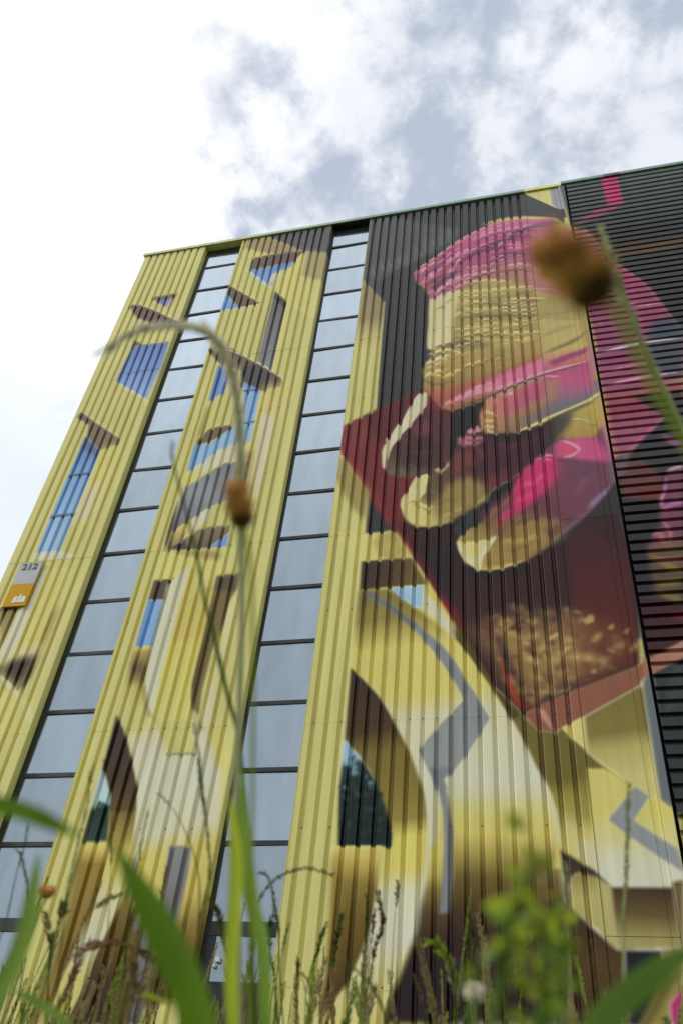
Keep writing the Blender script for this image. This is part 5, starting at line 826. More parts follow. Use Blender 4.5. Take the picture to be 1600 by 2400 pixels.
((138,86,72),50,0.6,0,[52,590,57,593,63,593,71,593,80,588,80,587,71,583,62,583,56,583,52,589]),
((90,60,48),8,1.0,0,[-33,539,-27,537,-21,536,-15,534,-10,533,-10,533,-16,533,-21,534,-27,536,-33,539]),
(([-140,1139],[-231,1001],[(0.0,(98,52,56)),(0.347,(92,56,60)),(0.725,(84,64,58)),(1.0,(112,96,78))]),12,1.0,0,[-181,1158,-166,1151,-137,1141,-122,1143,-125,1118,-135,1089,-139,1057,-144,1026,-163,1005,-177,1000,-201,991,-221,996,-236,1002,-243,1016,-242,1038,-234,1069,-206,1116,-191,1144]),
((122,66,76),50,0.7,0,[-200,1115,-180,1127,-165,1109,-174,1092,-194,1084]),
((76,60,56),50,0.7,0,[-227,1032,-193,1048,-173,1024,-202,1007]),
((72,52,52),70,0.6,0,[-200,1085,-174,1081,-154,1056,-163,1015,-187,1005,-212,1022]),
((124,84,72),20,0.7,0,[-203,1050,-190,1047,-178,1045,-171,1046,-164,1047,-164,1047,-170,1044,-178,1043,-190,1045,-203,1049]),
((110,92,80),30,0.5,0,[-212,1030,-200,1020,-191,1011,-184,1008,-177,1004,-178,1003,-185,1003,-194,1007,-204,1017,-213,1029]),
((206,200,172),8,1.0,0,[-185,1203,-179,1193,-180,1162,-191,1144,-206,1116,-220,1095,-234,1069,-242,1038,-243,1016,-233,1001,-247,1021,-250,1057,-247,1074,-244,1074,-245,1091,-240,1088,-235,1102,-226,1123,-220,1124,-214,1145,-207,1167,-198,1189]),
((216,212,190),20,0.8,0,[-193,1197,-184,1175,-196,1149,-216,1118,-230,1090,-207,1159]),
((160,150,116),12,0.8,0,[-207,1163,-196,1146,-196,1145,-207,1163]),
((160,150,116),12,0.8,0,[-217,1137,-206,1122,-206,1122,-217,1137]),
((160,150,116),12,0.8,0,[-226,1120,-215,1107,-216,1106,-226,1120]),
((160,150,116),12,0.8,0,[-236,1099,-227,1090,-228,1090,-236,1098]),
((160,150,116),12,0.8,0,[-197,1186,-181,1174,-182,1174,-198,1185]),
(([-198,912],[-34,1058],[(0.0,(180,168,112)),(0.176,(140,122,76)),(0.361,(104,78,66)),(0.621,(98,56,60)),(1.0,(70,44,48))]),8,1.0,0,[-83,1146,-90,1127,-88,1111,-93,1095,-105,1092,-111,1085,-124,1073,-125,1059,-118,1053,-132,1038,-139,1022,-146,1003,-154,1005,-161,1003,-169,997,-192,992,-200,970,-212,945,-214,933,-207,907,-198,891,-186,883,-165,880,-141,884,-125,897,-96,915,-82,925,-75,943,-47,962,-14,990,10,1017,27,1035,32,1092,-9,1079,-33,1069,-78,1075,-82,1118]),
(([-67,1153],[-21,1085],[(0.0,(176,126,88)),(0.51,(158,120,82)),(1.0,(138,108,92))]),10,1.0,0,[-83,1146,-69,1162,-41,1172,40,1204,32,1098,-9,1079,-33,1068,-78,1075,-87,1085,-90,1127]),
(([-54,1151],[-18,1144],[(0.0,(178,100,116)),(1.0,(178,70,124))]),80,0.7,0,[-74,1162,-28,1178,40,1212,37,1161,-31,1120,-56,1106]),
((112,104,112),80,0.6,0,[-25,1100,35,1135,32,1098,-9,1079]),
((204,192,130),12,1.0,0,[-36,1069,-22,1076,-10,1082,0,1086,10,1091,20,1095,32,1098,32,1098,22,1092,12,1087,2,1082,-8,1077,-21,1073,-36,1068]),
((190,174,130),20,0.8,0,[-82,1137,-75,1131,-71,1126,-66,1125,-60,1123,-60,1122,-67,1119,-74,1121,-80,1128,-82,1137]),
((110,90,66),20,0.7,0,[-80,1128,-70,1116,-70,1116,-80,1128]),
((190,174,130),20,0.8,0,[-86,1119,-79,1113,-75,1108,-70,1107,-64,1105,-64,1104,-71,1101,-78,1103,-84,1110,-86,1118]),
((110,90,66),20,0.7,0,[-84,1110,-74,1098,-74,1098,-84,1110]),
((190,174,130),20,0.8,0,[-85,1104,-78,1098,-74,1093,-70,1092,-64,1090,-64,1089,-70,1086,-77,1088,-83,1094,-86,1103]),
((110,90,66),20,0.7,0,[-83,1095,-73,1083,-74,1083,-83,1095]),
((190,174,130),20,0.8,0,[-80,1088,-74,1083,-70,1078,-65,1077,-59,1074,-59,1074,-66,1071,-73,1073,-78,1079,-81,1088]),
((110,90,66),20,0.7,0,[-78,1080,-69,1068,-69,1068,-79,1079]),
((202,150,172),15,0.8,0,[-66,1165,-64,1161,-62,1157,-61,1153,-62,1149,-62,1148,-65,1152,-66,1156,-67,1160,-67,1165]),
((206,170,186),15,0.8,0,[-54,1171,-42,1170,-34,1168,-36,1170,-39,1176,-38,1176,-33,1171,-33,1165,-42,1166,-54,1170]),
((200,160,176),15,0.8,0,[-28,1174,-9,1174,-9,1174,-28,1174]),
((186,130,146),20,0.9,0,[-93,1097,-105,1092,-111,1085,-108,1078,-86,1081]),
((180,116,130),30,0.8,0,[-124,1073,-125,1059,-118,1052,-91,1050,-81,1066,-112,1075]),
((96,62,70),20,1.0,0,[-115,1066,-106,1064,-98,1061,-89,1061,-79,1060,-79,1060,-89,1058,-98,1058,-107,1061,-115,1066]),
((84,48,58),100,0.8,0,[-79,1066,-33,1066,15,1079,27,1063,-13,1013,-60,980,-95,978,-115,1015]),
((130,70,66),80,0.7,0,[-130,1035,-106,1042,-92,1012,-116,988,-139,998]),
((150,128,78),80,0.8,0,[-144,965,-111,981,-84,957,-80,928,-107,913,-141,902,-162,923]),
((128,54,60),60,0.7,0,[-72,975,-46,985,-61,957,-82,941]),
((96,80,62),60,0.8,0,[-177,990,-153,993,-148,953,-166,927,-178,938]),
((100,84,56),30,0.7,0,[-139,914,-125,912,-130,900,-136,904]),
((206,198,146),20,0.95,0,[-192,990,-172,993,-176,957,-185,942,-199,928,-208,910,-213,932,-212,945,-200,969]),
((190,178,112),30,0.9,0,[-199,928,-185,923,-166,905,-175,884,-193,888,-206,906]),
((140,124,76),15,0.9,0,[-209,934,-202,937,-194,939,-187,938,-179,934,-172,926,-166,917,-166,917,-174,924,-182,930,-188,933,-195,934,-201,934,-208,933]),
((218,212,180),15,0.9,0,[-195,963,-190,958,-187,954,-183,954,-176,954,-176,953,-182,949,-189,950,-194,955,-196,962]),
((216,210,180),15,0.9,0,[-198,912,-192,905,-188,899,-185,897,-184,895,-184,894,-187,895,-190,897,-194,904,-198,912]),
((190,180,150),15,0.9,0,[-192,989,-187,991,-182,992,-176,994,-170,994,-170,994,-176,991,-182,989,-186,988,-191,988]),
((216,206,150),15,0.9,0,[-208,932,-205,921,-202,910,-195,900,-188,889,-188,889,-197,898,-204,909,-208,920,-209,932]),
((206,196,140),15,0.9,0,[-190,939,-183,933,-177,927,-169,924,-162,920,-162,920,-171,920,-179,923,-186,930,-190,939]),
((190,176,150),15,0.9,0,[-163,1002,-158,1004,-153,1005,-149,1004,-146,1001,-146,1001,-150,1001,-154,1002,-158,1001,-163,1001]),
((176,156,124),20,0.8,0,[-161,1003,-154,1006,-146,1002,-142,1019,-139,1008,-149,996,-158,994]),
((52,51,52),12,1.0,0,[-96,905,-82,925,-75,943,-47,962,-14,990,27,1035,25,1008,-4,1000,-14,990,-29,969,-39,945,-53,922,-74,906,-87,889,-98,884]),
((130,118,120),12,0.7,0,[-73,943,-69,950,-64,955,-56,959,-47,960,-47,960,-55,957,-63,954,-68,948,-72,943]),
(([-108,822],[5,933],[(0.0,(168,150,88)),(0.366,(128,98,66)),(0.86,(112,66,78)),(1.0,(118,70,84))]),10,1.0,0,[-4,1002,-14,990,-29,969,-39,945,-51,915,-85,883,-110,868,-123,855,-127,846,-123,829,-115,805,-96,790,-77,788,-56,792,-24,803,-49,795,-22,806,-6,819,10,831,23,846,53,870,71,891,97,918,109,939,126,955,130,976,106,993,101,1056,57,1063,29,1042,-3,1007,-14,992]),
((196,52,112),50,0.95,0,[-4,1002,26,1014,22,962,1,940,-14,917,-34,901,-59,880,-68,866,-63,892,-42,914,-36,951,-14,984]),
((124,72,84),60,0.8,0,[-55,934,-39,942,-47,909,-85,877,-92,896]),
((190,56,106),60,0.9,0,[-43,942,-32,973,-14,992,14,995,41,984,29,960,8,935,-25,908,-45,888]),
(([86,1111],[69,1046],[(0.0,(160,146,76)),(1.0,(158,130,70))]),40,1,0,[76,1113,100,1119,97,1056,88,1038,56,1040,36,1044,51,1067,60,1089]),
((190,84,130),50,0.95,0,[25,1038,49,1042,91,1037,100,997,101,977,74,988,52,997,26,1003]),
((200,76,104),30,0.9,0,[33,1029,54,1026,60,1015,50,1009,30,1014]),
((205,170,180),12,1,0,[31,1041,38,1039,46,1036,54,1030,60,1024,63,1018,62,1013,57,1007,50,1002,38,1001,26,1001,26,1001,38,1002,48,1004,55,1009,59,1014,60,1018,57,1021,52,1028,44,1034,38,1038,31,1040]),
((110,70,84),10,0.9,0,[60,1020,61,1015,60,1010,57,1006,52,1004,52,1004,56,1007,58,1010,59,1015,60,1020]),
((120,106,76),12,0.9,0,[53,1085,63,1085,73,1083,82,1076,89,1069,94,1064,97,1059,97,1059,92,1063,87,1067,80,1074,72,1080,63,1083,53,1084]),
((212,200,150),10,0.9,0,[56,1087,65,1087,73,1084,82,1077,91,1068,91,1068,81,1076,72,1083,64,1085,56,1087]),
((70,66,62),60,0.9,0,[21,1098,61,1104,52,1074,34,1044,16,1024,13,1055]),
((118,72,90),80,0.9,0,[25,986,98,985,101,954,94,919,70,891,41,880,23,882]),
((110,76,96),60,0.7,0,[51,990,91,976,79,950,58,956]),
((140,88,112),50,0.7,0,[44,917,50,931,57,943,64,952,73,958,74,958,69,948,62,940,55,928,45,916]),
((132,128,160),30,0.9,0,[62,888,67,900,76,910,86,920,98,928,98,927,90,915,80,906,72,896,62,888]),
((110,100,120),30,0.7,0,[23,846,29,857,38,867,50,878,63,888,64,888,53,874,42,863,33,854,24,846]),
((205,150,170),10,1.0,0,[-5,1003,0,1004,7,1004,13,1001,19,997,19,996,12,1000,6,1002,1,1002,-5,1003]),
((205,160,180),10,1.0,0,[2,1010,8,1011,14,1011,19,1009,23,1006,23,1006,18,1007,13,1009,8,1009,2,1010]),
((146,122,72),80,0.8,0,[-45,882,-14,884,22,869,20,840,-5,829,-33,814,-48,815]),
((96,60,70),50,0.7,0,[-3,857,22,867,20,846,3,838]),
((206,200,150),12,1.0,0,[-126,846,-108,843,-86,845,-70,851,-80,832,-91,814,-95,790,-112,807,-121,825]),
((190,178,110),40,0.9,0,[-116,840,-86,842,-97,820,-108,816]),
((222,220,200),12,0.95,0,[-126,845,-122,832,-117,821,-111,813,-105,806,-100,798,-95,791,-95,791,-101,797,-107,803,-114,810,-120,819,-124,831,-126,845]),
((222,220,196),12,0.95,0,[-70,851,-75,841,-81,832,-86,823,-91,814,-93,802,-95,790,-96,790,-95,803,-94,815,-89,825,-83,834,-77,843,-70,851]),
((146,126,74),12,0.95,0,[-121,855,-109,854,-99,852,-88,853,-75,852,-75,852,-87,848,-99,847,-111,849,-121,854]),
((132,112,64),12,0.95,0,[-91,803,-80,803,-66,803,-47,808,-24,813,-24,813,-46,804,-66,799,-80,799,-91,803]),
((190,178,120),12,0.95,0,[-96,793,-82,793,-67,793,-47,799,-24,804,-24,804,-46,796,-66,790,-82,790,-96,792]),
((146,122,70),50,0.8,0,[-89,811,-76,835,-43,849,0,855,-3,824,-35,806,-66,798,-91,795]),
((40,40,42),30,0.8,0,[-137,1137,-82,1148,-90,1119,-93,1095,-110,1089,-124,1073,-135,1089]),
((54,40,46),50,0.8,0,[-79,1073,-33,1068,-9,1072,15,1079,9,1066,-34,1051,-76,1058]),
((44,36,38),40,0.8,0,[-207,907,-195,888,-174,878,-141,882,-121,893,-125,883,-143,873,-174,871,-197,881]),
((50,38,40),60,0.8,0,[-127,845,-117,803,-96,786,-56,787,-25,798,-28,786,-59,776,-100,777,-123,801]),
((128,110,70),25,0.85,0,[-162,926,-154,933,-144,936,-133,936,-123,931,-123,930,-134,930,-143,930,-152,927,-162,926]),
((140,118,78),25,0.85,0,[-134,964,-122,966,-110,963,-100,956,-93,946,-93,946,-103,952,-112,959,-123,961,-134,964]),
((176,158,100),25,0.85,0,[-152,897,-144,904,-135,909,-126,913,-116,914,-116,914,-124,908,-133,905,-142,900,-152,897]),
((178,156,96),25,0.85,0,[-107,916,-98,923,-90,928,-85,934,-80,941,-79,941,-82,932,-87,925,-96,919,-107,916]),
((120,102,72),25,0.85,0,[-176,970,-170,964,-166,957,-159,953,-153,947,-153,947,-161,949,-168,954,-174,961,-177,970]),
((108,74,72),25,0.85,0,[-51,867,-36,878,-21,884,-10,888,2,888,2,887,-8,881,-19,878,-34,871,-51,867]),
((172,150,92),25,0.85,0,[-65,843,-48,842,-33,841,-20,846,-5,850,-5,850,-18,841,-33,836,-49,837,-65,842]),
((124,102,62),25,0.85,0,[-59,822,-49,826,-39,828,-29,833,-16,838,-16,837,-26,828,-37,823,-48,820,-59,822]),
((214,96,146),25,0.85,0,[-30,950,-21,954,-13,956,-4,963,7,971,8,970,-1,960,-10,952,-20,949,-30,950]),
((206,80,132),25,0.85,0,[-43,914,-36,922,-28,927,-18,930,-9,932,-8,931,-17,926,-25,922,-33,917,-42,914]),
((124,70,72),25,0.85,0,[-105,1049,-93,1042,-84,1032,-85,1021,-92,1012,-92,1012,-90,1022,-89,1031,-96,1038,-106,1048]),
((104,56,66),25,0.85,0,[-69,1050,-53,1046,-39,1041,-26,1044,-11,1048,-11,1047,-24,1039,-39,1035,-55,1040,-70,1050]),
((74,44,52),25,0.85,0,[-83,1004,-67,1009,-51,1014,-34,1025,-16,1035,-16,1034,-32,1020,-49,1010,-66,1005,-82,1003]),
((84,56,54),25,0.85,0,[-120,1009,-111,1002,-105,996,-99,996,-92,995,-92,994,-99,990,-107,991,-115,998,-120,1009]),
(([52,1339],[58,1230],[(0.0,(168,150,98)),(0.597,(172,154,92)),(1.0,(176,96,110))]),20,0.9,0,[22,1366,94,1349,97,1303,99,1264,98,1234,57,1221,22,1216]),
((116,100,74),30,0.9,0,[24,1267,36,1275,49,1282,62,1288,75,1295,89,1303,103,1311,104,1310,92,1298,80,1287,66,1280,52,1274,38,1269,24,1266]),
((132,116,80),40,0.7,0,[23,1313,35,1324,50,1332,69,1337,89,1337,89,1337,70,1331,52,1327,38,1319,23,1313]),
((192,176,124),20,0.7,0,[20,1304,54,1322,54,1322,21,1304]),
((150,60,110),30,0.9,0,[31,1242,58,1255,99,1267,98,1252,66,1241,40,1228]),
(([61,1224],[60,1126],[(0.0,(172,76,118)),(0.424,(178,80,124)),(0.832,(140,98,124)),(1.0,(112,106,118))]),50,0.95,0,[22,1214,98,1231,102,1174,99,1141,23,1095,23,1150]),
((152,120,88),60,0.8,0,[22,1190,44,1197,37,1147,22,1128]),
((106,104,118),60,0.75,0,[26,1113,97,1153,97,1136,24,1095]),
((206,150,170),20,1.0,0,[-32,1192,-18,1199,-5,1206,8,1211,21,1216,37,1220,55,1224,76,1227,97,1231,98,1230,76,1225,56,1219,38,1215,23,1211,10,1207,-3,1202,-17,1197,-32,1192]),
((78,62,78),10,0.9,0,[-32,1186,-19,1194,-5,1201,9,1206,23,1210,41,1215,60,1219,78,1223,97,1226,97,1226,79,1221,61,1216,42,1212,24,1207,10,1203,-4,1198,-18,1192,-32,1186]),
((204,188,124),10,1.0,0,[-34,1069,-20,1076,-6,1084,8,1092,22,1100,37,1107,51,1113,62,1118,72,1123,85,1129,97,1136,106,1142,113,1150,114,1149,107,1141,99,1133,87,1126,74,1120,63,1115,52,1110,39,1103,24,1096,10,1088,-5,1082,-19,1075,-34,1069]),
((60,50,50),30,0.8,0,[22,1092,36,1099,50,1106,63,1112,75,1118,87,1122,99,1126,99,1126,88,1119,77,1113,65,1107,52,1101,38,1096,23,1091]),
((206,170,186),10,1.0,0,[23,1205,31,1203,38,1201,43,1200,48,1199,48,1199,43,1198,37,1199,30,1201,23,1204]),
((168,100,140),30,0.7,0,[100,1270,110,1271,112,1196,101,1200,98,1240]),
((96,100,118),30,0.7,0,[99,1175,109,1173,111,1144,99,1141]),
((176,140,90),60,0.8,0,[100,1130,110,1128,114,1064,100,1061]),
((178,96,136),50,0.8,0,[102,1061,114,1064,113,990,101,975]),
((104,98,112),30,0.9,0,[101,975,113,990,109,939,100,932]),
((66,60,60),20,0.9,0,[70,889,98,923,105,935,111,921,114,856,101,873,59,873]),
((180,66,118),10,1.0,0,[184,1862,217,1857,216,1729,184,1733]),
((156,74,110),20,0.9,0,[164,1722,203,1721,195,1711,153,1689,122,1680,135,1700]),
((96,78,62),30,0.9,0,[175,1561,306,1572,300,1532,180,1534]),
((80,66,56),40,0.6,0,[180,1581,309,1592,306,1572,178,1561]),
((150,92,116),30,0.8,0,[133,1652,104,1656,102,1635,111,1561,123,1518,190,1481,167,1535,154,1578,143,1623]),
(([153,1610],[191,1301],[(0.0,(140,80,108)),(0.496,(152,74,108)),(1.0,(140,76,112))]),20,0.95,0,[107,1634,143,1618,167,1535,191,1485,210,1448,226,1395,241,1340,252,1297,258,1280,243,1194,116,1221,112,1389,112,1265]),
((76,87,99),60,0.9,0,[210,1315,249,1322,258,1280,243,1194,209,1201,201,1266]),
((150,88,118),20,0.85,0,[186,1487,200,1469,212,1449,222,1425,229,1400,236,1372,242,1344,241,1344,233,1372,224,1398,217,1424,208,1447,197,1467,186,1486]),
((196,140,166),20,0.85,0,[173,1383,187,1376,200,1370,216,1369,234,1368,234,1367,216,1364,199,1365,184,1372,173,1382]),
((190,180,196),20,0.85,0,[112,1247,137,1253,162,1258,182,1260,202,1261,227,1258,253,1255,253,1254,227,1255,202,1256,182,1255,162,1253,138,1250,112,1247]),
((176,140,100),20,0.85,0,[113,1326,137,1333,137,1332,113,1325]),
((144,76,112),50,0.9,0,[109,1241,180,1253,254,1261,237,1154,122,1132,111,1144]),
((76,88,98),60,0.9,0,[200,1285,259,1291,238,1159,193,1162,190,1224]),
((196,180,200),20,0.85,0,[111,1244,132,1250,153,1255,174,1261,197,1264,225,1262,254,1258,254,1258,225,1258,197,1258,175,1255,154,1250,133,1246,111,1243]),
((90,76,92),20,0.85,0,[111,1226,130,1230,150,1232,171,1233,193,1232,193,1232,172,1227,151,1226,131,1224,111,1225]),
((204,150,184),20,0.85,0,[112,1156,126,1161,142,1166,162,1169,186,1172,212,1172,239,1170,239,1170,212,1168,186,1167,163,1164,143,1161,127,1158,112,1155]),
((84,72,80),20,0.85,0,[114,1139,125,1143,140,1145,164,1147,191,1146,191,1146,164,1141,140,1139,126,1137,114,1138]),
((186,110,150),20,0.85,0,[110,1184,127,1195,146,1202,168,1205,191,1203,191,1202,168,1200,148,1198,129,1191,110,1184]),
(([138,1128],[137,1050],[(0.0,(150,84,100)),(0.37,(140,66,92)),(1.0,(146,84,112))]),40,0.95,0,[112,1139,183,1148,236,1148,230,1111,191,1061,166,1032,133,996,114,992]),
((72,70,70),30,0.95,0,[155,1125,232,1127,206,967,179,939,167,949,141,988,158,1026,195,1065]),
((70,66,82),50,0.7,0,[155,1027,179,1033,177,999,154,998]),
((150,90,140),30,0.8,0,[184,1030,212,1008,209,989,191,1009]),
((168,90,128),20,0.9,0,[127,990,137,1008,148,1025,160,1036,170,1046,182,1056,193,1066,194,1065,185,1053,175,1041,164,1031,154,1020,141,1006,128,990]),
((104,98,112),30,0.9,0,[114,985,133,996,127,955,118,947,112,950]),
((112,74,74),30,0.9,0,[129,976,148,978,167,949,173,937,164,897,112,903,113,939]),
((122,58,60),50,0.8,0,[128,919,169,922,163,893,137,896]),
((62,61,62),30,0.95,0,[112,899,163,895,154,844,144,832,135,810,126,759,110,760]),
((122,78,96),30,0.95,0,[180,947,204,960,170,755,126,759,134,806,144,832,157,843,158,872,170,900]),
((170,150,176),20,0.85,0,[180,950,186,955,193,957,198,958,204,956,204,955,199,952,194,952,188,950,181,949]),
((186,124,168),20,0.85,0,[178,939,176,925,174,912,170,902,167,894,165,885,162,876,162,876,161,885,162,895,166,904,170,914,173,926,177,939]),
((166,104,168),20,0.85,0,[162,876,169,884,178,888,186,889,192,885,192,884,186,880,180,880,173,876,162,875]),
((170,100,124),20,0.85,0,[159,855,166,843,169,830,167,819,162,811,162,811,162,821,164,830,161,841,158,855]),
((160,100,110),20,0.85,0,[143,827,146,835,156,834,159,822,156,807,155,807,150,821,148,829,150,827,143,826]),
((118,96,74),60,0.9,0,[134,804,181,820,170,755,146,759]),
((132,120,70),20,0.9,0,[134,794,145,787,153,778,160,772,166,765,165,764,156,767,148,773,140,782,134,794]),
((96,82,66),30,0.9,0,[133,803,178,798,163,709,139,718,128,744]),
((62,60,66),30,0.95,0,[130,796,132,779,131,739,121,720,110,738,112,797]),
((128,114,68),25,0.9,0,[136,795,147,787,154,778,164,772,172,763,172,762,159,764,148,772,140,782,135,795]),
((130,118,70),25,0.9,0,[135,744,142,749,150,750,159,751,169,748,169,747,161,741,151,740,143,739,136,743]),
((122,110,70),25,0.9,0,[136,731,145,728,152,724,158,722,164,717,164,716,156,714,149,716,141,722,135,731]),
((160,96,110),25,0.9,0,[144,787,154,787,162,786,168,787,175,786,176,785,170,779,162,778,152,780,144,786]),
((92,76,70),25,0.9,0,[131,764,140,762,147,758,158,758,170,756,171,755,158,752,146,752,137,756,131,764]),
((78,50,56),20,0.95,0,[112,736,121,720,139,718,163,709,154,652,110,631,108,651]),
((150,44,66),40,0.8,0,[148,694,161,698,158,682]),
(([111,624],[151,648],[(0.0,(150,106,92)),(1.0,(160,120,110))]),12,1.0,0,[103,631,110,630,154,653,150,628,112,607,99,601]),
((64,68,71),12,1.0,0,[112,607,150,628,117,433,106,433]),
((78,82,84),30,0.6,0,[131,608,149,626,139,564,115,550]),
(([-220,780],[-185,465],[(0.0,(184,174,104)),(0.448,(192,182,106)),(0.604,(194,184,108)),(0.7,(182,178,150)),(1.0,(182,182,164))]),8,1.0,0,[-260,878,-217,873,-172,786,-149,737,-129,697,-112,663,-80,594,-63,555,-46,558,-33,539,-13,532,24,552,92,591,97,587,95,446,106,437,106,441,106,368,83,228,-136,220,-269,467,-269,533,-269,640,-268,692,-267,771,-268,824]),
(([-85,478],[-92,222],[(0.0,(181,181,164)),(0.058,(182,181,160)),(0.111,(187,183,138)),(0.19,(187,179,108)),(0.271,(180,168,96)),(0.343,(158,144,78)),(0.445,(116,98,52)),(0.584,(84,64,42)),(0.7,(68,50,36)),(1.0,(62,46,34))]),40,1.0,0,[-148,480,-25,477,-20,434,-16,394,-13,322,-17,224,-159,219,-153,368]),
((198,190,118),40,0.8,0,[-268,824,-263,865,-249,857,-234,824]),
((150,134,78),50,0.7,0,[-250,877,-217,873,-193,823,-234,824]),
(([-265,799],[-182,791],[(0.0,(76,62,54)),(0.417,(84,68,52)),(1.0,(112,94,56))]),12,1.0,0,[-268,824,-193,823,-172,778,-173,771,-222,771,-267,770]),
(([-231,766],[-218,657],[(0.0,(128,114,62)),(0.45,(136,122,64)),(0.755,(168,156,88)),(1.0,(190,180,104))]),30,1.0,0,[-267,770,-222,769,-185,733,-158,706,-131,678,-112,663,-122,646,-148,648,-214,657,-267,666,-268,698]),
((112,98,60),30,0.6,0,[-267,770,-258,769,-252,753,-264,731,-268,698,-268,749]),
((150,180,204),12,1.0,0,[-222,769,-174,770,-174,728,-188,736,-205,752]),
((110,150,192),30,0.5,0,[-222,769,-208,769,-183,736,-202,750]),
((188,184,160),12,1.0,0,[-174,770,-171,764,-163,746,-149,725,-130,695,-130,678,-137,683,-153,706,-173,727]),
((184,170,84),12,1.0,0,[-171,769,-158,754,-149,736,-163,746]),
((92,80,44),30,0.9,0,[-135,704,-112,663,-80,594,-61,555,-110,649,-129,677]),
((126,128,134),10,1.0,0,[-258,766,-246,763,-218,739,-182,705,-148,669,-130,642,-106,594,-88,555,-96,543,-115,511,-134,485,-143,478,-138,464,-153,465,-158,483,-173,517,-147,549,-118,582,-131,610,-148,641,-166,669,-184,694,-222,733,-256,760]),
(([-116,587],[-154,483],[(0.0,(130,132,136)),(1.0,(136,140,142))]),10,1.0,0,[-173,517,-147,549,-118,582,-120,597,-106,594,-88,555,-115,511,-134,485,-143,478,-158,483]),
((104,104,104),10,0.8,0,[-258,766,-246,763,-218,739,-182,705,-184,694,-222,733,-256,760]),
(([62,451],[66,388],[(0.0,(112,100,50)),(0.301,(116,104,52)),(0.46,(150,138,72)),(0.643,(172,162,92)),(1.0,(184,174,104))]),12,1.0,0,[-118,679,-81,600,-63,580,-46,558,-30,538,-9,533,-2,540,5,530,23,509,66,467,95,446,106,437,97,372,-26,372,-15,413,-21,437,-33,484,-43,513,-59,550,-81,595,-113,653]),
((84,72,40),20,0.9,0,[-130,711,-112,675,-81,600,-64,579,-50,561,-59,551,-81,595,-113,653,-128,674]),
((186,176,110),10,1.0,0,[-2,539,23,552,23,511,5,530]),
(([53,579],[65,472],[(0.0,(122,110,58)),(0.438,(126,114,62)),(0.639,(160,152,94)),(1.0,(176,168,110))]),12,1.0,0,[24,552,92,591,97,587,95,446,66,467,23,507]),
((190,180,112),10,0.6,0,[23,552,26,552,26,505,23,507]),
((196,186,120),15,0.8,0,[23,507,34,498,45,488,56,478,67,468,80,457,95,446,95,445,79,456,65,466,54,476,43,486,33,496,23,507]),
(([-8,463],[-4,430],[(0.0,(160,146,70)),(1.0,(180,168,92))]),80,0.5,0,[-21,437,-28,464,-8,463,21,473,21,436,19,404,-12,404]),
((196,190,160),20,1.0,0,[-33,487,-27,474,-22,461,-19,449,-16,434,-16,418,-15,400,-16,400,-19,418,-22,434,-24,447,-27,460,-30,473,-33,486]),
(([65,475],[56,354],[(0.0,(186,176,104)),(0.346,(192,182,106)),(0.594,(184,178,128)),(0.755,(182,180,158)),(1.0,(180,180,166))]),10,1.0,0,[22,487,41,486,66,466,96,446,106,441,106,368,103,360,95,359,94,355,33,354,18,371,20,412]),
((132,136,142),10,1.0,0,[71,464,85,452,65,425,110,388,106,368,57,408,38,426]),
((182,174,120),80,0.7,0,[-13,434,20,412,18,371,4,381,-16,394]),
((182,178,156),50,0.8,0,[3,404,20,400,18,371,6,379]),
((78,62,48),12,1.0,0,[-16,394,4,380,18,371,33,354,22,356,0,368,-9,359,-14,368]),
(([6,368],[14,301],[(0.0,(140,126,76)),(0.372,(166,156,98)),(1.0,(156,146,88))]),15,1.0,0,[-9,361,2,369,19,364,34,353,31,293,20,303,17,311,4,319,-11,332]),
((164,158,106),20,0.7,0,[19,364,34,353,31,293,18,308]),
(([65,353],[62,295],[(0.0,(78,60,46)),(0.461,(106,90,56)),(0.807,(142,132,84)),(1.0,(150,142,92))]),8,1.0,0,[33,354,94,354,92,296,32,292]),
((112,94,60),10,1.0,0,[94,359,105,360,95,298,92,296]),
(([9,323],[6,226],[(0.0,(74,56,44)),(0.438,(92,72,44)),(1.0,(84,64,40))]),10,1.0,0,[-12,334,4,319,20,303,31,293,39,292,34,226,-18,224]),
((34,44,56),10,1.0,0,[39,292,74,293,68,255,47,226,34,226]),
((140,126,70),12,1.0,0,[74,293,94,296,88,258,74,246,73,227,47,226,68,255]),
((176,52,112),10,1.0,0,[74,246,88,260,83,228,73,227]),
((100,107,114),10,1.0,0,[97,587,99,599,108,607,112,607,106,437,95,446,106,440,96,447]),
((168,160,96),20,0.9,0,[107,432,116,429,107,370,104,390]),
(([-235,635],[-192,220],[(0.0,(72,58,52)),(0.215,(86,66,44)),(0.292,(122,106,52)),(0.411,(128,112,56)),(0.501,(138,122,62)),(0.561,(190,180,100)),(0.64,(196,186,106)),(0.695,(184,182,160)),(0.82,(182,181,166)),(0.894,(192,186,140)),(1.0,(194,184,116))]),12,1.0,0,[-269,640,-256,626,-246,617,-223,590,-201,548,-183,513,-167,465,-175,490,-164,461,-161,431,-160,397,-163,357,-167,332,-170,307,-184,270,-198,236,-202,218,-273,216,-268,222,-253,237,-239,257,-226,289,-215,348,-212,397,-212,422,-220,462,-235,494,-234,491,-247,509,-268,533]),
((186,184,162),20,0.95,0,[-172,491,-165,476,-159,462,-156,447,-155,431,-154,415,-155,397,-159,376,-162,354,-163,354,-162,376,-161,397,-160,415,-161,431,-162,446,-165,460,-168,475,-173,491]),
((190,184,140),15,0.8,0,[-266,638,-256,628,-245,618,-234,605,-222,590,-211,570,-200,549,-190,532,-182,514,-175,491,-168,467,-168,466,-176,490,-184,513,-193,530,-202,548,-213,569,-225,589,-236,604,-247,616,-256,628,-266,638]),
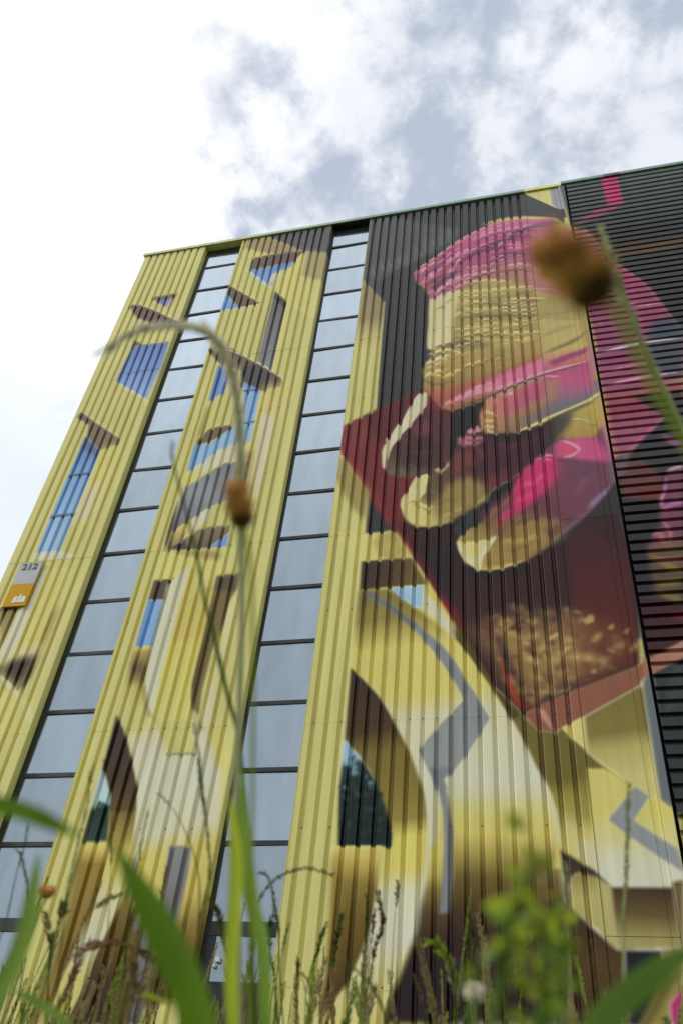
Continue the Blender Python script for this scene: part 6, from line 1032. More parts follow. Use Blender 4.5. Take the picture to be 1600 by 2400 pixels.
(([-138,403],[-158,220],[(0.0,(192,182,106)),(0.196,(172,158,82)),(0.3,(130,112,60)),(0.429,(96,76,50)),(0.573,(72,54,42)),(0.781,(60,46,36)),(1.0,(60,46,36))]),30,1.0,0,[-158,397,-144,406,-134,397,-132,368,-136,326,-135,221,-202,218,-198,236,-184,270,-170,307,-167,332,-161,357]),
((122,124,130),12,1.0,0,[-162,492,-150,467,-144,439,-142,408,-144,347,-146,325,-136,326,-132,372,-132,416,-138,458,-144,477,-131,493]),
(([-264,529],[-233,368],[(0.0,(130,166,196)),(0.135,(138,170,190)),(0.204,(60,74,72)),(0.393,(42,54,54)),(1.0,(46,58,56))]),10,1.0,0,[-268,532,-247,509,-234,491,-220,466,-206,431,-201,410,-201,396,-264,396,-269,467]),
((64,84,80),10,0.85,1,[-256,471,-254,474,-250,472,-252,469]),
((40,52,50),10,0.85,1,[-238,481,-236,485,-231,482,-233,478]),
((64,84,80),10,0.85,1,[-223,461,-222,464,-220,463,-221,460]),
((52,68,62),10,0.85,1,[-254,467,-252,472,-247,468,-250,464]),
((96,128,136),10,0.85,1,[-267,501,-265,504,-262,502,-263,498]),
((96,128,136),10,0.85,1,[-240,483,-238,485,-235,483,-236,480]),
((64,84,80),10,0.85,1,[-254,466,-251,471,-246,468,-249,463]),
((64,84,80),10,0.85,1,[-234,460,-233,462,-230,460,-231,457]),
((40,52,50),10,0.85,1,[-232,476,-230,478,-226,476,-228,473]),
((64,84,80),10,0.85,1,[-223,448,-220,452,-215,449,-218,444]),
((40,52,50),10,0.85,1,[-236,445,-233,449,-228,445,-230,441]),
((40,52,50),10,0.85,1,[-260,480,-257,485,-253,482,-255,478]),
((52,68,62),10,0.85,1,[-251,501,-249,504,-245,502,-247,498]),
((64,84,80),10,0.85,1,[-233,470,-232,472,-229,471,-230,468]),
((110,146,160),10,0.85,1,[-258,489,-254,493,-249,489,-252,484]),
((52,68,62),10,0.85,1,[-248,446,-245,449,-240,445,-243,442]),
((52,68,62),10,0.85,1,[-227,442,-225,444,-222,442,-224,440]),
((52,68,62),10,0.85,1,[-258,457,-256,459,-253,458,-254,454]),
((52,68,62),10,0.85,1,[-269,470,-267,473,-263,470,-265,467]),
((40,52,50),10,0.85,1,[-249,462,-247,464,-245,462,-246,460]),
((52,68,62),10,0.85,1,[-249,463,-247,466,-244,464,-246,462]),
((64,84,80),10,0.85,1,[-233,468,-231,472,-226,468,-228,464]),
((52,68,62),10,0.85,1,[-245,481,-243,482,-241,482,-242,478]),
((64,84,80),10,0.85,1,[-214,440,-213,442,-210,441,-211,438]),
((52,68,62),10,0.85,1,[-231,472,-228,477,-223,474,-226,469]),
((64,84,80),10,0.85,1,[-260,508,-257,513,-252,510,-254,504]),
((52,68,62),10,0.85,1,[-250,462,-249,465,-247,463,-248,461]),
((40,52,50),10,0.85,1,[-260,442,-258,444,-255,442,-256,439]),
((40,52,50),10,0.85,1,[-220,444,-218,447,-215,445,-217,442]),
((110,146,160),10,0.85,1,[-234,474,-231,477,-226,473,-228,469]),
((136,168,186),10,0.85,1,[-267,503,-264,506,-258,503,-261,498]),
((96,128,136),10,0.85,1,[-252,488,-250,491,-247,488,-248,485]),
((136,168,186),10,0.85,1,[-267,512,-264,514,-260,512,-262,508]),
((40,52,50),10,0.85,1,[-231,471,-229,474,-224,472,-227,468]),
((64,84,80),10,0.85,1,[-239,461,-237,463,-234,460,-235,457]),
((40,52,50),10,0.85,1,[-254,467,-252,471,-248,470,-250,466]),
((52,68,62),10,0.85,1,[-245,446,-243,449,-241,448,-242,445]),
((52,68,62),10,0.85,1,[-225,449,-222,453,-218,450,-220,446]),
((136,168,186),10,0.85,1,[-264,469,-262,471,-259,469,-260,466]),
((40,52,50),10,0.85,1,[-235,462,-233,466,-230,463,-232,461]),
((52,68,62),10,0.85,1,[-264,475,-262,479,-258,476,-260,473]),
((52,68,62),10,0.85,1,[-224,444,-221,448,-216,444,-219,440]),
((52,68,62),10,0.85,1,[-242,460,-240,463,-236,461,-238,458]),
((64,84,80),10,0.85,1,[-239,442,-236,446,-231,442,-233,437]),
((40,52,50),10,0.85,1,[-234,444,-231,448,-227,445,-229,442]),
((64,84,80),10,0.85,1,[-265,457,-262,462,-256,458,-259,453]),
((64,84,80),10,0.85,1,[-261,458,-259,459,-256,458,-257,455]),
((110,146,160),10,0.85,1,[-257,496,-254,499,-249,496,-252,491]),
((52,68,62),10,0.85,1,[-258,476,-255,480,-249,477,-252,472]),
((64,84,80),10,0.85,1,[-239,450,-238,453,-236,451,-237,449]),
((64,84,80),10,0.85,1,[-212,447,-211,448,-209,447,-210,445]),
((40,52,50),10,0.85,1,[-263,467,-260,470,-255,467,-257,462]),
((40,52,50),10,0.85,1,[-251,480,-250,482,-247,481,-248,478]),
((52,68,62),10,0.85,1,[-268,479,-267,480,-265,479,-266,477]),
((64,84,80),10,0.85,1,[-232,442,-231,445,-227,442,-229,440]),
((52,68,62),10,0.85,1,[-244,478,-242,481,-240,479,-241,477]),
((64,84,80),10,0.85,1,[-223,455,-220,459,-216,457,-218,453]),
((64,84,80),10,0.85,1,[-262,444,-260,447,-256,444,-258,441]),
((64,84,80),10,0.85,1,[-249,459,-246,463,-242,460,-244,456]),
((52,68,62),10,0.85,1,[-262,483,-260,486,-258,484,-259,482]),
((64,84,80),10,0.85,1,[-249,460,-247,461,-244,460,-245,457]),
((40,52,50),10,0.85,1,[-223,459,-220,463,-215,461,-218,456]),
((58,72,68),20,0.7,1,[-246,436,-243,438,-240,436,-243,434]),
((66,80,76),20,0.7,1,[-264,425,-261,426,-258,425,-261,423]),
((66,80,76),20,0.7,1,[-246,433,-243,435,-240,433,-243,431]),
((58,72,68),20,0.7,1,[-220,446,-217,448,-213,446,-216,444]),
((66,80,76),20,0.7,1,[-258,420,-254,423,-250,420,-254,418]),
((58,72,68),20,0.7,1,[-219,414,-217,415,-214,414,-216,412]),
((66,80,76),20,0.7,1,[-232,416,-229,418,-226,416,-229,414]),
((58,72,68),20,0.7,1,[-260,420,-256,422,-251,420,-255,417]),
((36,46,46),20,0.7,1,[-235,441,-232,442,-230,441,-232,439]),
((36,46,46),20,0.7,1,[-247,435,-242,438,-238,435,-242,432]),
((66,80,76),20,0.7,1,[-212,403,-209,405,-206,403,-209,401]),
((66,80,76),20,0.7,1,[-214,434,-210,436,-207,434,-210,432]),
((36,46,46),20,0.7,1,[-228,434,-223,437,-219,434,-223,432]),
((58,72,68),20,0.7,1,[-267,440,-263,443,-259,440,-263,438]),
((66,80,76),20,0.7,1,[-221,417,-217,419,-214,417,-217,415]),
((58,72,68),20,0.7,1,[-232,439,-227,442,-223,439,-227,437]),
((36,46,46),20,0.7,1,[-265,425,-262,427,-257,425,-261,422]),
((58,72,68),20,0.7,1,[-262,436,-258,438,-254,436,-258,433]),
((58,72,68),20,0.7,1,[-258,411,-254,413,-250,411,-254,408]),
((36,46,46),20,0.7,1,[-265,419,-262,421,-258,419,-261,417]),
((36,46,46),20,0.7,1,[-233,404,-230,406,-227,404,-230,402]),
((66,80,76),20,0.7,1,[-228,443,-223,445,-219,442,-223,440]),
((36,46,46),20,0.7,1,[-221,448,-219,449,-216,447,-219,446]),
((58,72,68),20,0.7,1,[-207,439,-205,440,-203,439,-205,438]),
((58,72,68),20,0.7,1,[-240,412,-237,414,-233,412,-236,410]),
((66,80,76),20,0.7,1,[-222,429,-217,432,-212,429,-217,426]),
((66,80,76),20,0.7,1,[-258,425,-254,428,-250,425,-254,422]),
((58,72,68),20,0.7,1,[-217,439,-214,441,-210,439,-213,437]),
((58,72,68),20,0.7,1,[-238,412,-235,414,-232,412,-235,410]),
((36,46,46),20,0.7,1,[-241,448,-238,449,-235,448,-238,446]),
((58,72,68),20,0.7,1,[-240,432,-237,434,-234,432,-237,430]),
((36,46,46),20,0.7,1,[-219,436,-216,438,-213,436,-216,434]),
((66,80,76),20,0.7,1,[-235,442,-233,443,-231,442,-233,440]),
((58,72,68),20,0.7,1,[-243,441,-241,442,-238,441,-240,440]),
((58,72,68),20,0.7,1,[-230,427,-228,429,-225,427,-227,426]),
((66,80,76),20,0.7,1,[-242,434,-240,435,-238,434,-240,432]),
((58,72,68),20,0.7,1,[-264,430,-261,432,-258,430,-261,428]),
((36,46,46),20,0.7,1,[-211,406,-209,408,-206,406,-208,404]),
((36,46,46),20,0.7,1,[-240,441,-237,444,-232,441,-236,439]),
((36,46,46),20,0.7,1,[-213,420,-209,422,-205,420,-209,417]),
(([-241,395],[-265,222],[(0.0,(190,174,96)),(0.071,(176,158,86)),(0.215,(136,116,58)),(0.413,(112,94,44)),(0.79,(92,70,36)),(1.0,(84,62,32))]),15,1.0,0,[-269,396,-212,396,-215,348,-226,289,-239,257,-253,237,-268,222,-267,238,-264,264,-265,322]),
((206,200,130),10,0.9,0,[-269,398,-255,397,-241,397,-227,397,-212,397,-212,394,-227,394,-241,394,-255,394,-270,395]),
((150,134,70),60,0.6,0,[-274,382,-262,390,-257,322,-257,265,-265,226,-266,280]),
((142,126,78),50,0.9,0,[-321,1063,-291,1013,-267,969,-266,949,-268,908,-287,929,-310,971,-325,1011]),
((196,188,116),30,0.5,0,[-314,882,-266,878,-205,853,-195,828,-204,826,-257,849,-270,830]),
((158,142,84),40,0.8,0,[-256,863,-222,880,-195,828,-245,830]),
((166,172,140),12,1.0,0,[-900,1844,-420,1844,-420,1870,-900,1870]),
(([-660,1850],[-340,1850],[(0,(166,172,140)),(0.5,(146,164,146)),(1,(122,150,142))]),12,1.0,0,[-660,1844,22,1844,22,1870,-660,1870]),
((196,194,110),4,1.0,0,[26,1844,100,1844,100,1870,26,1870]),
((118,142,136),4,1.0,0,[100,1847,630,1847,630,1875,100,1875]),
((120,84,92),10,1.0,0,[190,1847,225,1847,220,1875,185,1875])]

U0,U1,V0,V1,RES=-9.3,6.3,-0.8,19.6,0.0125
def srgb_lin(h):
    c=np.array(h)/255.0
    return np.where(c<=.04045,c/12.92,((c+.055)/1.055)**2.4)
def smooth_closed(p,n=6):
    a,b,c,d=np.roll(p,1,0),p,np.roll(p,-1,0),np.roll(p,-2,0)
    return np.concatenate([.5*(2*b+(c-a)*t+(2*a-5*b+4*c-d)*t*t+(3*b-a-3*c+d)*t**3) for t in np.arange(n)/n],1).reshape(-1,2)
def box(m,r,ax):
    if r<1: return m
    k=2*r+1
    pad=[(0,0),(0,0)];pad[ax]=(r+1,r)
    c=np.cumsum(np.pad(m,pad),axis=ax)
    return (c[k:]-c[:-k])/k if ax==0 else (c[:,k:]-c[:,:-k])/k
def rasterise(paint,base):
    W=int(round((U1-U0)/RES));H=int(round((V1-V0)/RES))
    img=np.empty((H,W,3),np.float32);img[:]=srgb_lin(base);img[:,int((1.06-U0)/RES):]=srgb_lin((68,69,70))
    for col,bl,al,sm,pts in paint:
        p=np.array(pts,float).reshape(-1,2)/100
        if sm: p=smooth_closed(p)
        r=max(0,int(round(bl/1000/RES*.8)))
        q=(p-[U0,V0])/RES
        x0,y0=np.floor(q.min(0)).astype(int)-2*r-2;x1,y1=np.ceil(q.max(0)).astype(int)+2*r+3
        x0,y0=max(x0,0),max(y0,0);x1,y1=min(x1,W),min(y1,H)
        if x1<=x0 or y1<=y0: continue
        h,w=y1-y0,x1-x0
        # scanline fill with 2x horizontal precision: coverage along x exact
        ys=np.arange(y0,y1)+.5
        acc=np.zeros((h,w+1),np.float32)
        m=np.zeros((h,w),np.float32)
        a=q;b=np.roll(q,-1,0)
        X=[[] for _ in range(h)]
        for (ax_,ay),(bx,by) in zip(a,b):
            if ay==by: continue
            lo,hi=(ay,by) if ay<by else (by,ay)
            i0=max(0,int(np.ceil(lo-.5))-y0);i1=min(h-1,int(np.ceil(hi-.5))-1-y0)
            for i in range(i0,i1+1):
                X[i].append(ax_+(bx-ax_)*(ys[i]-ay)/(by-ay)-x0)
        for i,xs in enumerate(X):
            if len(xs)<2: continue
            xs.sort();row=m[i]
            for s,e in zip(xs[::2],xs[1::2]):
                s=max(0.,s);e=min(float(w),e)
                if e<=s: continue
                si,ei=int(s),int(e)
                if si==ei: row[si]+=e-s
                else:
                    row[si]+=si+1-s;row[si+1:ei]+=1
                    if ei<w: row[ei]+=e-ei
        np.clip(m,0,1,out=m)
        if r>0:
            for _ in range(2): m=box(box(m,r,0),r,1)
        m*=al
        if len(col)==3 and not isinstance(col[2],list): c=srgb_lin(col).astype(np.float32)[None,None]
        else:
            a0,a1,st=col;a0=np.array(a0)/100;d=np.array(a1)/100-a0
            uu=(np.arange(x0,x1)+.5)*RES+U0-a0[0];vv=(np.arange(y0,y1)+.5)*RES+V0-a0[1]
            t=(uu[None]*d[0]+vv[:,None]*d[1])/(d@d)
            ts=[s[0] for s in st];cs=np.array([srgb_lin(s[1]) for s in st])
            c=np.stack([np.interp(t,ts,cs[:,k]) for k in range(3)],-1).astype(np.float32)
        if x1==W: m[:,-3*r-1:]=m[:,-3*r-2:-3*r-1]
        s_=img[y0:y1,x0:x1];s_+=(c-s_)*m[...,None]
    return img

K = 0.515
_img = rasterise(PAINT, (176, 171, 112))
_lum = _img @ np.array([.2126, .7152, .0722], np.float32)
_img = np.clip((_img * ((_lum + 1e-4) / .48)[..., None] ** .28 - .012) / np.array([K*.97, K, K*1.05], np.float32), 0.004, 4.0)
_img *= np.minimum(1, .86 / _img.max(2, keepdims=True))
Hh, Ww = _img.shape[:2]
_rgba = np.ones((Hh, Ww, 4), np.float32); _rgba[..., :3] = _img
pic = bpy.data.images.new('mural_paint', Ww, Hh, float_buffer=True)
pic.pixels.foreach_set(_rgba.ravel()); pic.update(); pic.pack()
def mural_mat(name, rough):
    mt = pbsdf(name, (.5, .5, .5), rough, .28); t = mt.node_tree; b = t.nodes['Principled BSDF']
    g = t.nodes.new('ShaderNodeNewGeometry'); s = t.nodes.new('ShaderNodeSeparateXYZ'); t.links.new(g.outputs['Position'], s.inputs[0])
    c = t.nodes.new('ShaderNodeCombineXYZ')
    for k, (o, lo, hi) in enumerate((('X', U0, U1), ('Z', V0, V1))):
        r = t.nodes.new('ShaderNodeMapRange'); r.clamp = False; r.inputs[1].default_value = lo; r.inputs[2].default_value = hi
        t.links.new(s.outputs[o], r.inputs[0]); t.links.new(r.outputs[0], c.inputs[k])
    im = t.nodes.new('ShaderNodeTexImage'); im.image = pic; im.extension = 'EXTEND'; im.interpolation = 'Linear'
    t.links.new(c.outputs[0], im.inputs[0]); t.links.new(im.outputs[0], b.inputs['Base Color'])
    vary(mt, 3.0, .93, 1.05, .0, (1, 1, .12)); vary(mt, 9.0, .87, 1.03, .0, (1, 1, .05)); vary(mt, 2.2, .99, 1.01, .35, (1, 1, .6))
    return mt
PAINTED = mural_mat('painted_steel', .30)
DARKM = vary(pbsdf('black_frame', (.012, .013, .014), .4, .5), 6, .7, 1.3)
VOID = pbsdf('dark_gap', (.006, .006, .006), .9, .1)
SCREW = pbsdf('screw_metal', (.03, .028, .022), .4, .5)

# ------------------------------------------------------------ building
bld = empty('office_building', (-3.0, 6.0, GZ), 'tall metal clad building with a mural of gloved fingers painted over its ribbed front', 'building')
def part(name, me, mat, par=bld):
    o = obj(name, me, mat)
    o.parent = par; o.matrix_parent_inverse = par.matrix_world.inverted() if par.type != 'EMPTY' else Matrix.Translation(-par.location)
    return o
TOPZ = 18.46
XL, X1R, X2L, X2R, X3L, X3R, XF, XT, XE = -8.79, -7.244, -6.292, -4.146, -3.225, .214, .937, 1.045, 9.0
SEAMS = [GZ, 2.486, 5.57, 8.786, 13.824, TOPZ]
DEP = .048
core = MB()
core.box(XL+.01, X1R-.16, .05, 12, GZ, TOPZ-.02).box(X2L+.16, X2R-.16, .05, 12, GZ, TOPZ-.02).box(X3L+.16, XE, .085, 12, GZ, TOPZ-.02).box(X1R-.16, X2L+.16, .40, 12, GZ, TOPZ-.02).box(X2R-.16, X3L+.16, .40, 12, GZ, TOPZ-.02)
part('wall_core', core.mesh('wall_core'), VOID)
rnd = random.Random(5)
screws = MB()
def sheet(u0, u1, z0, z1, grooves, dy, z0gap=.003):
    # trapezoidal sheet: flats at y = dy, narrow grooves DEP deep
    prof = [(u0, dy)]
    for g in grooves:
        prof += [(g-.034, dy), (g-.032, dy+.0015), (g-.0165, dy+DEP-.003), (g-.0140, dy+DEP), (g+.0140, dy+DEP), (g+.0165, dy+DEP-.003), (g+.032, dy+.0015), (g+.034, dy)]
    prof.append((u1, dy))
    n = len(prof); v = []; f = []
    for z in (z0+z0gap, z1):
        v += [(x, y, z) for x, y in prof]
    for i in range(n-1): f.append((i, i+1, n+i+1, n+i))
    # folded edges give the sheet thickness
    b = len(v); v += [(u0, dy+.012, z0+z0gap), (u0, dy+.012, z1), (u1, dy+.012, z0+z0gap), (u1, dy+.012, z1)]
    f += [(b, 0, n, b+1), (n-1, b+2, b+3, 2*n-1)]
    o = part('cladding_sheet', mesh('cladding_sheet', v, f), PAINTED)
    return o
SCROWS = [2.486+.04, 4.22, 5.57+.04, 7.41, 8.786+.04, 10.4, 12.1, 13.824+.05, 15.4, 16.9, 18.2]
def panel(u0, u1, g0, pitch, cnt, per=5, phase=0):
    gs = [g0 + pitch*i for i in range(cnt)]
    cuts = [u0] + [g+.036 for i, g in enumerate(gs) if i % per == phase and u0+.1 < g < u1-.15] + [u1]
    for r in range(len(SEAMS)-1):
        for a, b in zip(cuts[:-1], cuts[1:]):
            sheet(a+.0015, b-.0015, SEAMS[r], SEAMS[r+1], [g for g in gs if a < g < b], rnd.uniform(-.0015, .0015), .0015 if r in (1, 2) else .0035)
    for i, g in enumerate(gs):
        for z in SCROWS:
            if (i % 2 == 0 or z in SCROWS[0::2]) and rnd.random() < .93:
                x = g + rnd.uniform(-.006, .006); y = DEP - .004
                b = len(screws.v); r = .0085
                for k in range(6): screws.v.append((x+r*math.cos(k*1.047), y-.004, z+rnd.uniform(-.001, .001)+r*math.sin(k*1.047)))
                for k in range(6): screws.v.append((x+r*math.cos(k*1.047), y+.006, z+r*math.sin(k*1.047)))
                screws.f.append(tuple(b+k for k in range(6)))
                for k in range(6): screws.f.append((b+k, b+(k+1) % 6, b+6+(k+1) % 6, b+6+k))
panel(XL, X1R, -8.63, .1737, 8, 5, 3)
panel(X2L, X2R, -6.232, .1729, 12, 5, 0)
panel(X3L, X3R, -3.116, .1772, 19, 5, 0)
so_ = part('screw', screws.mesh('screw'), SCREW); so_['kind'] = 'stuff'
# left gable end in the same sheets (flat, seldom seen) and reveals beside the window strips
part('gable_wall', MB().box(XL, XL+.008, .0, 12, GZ, TOPZ-.01).mesh('gable_wall'), PAINTED)
for x0, x1 in ((X1R+.002, X1R+.010), (X2L-.010, X2L-.002), (X2R+.002, X2R+.010), (X3L-.010, X3L-.002)):
    for r in range(len(SEAMS)-1):
        part('reveal_trim', MB().box(x0, x1, -.001, .36, SEAMS[r]+.004, SEAMS[r+1]).mesh('reveal_trim'), PAINTED)
# flat panels right of the ribs
FS = [GZ, 3.05, 8.72, 13.80, TOPZ]
for r in range(4):
    z0, z1 = FS[r]+.006, FS[r+1]
    part('flat_panel', MB().box(X3R+.004, XF-.09, .006, .02, z0, z1).mesh('flat_panel'), PAINTED)
    part('flat_panel', MB().box(XF-.087, XF-.004, .002, .02, z0, z1).mesh('flat_panel_edge'), PAINTED)
for r in range(4):
    part('corner_trim', MB().box(XF, XT+.02, -.020, .03, FS[r]+.5+.004, (FS[r+1]+.5) if r < 3 else TOPZ).mesh('corner_trim'), PAINTED)
part('shadow_gap', MB().box(XT+.022, XT+.060, .04, .08, GZ, TOPZ).mesh('shadow_gap'), VOID)
# horizontal ribbed boards (one long board each)
ANCH = [(-30, 18.489+30*.1725), (0, 18.489), (28, 13.534), (42, 11.053), (52, 9.262), (67, 6.566), (77, 4.803), (82, 3.923), (112, 3.923-30*.176)]
vpos = lambda n: float(np.interp(n, [a[0] for a in ANCH], [a[1] for a in ANCH]))
P = .177; GW = .066; GD = .052
def board():
    # groove on the top, flat below: z measured from the groove centre
    y0 = -.012
    pr = [(y0, -.145), (y0, -GW/2-.001), (y0+GD-.012, -GW/2+.013), (y0+GD, -GW/2+.016), (y0+GD, GW/2-.010), (y0+GD-.004, GW/2-.007), (y0+.002, GW/2), ]
    pr = [(y0, -P+GW/2+.0), (y0, -GW/2-.001), (y0+GD, -GW/2+.010), (y0+GD, GW/2-.006), (y0, GW/2)]
    xs = [XT+.062, 4.0, XE]; v = []; f = []
    for x in xs: v += [(x, y, z) for y, z in pr]
    n = len(pr)
    for j in range(len(xs)-1):
        for i in range(n-1): f.append((j*n+i, (j+1)*n+i, (j+1)*n+i+1, j*n+i+1))
    b = len(v); v += [(XT+.062, y0+GD+.004, -P+GW/2), (XT+.062, y0+GD+.004, GW/2)]
    f.append((0, 1, 2, 3, 4, b+1, b))
    return mesh('louvre_board', v, f)
bme = board(); bme.materials.append(PAINTED)
n0 = 0
for n in range(0, 108):
    z = vpos(n)
    if z < GZ+.2: break
    pz = z - vpos(n+1)
    o = part('louvre_board', bme, None); o.location.z += z; o.scale.z = pz/P
    o.rotation_euler.x = rnd.uniform(-.012, .012)
# coping along the roof edge
for x0, x1, y0, z0, z1 in ((XL-.06, -4.2, -.035, 18.46, 18.535), (-4.197, .26, -.035, 18.46, 18.535), (.263, 1.0, -.032, 18.46, 18.535), (1.003, XE, -.05, 18.505, 18.58)):
    n = max(1, int(round((x1-x0)/2.4)))
    for k in range(n):
        a, b = x0+(x1-x0)*k/n, x0+(x1-x0)*(k+1)/n-.004
        dz = rnd.uniform(-.004, .004) if n > 1 else 0; dy = rnd.uniform(-.003, .003)
        me = MB().box(a, b, y0+dy, .5, z0+.012+dz, z1+dz).box(a, b, y0+dy, y0+dy+.004, z0-.02+dz, z0+.011+dz).mesh('roof_coping')
        part('roof_coping', me, PAINTED)
part('head_soffit', MB().box(X2R+.012, X3L-.012, .003, .28, TOPZ-.035, TOPZ-.016).mesh('head_soffit'), DARKM)
part('roof_deck', MB().box(XL, XE, .3, 12, TOPZ-.015, TOPZ+.03).mesh('roof_deck'), DARKM)

# ------------------------------------------------------------ the two window strips
GLASS = bpy.data.materials.new('mirror_glass'); GLASS.use_nodes = True
t = GLASS.node_tree; b = t.nodes['Principled BSDF']; b.inputs['Base Color'].default_value = (.13, .14, .15, 1); b.inputs['Roughness'].default_value = .25
gl = t.nodes.new('ShaderNodeBsdfGlossy'); gl.inputs[0].default_value = (.72, .86, 1.0, 1); gl.inputs['Roughness'].default_value = .03
ms = t.nodes.new('ShaderNodeMixShader')
gg = t.nodes.new('ShaderNodeNewGeometry'); mp = t.nodes.new('ShaderNodeMapping'); mp.inputs['Scale'].default_value = (2.2, 1, .55)
nz = t.nodes.new('ShaderNodeTexNoise'); nz.inputs['Scale'].default_value = 2.2; nz.inputs['Detail'].default_value = 5
mr = t.nodes.new('ShaderNodeMapRange'); mr.inputs[1].default_value = .3; mr.inputs[2].default_value = .75; mr.inputs[3].default_value = .04; mr.inputs[4].default_value = -.04
t.links.new(gg.outputs['Position'], mp.inputs[0]); t.links.new(mp.outputs[0], nz.inputs['Vector']); t.links.new(nz.outputs['Fac'], mr.inputs[0]); oi = t.nodes.new('ShaderNodeObjectInfo'); om = t.nodes.new('ShaderNodeMath'); om.operation = 'MULTIPLY_ADD'; om.inputs[1].default_value = .10; om.inputs[2].default_value = -.05
t.links.new(oi.outputs['Random'], om.inputs[0]); oa = t.nodes.new('ShaderNodeMath'); oa.operation = 'ADD'; t.links.new(mr.outputs[0], oa.inputs[0]); t.links.new(om.outputs[0], oa.inputs[1]); lw = t.nodes.new('ShaderNodeLayerWeight'); lw.inputs[0].default_value = .5; p2 = t.nodes.new('ShaderNodeMath'); p2.operation = 'POWER'; p2.inputs[1].default_value = 2.0; t.links.new(lw.outputs['Facing'], p2.inputs[0])
q2 = t.nodes.new('ShaderNodeMath'); q2.operation = 'MULTIPLY_ADD'; q2.inputs[1].default_value = .75; q2.inputs[2].default_value = .32; t.links.new(p2.outputs[0], q2.inputs[0])
ob = t.nodes.new('ShaderNodeMath'); ob.operation = 'ADD'; t.links.new(oa.outputs[0], ob.inputs[0]); t.links.new(q2.outputs[0], ob.inputs[1]); t.links.new(ob.outputs[0], ms.inputs[0])
t.links.new(b.outputs[0], ms.inputs[1]); t.links.new(gl.outputs[0], ms.inputs[2]); t.links.new(ms.outputs[0], t.nodes['Material Output'].inputs[0])
bp = t.nodes.new('ShaderNodeBump'); bp.inputs['Strength'].default_value = .04; bp.inputs['Distance'].default_value = .02
n2 = t.nodes.new('ShaderNodeTexNoise'); n2.inputs['Scale'].default_value = 1.1; t.links.new(gg.outputs['Position'], n2.inputs['Vector'])
t.links.new(n2.outputs['Fac'], bp.inputs['Height']); t.links.new(bp.outputs[0], gl.inputs['Normal'])
TR = [18.324, 17.414, 16.491, 15.558, 14.615, 13.663, 12.708, 11.74, 10.768, 9.792, 8.816, 7.836, 6.864, 5.895, 4.943, 4.015, 3.105]
YG = .145
sc = 1 + YG/9.658
for (a, bb, jl) in ((X1R+.010, X2L-.010, .085), (X2R+.010, X3L-.010, .055)):
    st = part('window_strip', MB().box(a, bb, .30, .36, GZ, TOPZ-.02).mesh('window_strip'), VOID)
    zz_ = [z*sc for z in TR]; zz_[0] = 17.95*sc
    part('jamb', MB().box(a+.001, a+jl, YG-.01, .29, GZ, TOPZ-.05).mesh('jamb'), DARKM, st)
    part('jamb', MB().box(bb-.03, bb-.001, YG-.01, .29, GZ, TOPZ-.05).mesh('jamb'), DARKM, st)
    part('head_panel', MB().box(a+jl+.001, bb-.031, YG-.006, .28, zz_[0]+.012, TOPZ-.04).mesh('head_panel'), DARKM, st)
    for k in range(1, 17):
        h = .029 if k < 16 else .075
        zc = zz_[k] - (0 if k < 16 else .05)
        tr = MB().box(a+jl+.001, bb-.031, YG-.018, .27, zc-h, zc+h)
        for x in (a+.24, bb-.20): tr.box(x, x+.05, YG-.022, YG-.0185, zc-.006, zc+.006)
        part('transom', tr.mesh('transom'), DARKM, st)
    for k in range(0, 17):
        top = zz_[k] - (.010 if k == 0 else .029); bot = (zz_[k+1]+.029) if k < 15 else (zz_[16]+.028 if k == 15 else 2.52*sc)
        if k == 16: top = zz_[16] - .127
        x0, x1 = a+jl, bb-.030
        if k == 16: x0 += .10
        cx, cz = (x0+x1)/2, (top+bot)/2; w, hh = (x1-x0)/2, (top-bot)/2
        me = mesh('window_pane', [(-w, 0, -hh), (w, 0, -hh), (w, 0, hh), (-w, 0, hh), (-w, .012, -hh), (w, .012, -hh), (w, .012, hh), (-w, .012, hh)], [(0, 1, 2, 3), (7, 6, 5, 4), (0, 4, 5, 1), (3, 2, 6, 7), (1, 5, 6, 2), (0, 3, 7, 4)])
        pa = part('window_pane', me, GLASS, st)
        pa.matrix_parent_inverse = Matrix.Identity(4) if False else pa.matrix_parent_inverse
        pa.location = (cx, YG, cz); pa.rotation_euler = (rnd.uniform(-.012, .012), 0, rnd.uniform(-.012, .012))
    part('lower_frame', MB().box(a+jl+.001, bb-.031, YG-.012, .27, GZ, 2.52*sc-.002).box(a+jl+.001, a+jl+.098, YG-.012, .27, 2.52*sc, zz_[16]-.128).mesh('lower_frame'), DARKM, st)

part('entry_sensor', MB().box(-3.935, -3.885, .085, .132, 2.745, 2.795).box(-3.955, -3.925, .09, .132, 2.69, 2.72).mesh('entry_sensor'), pbsdf('white_plastic', (.75, .75, .75), .4))
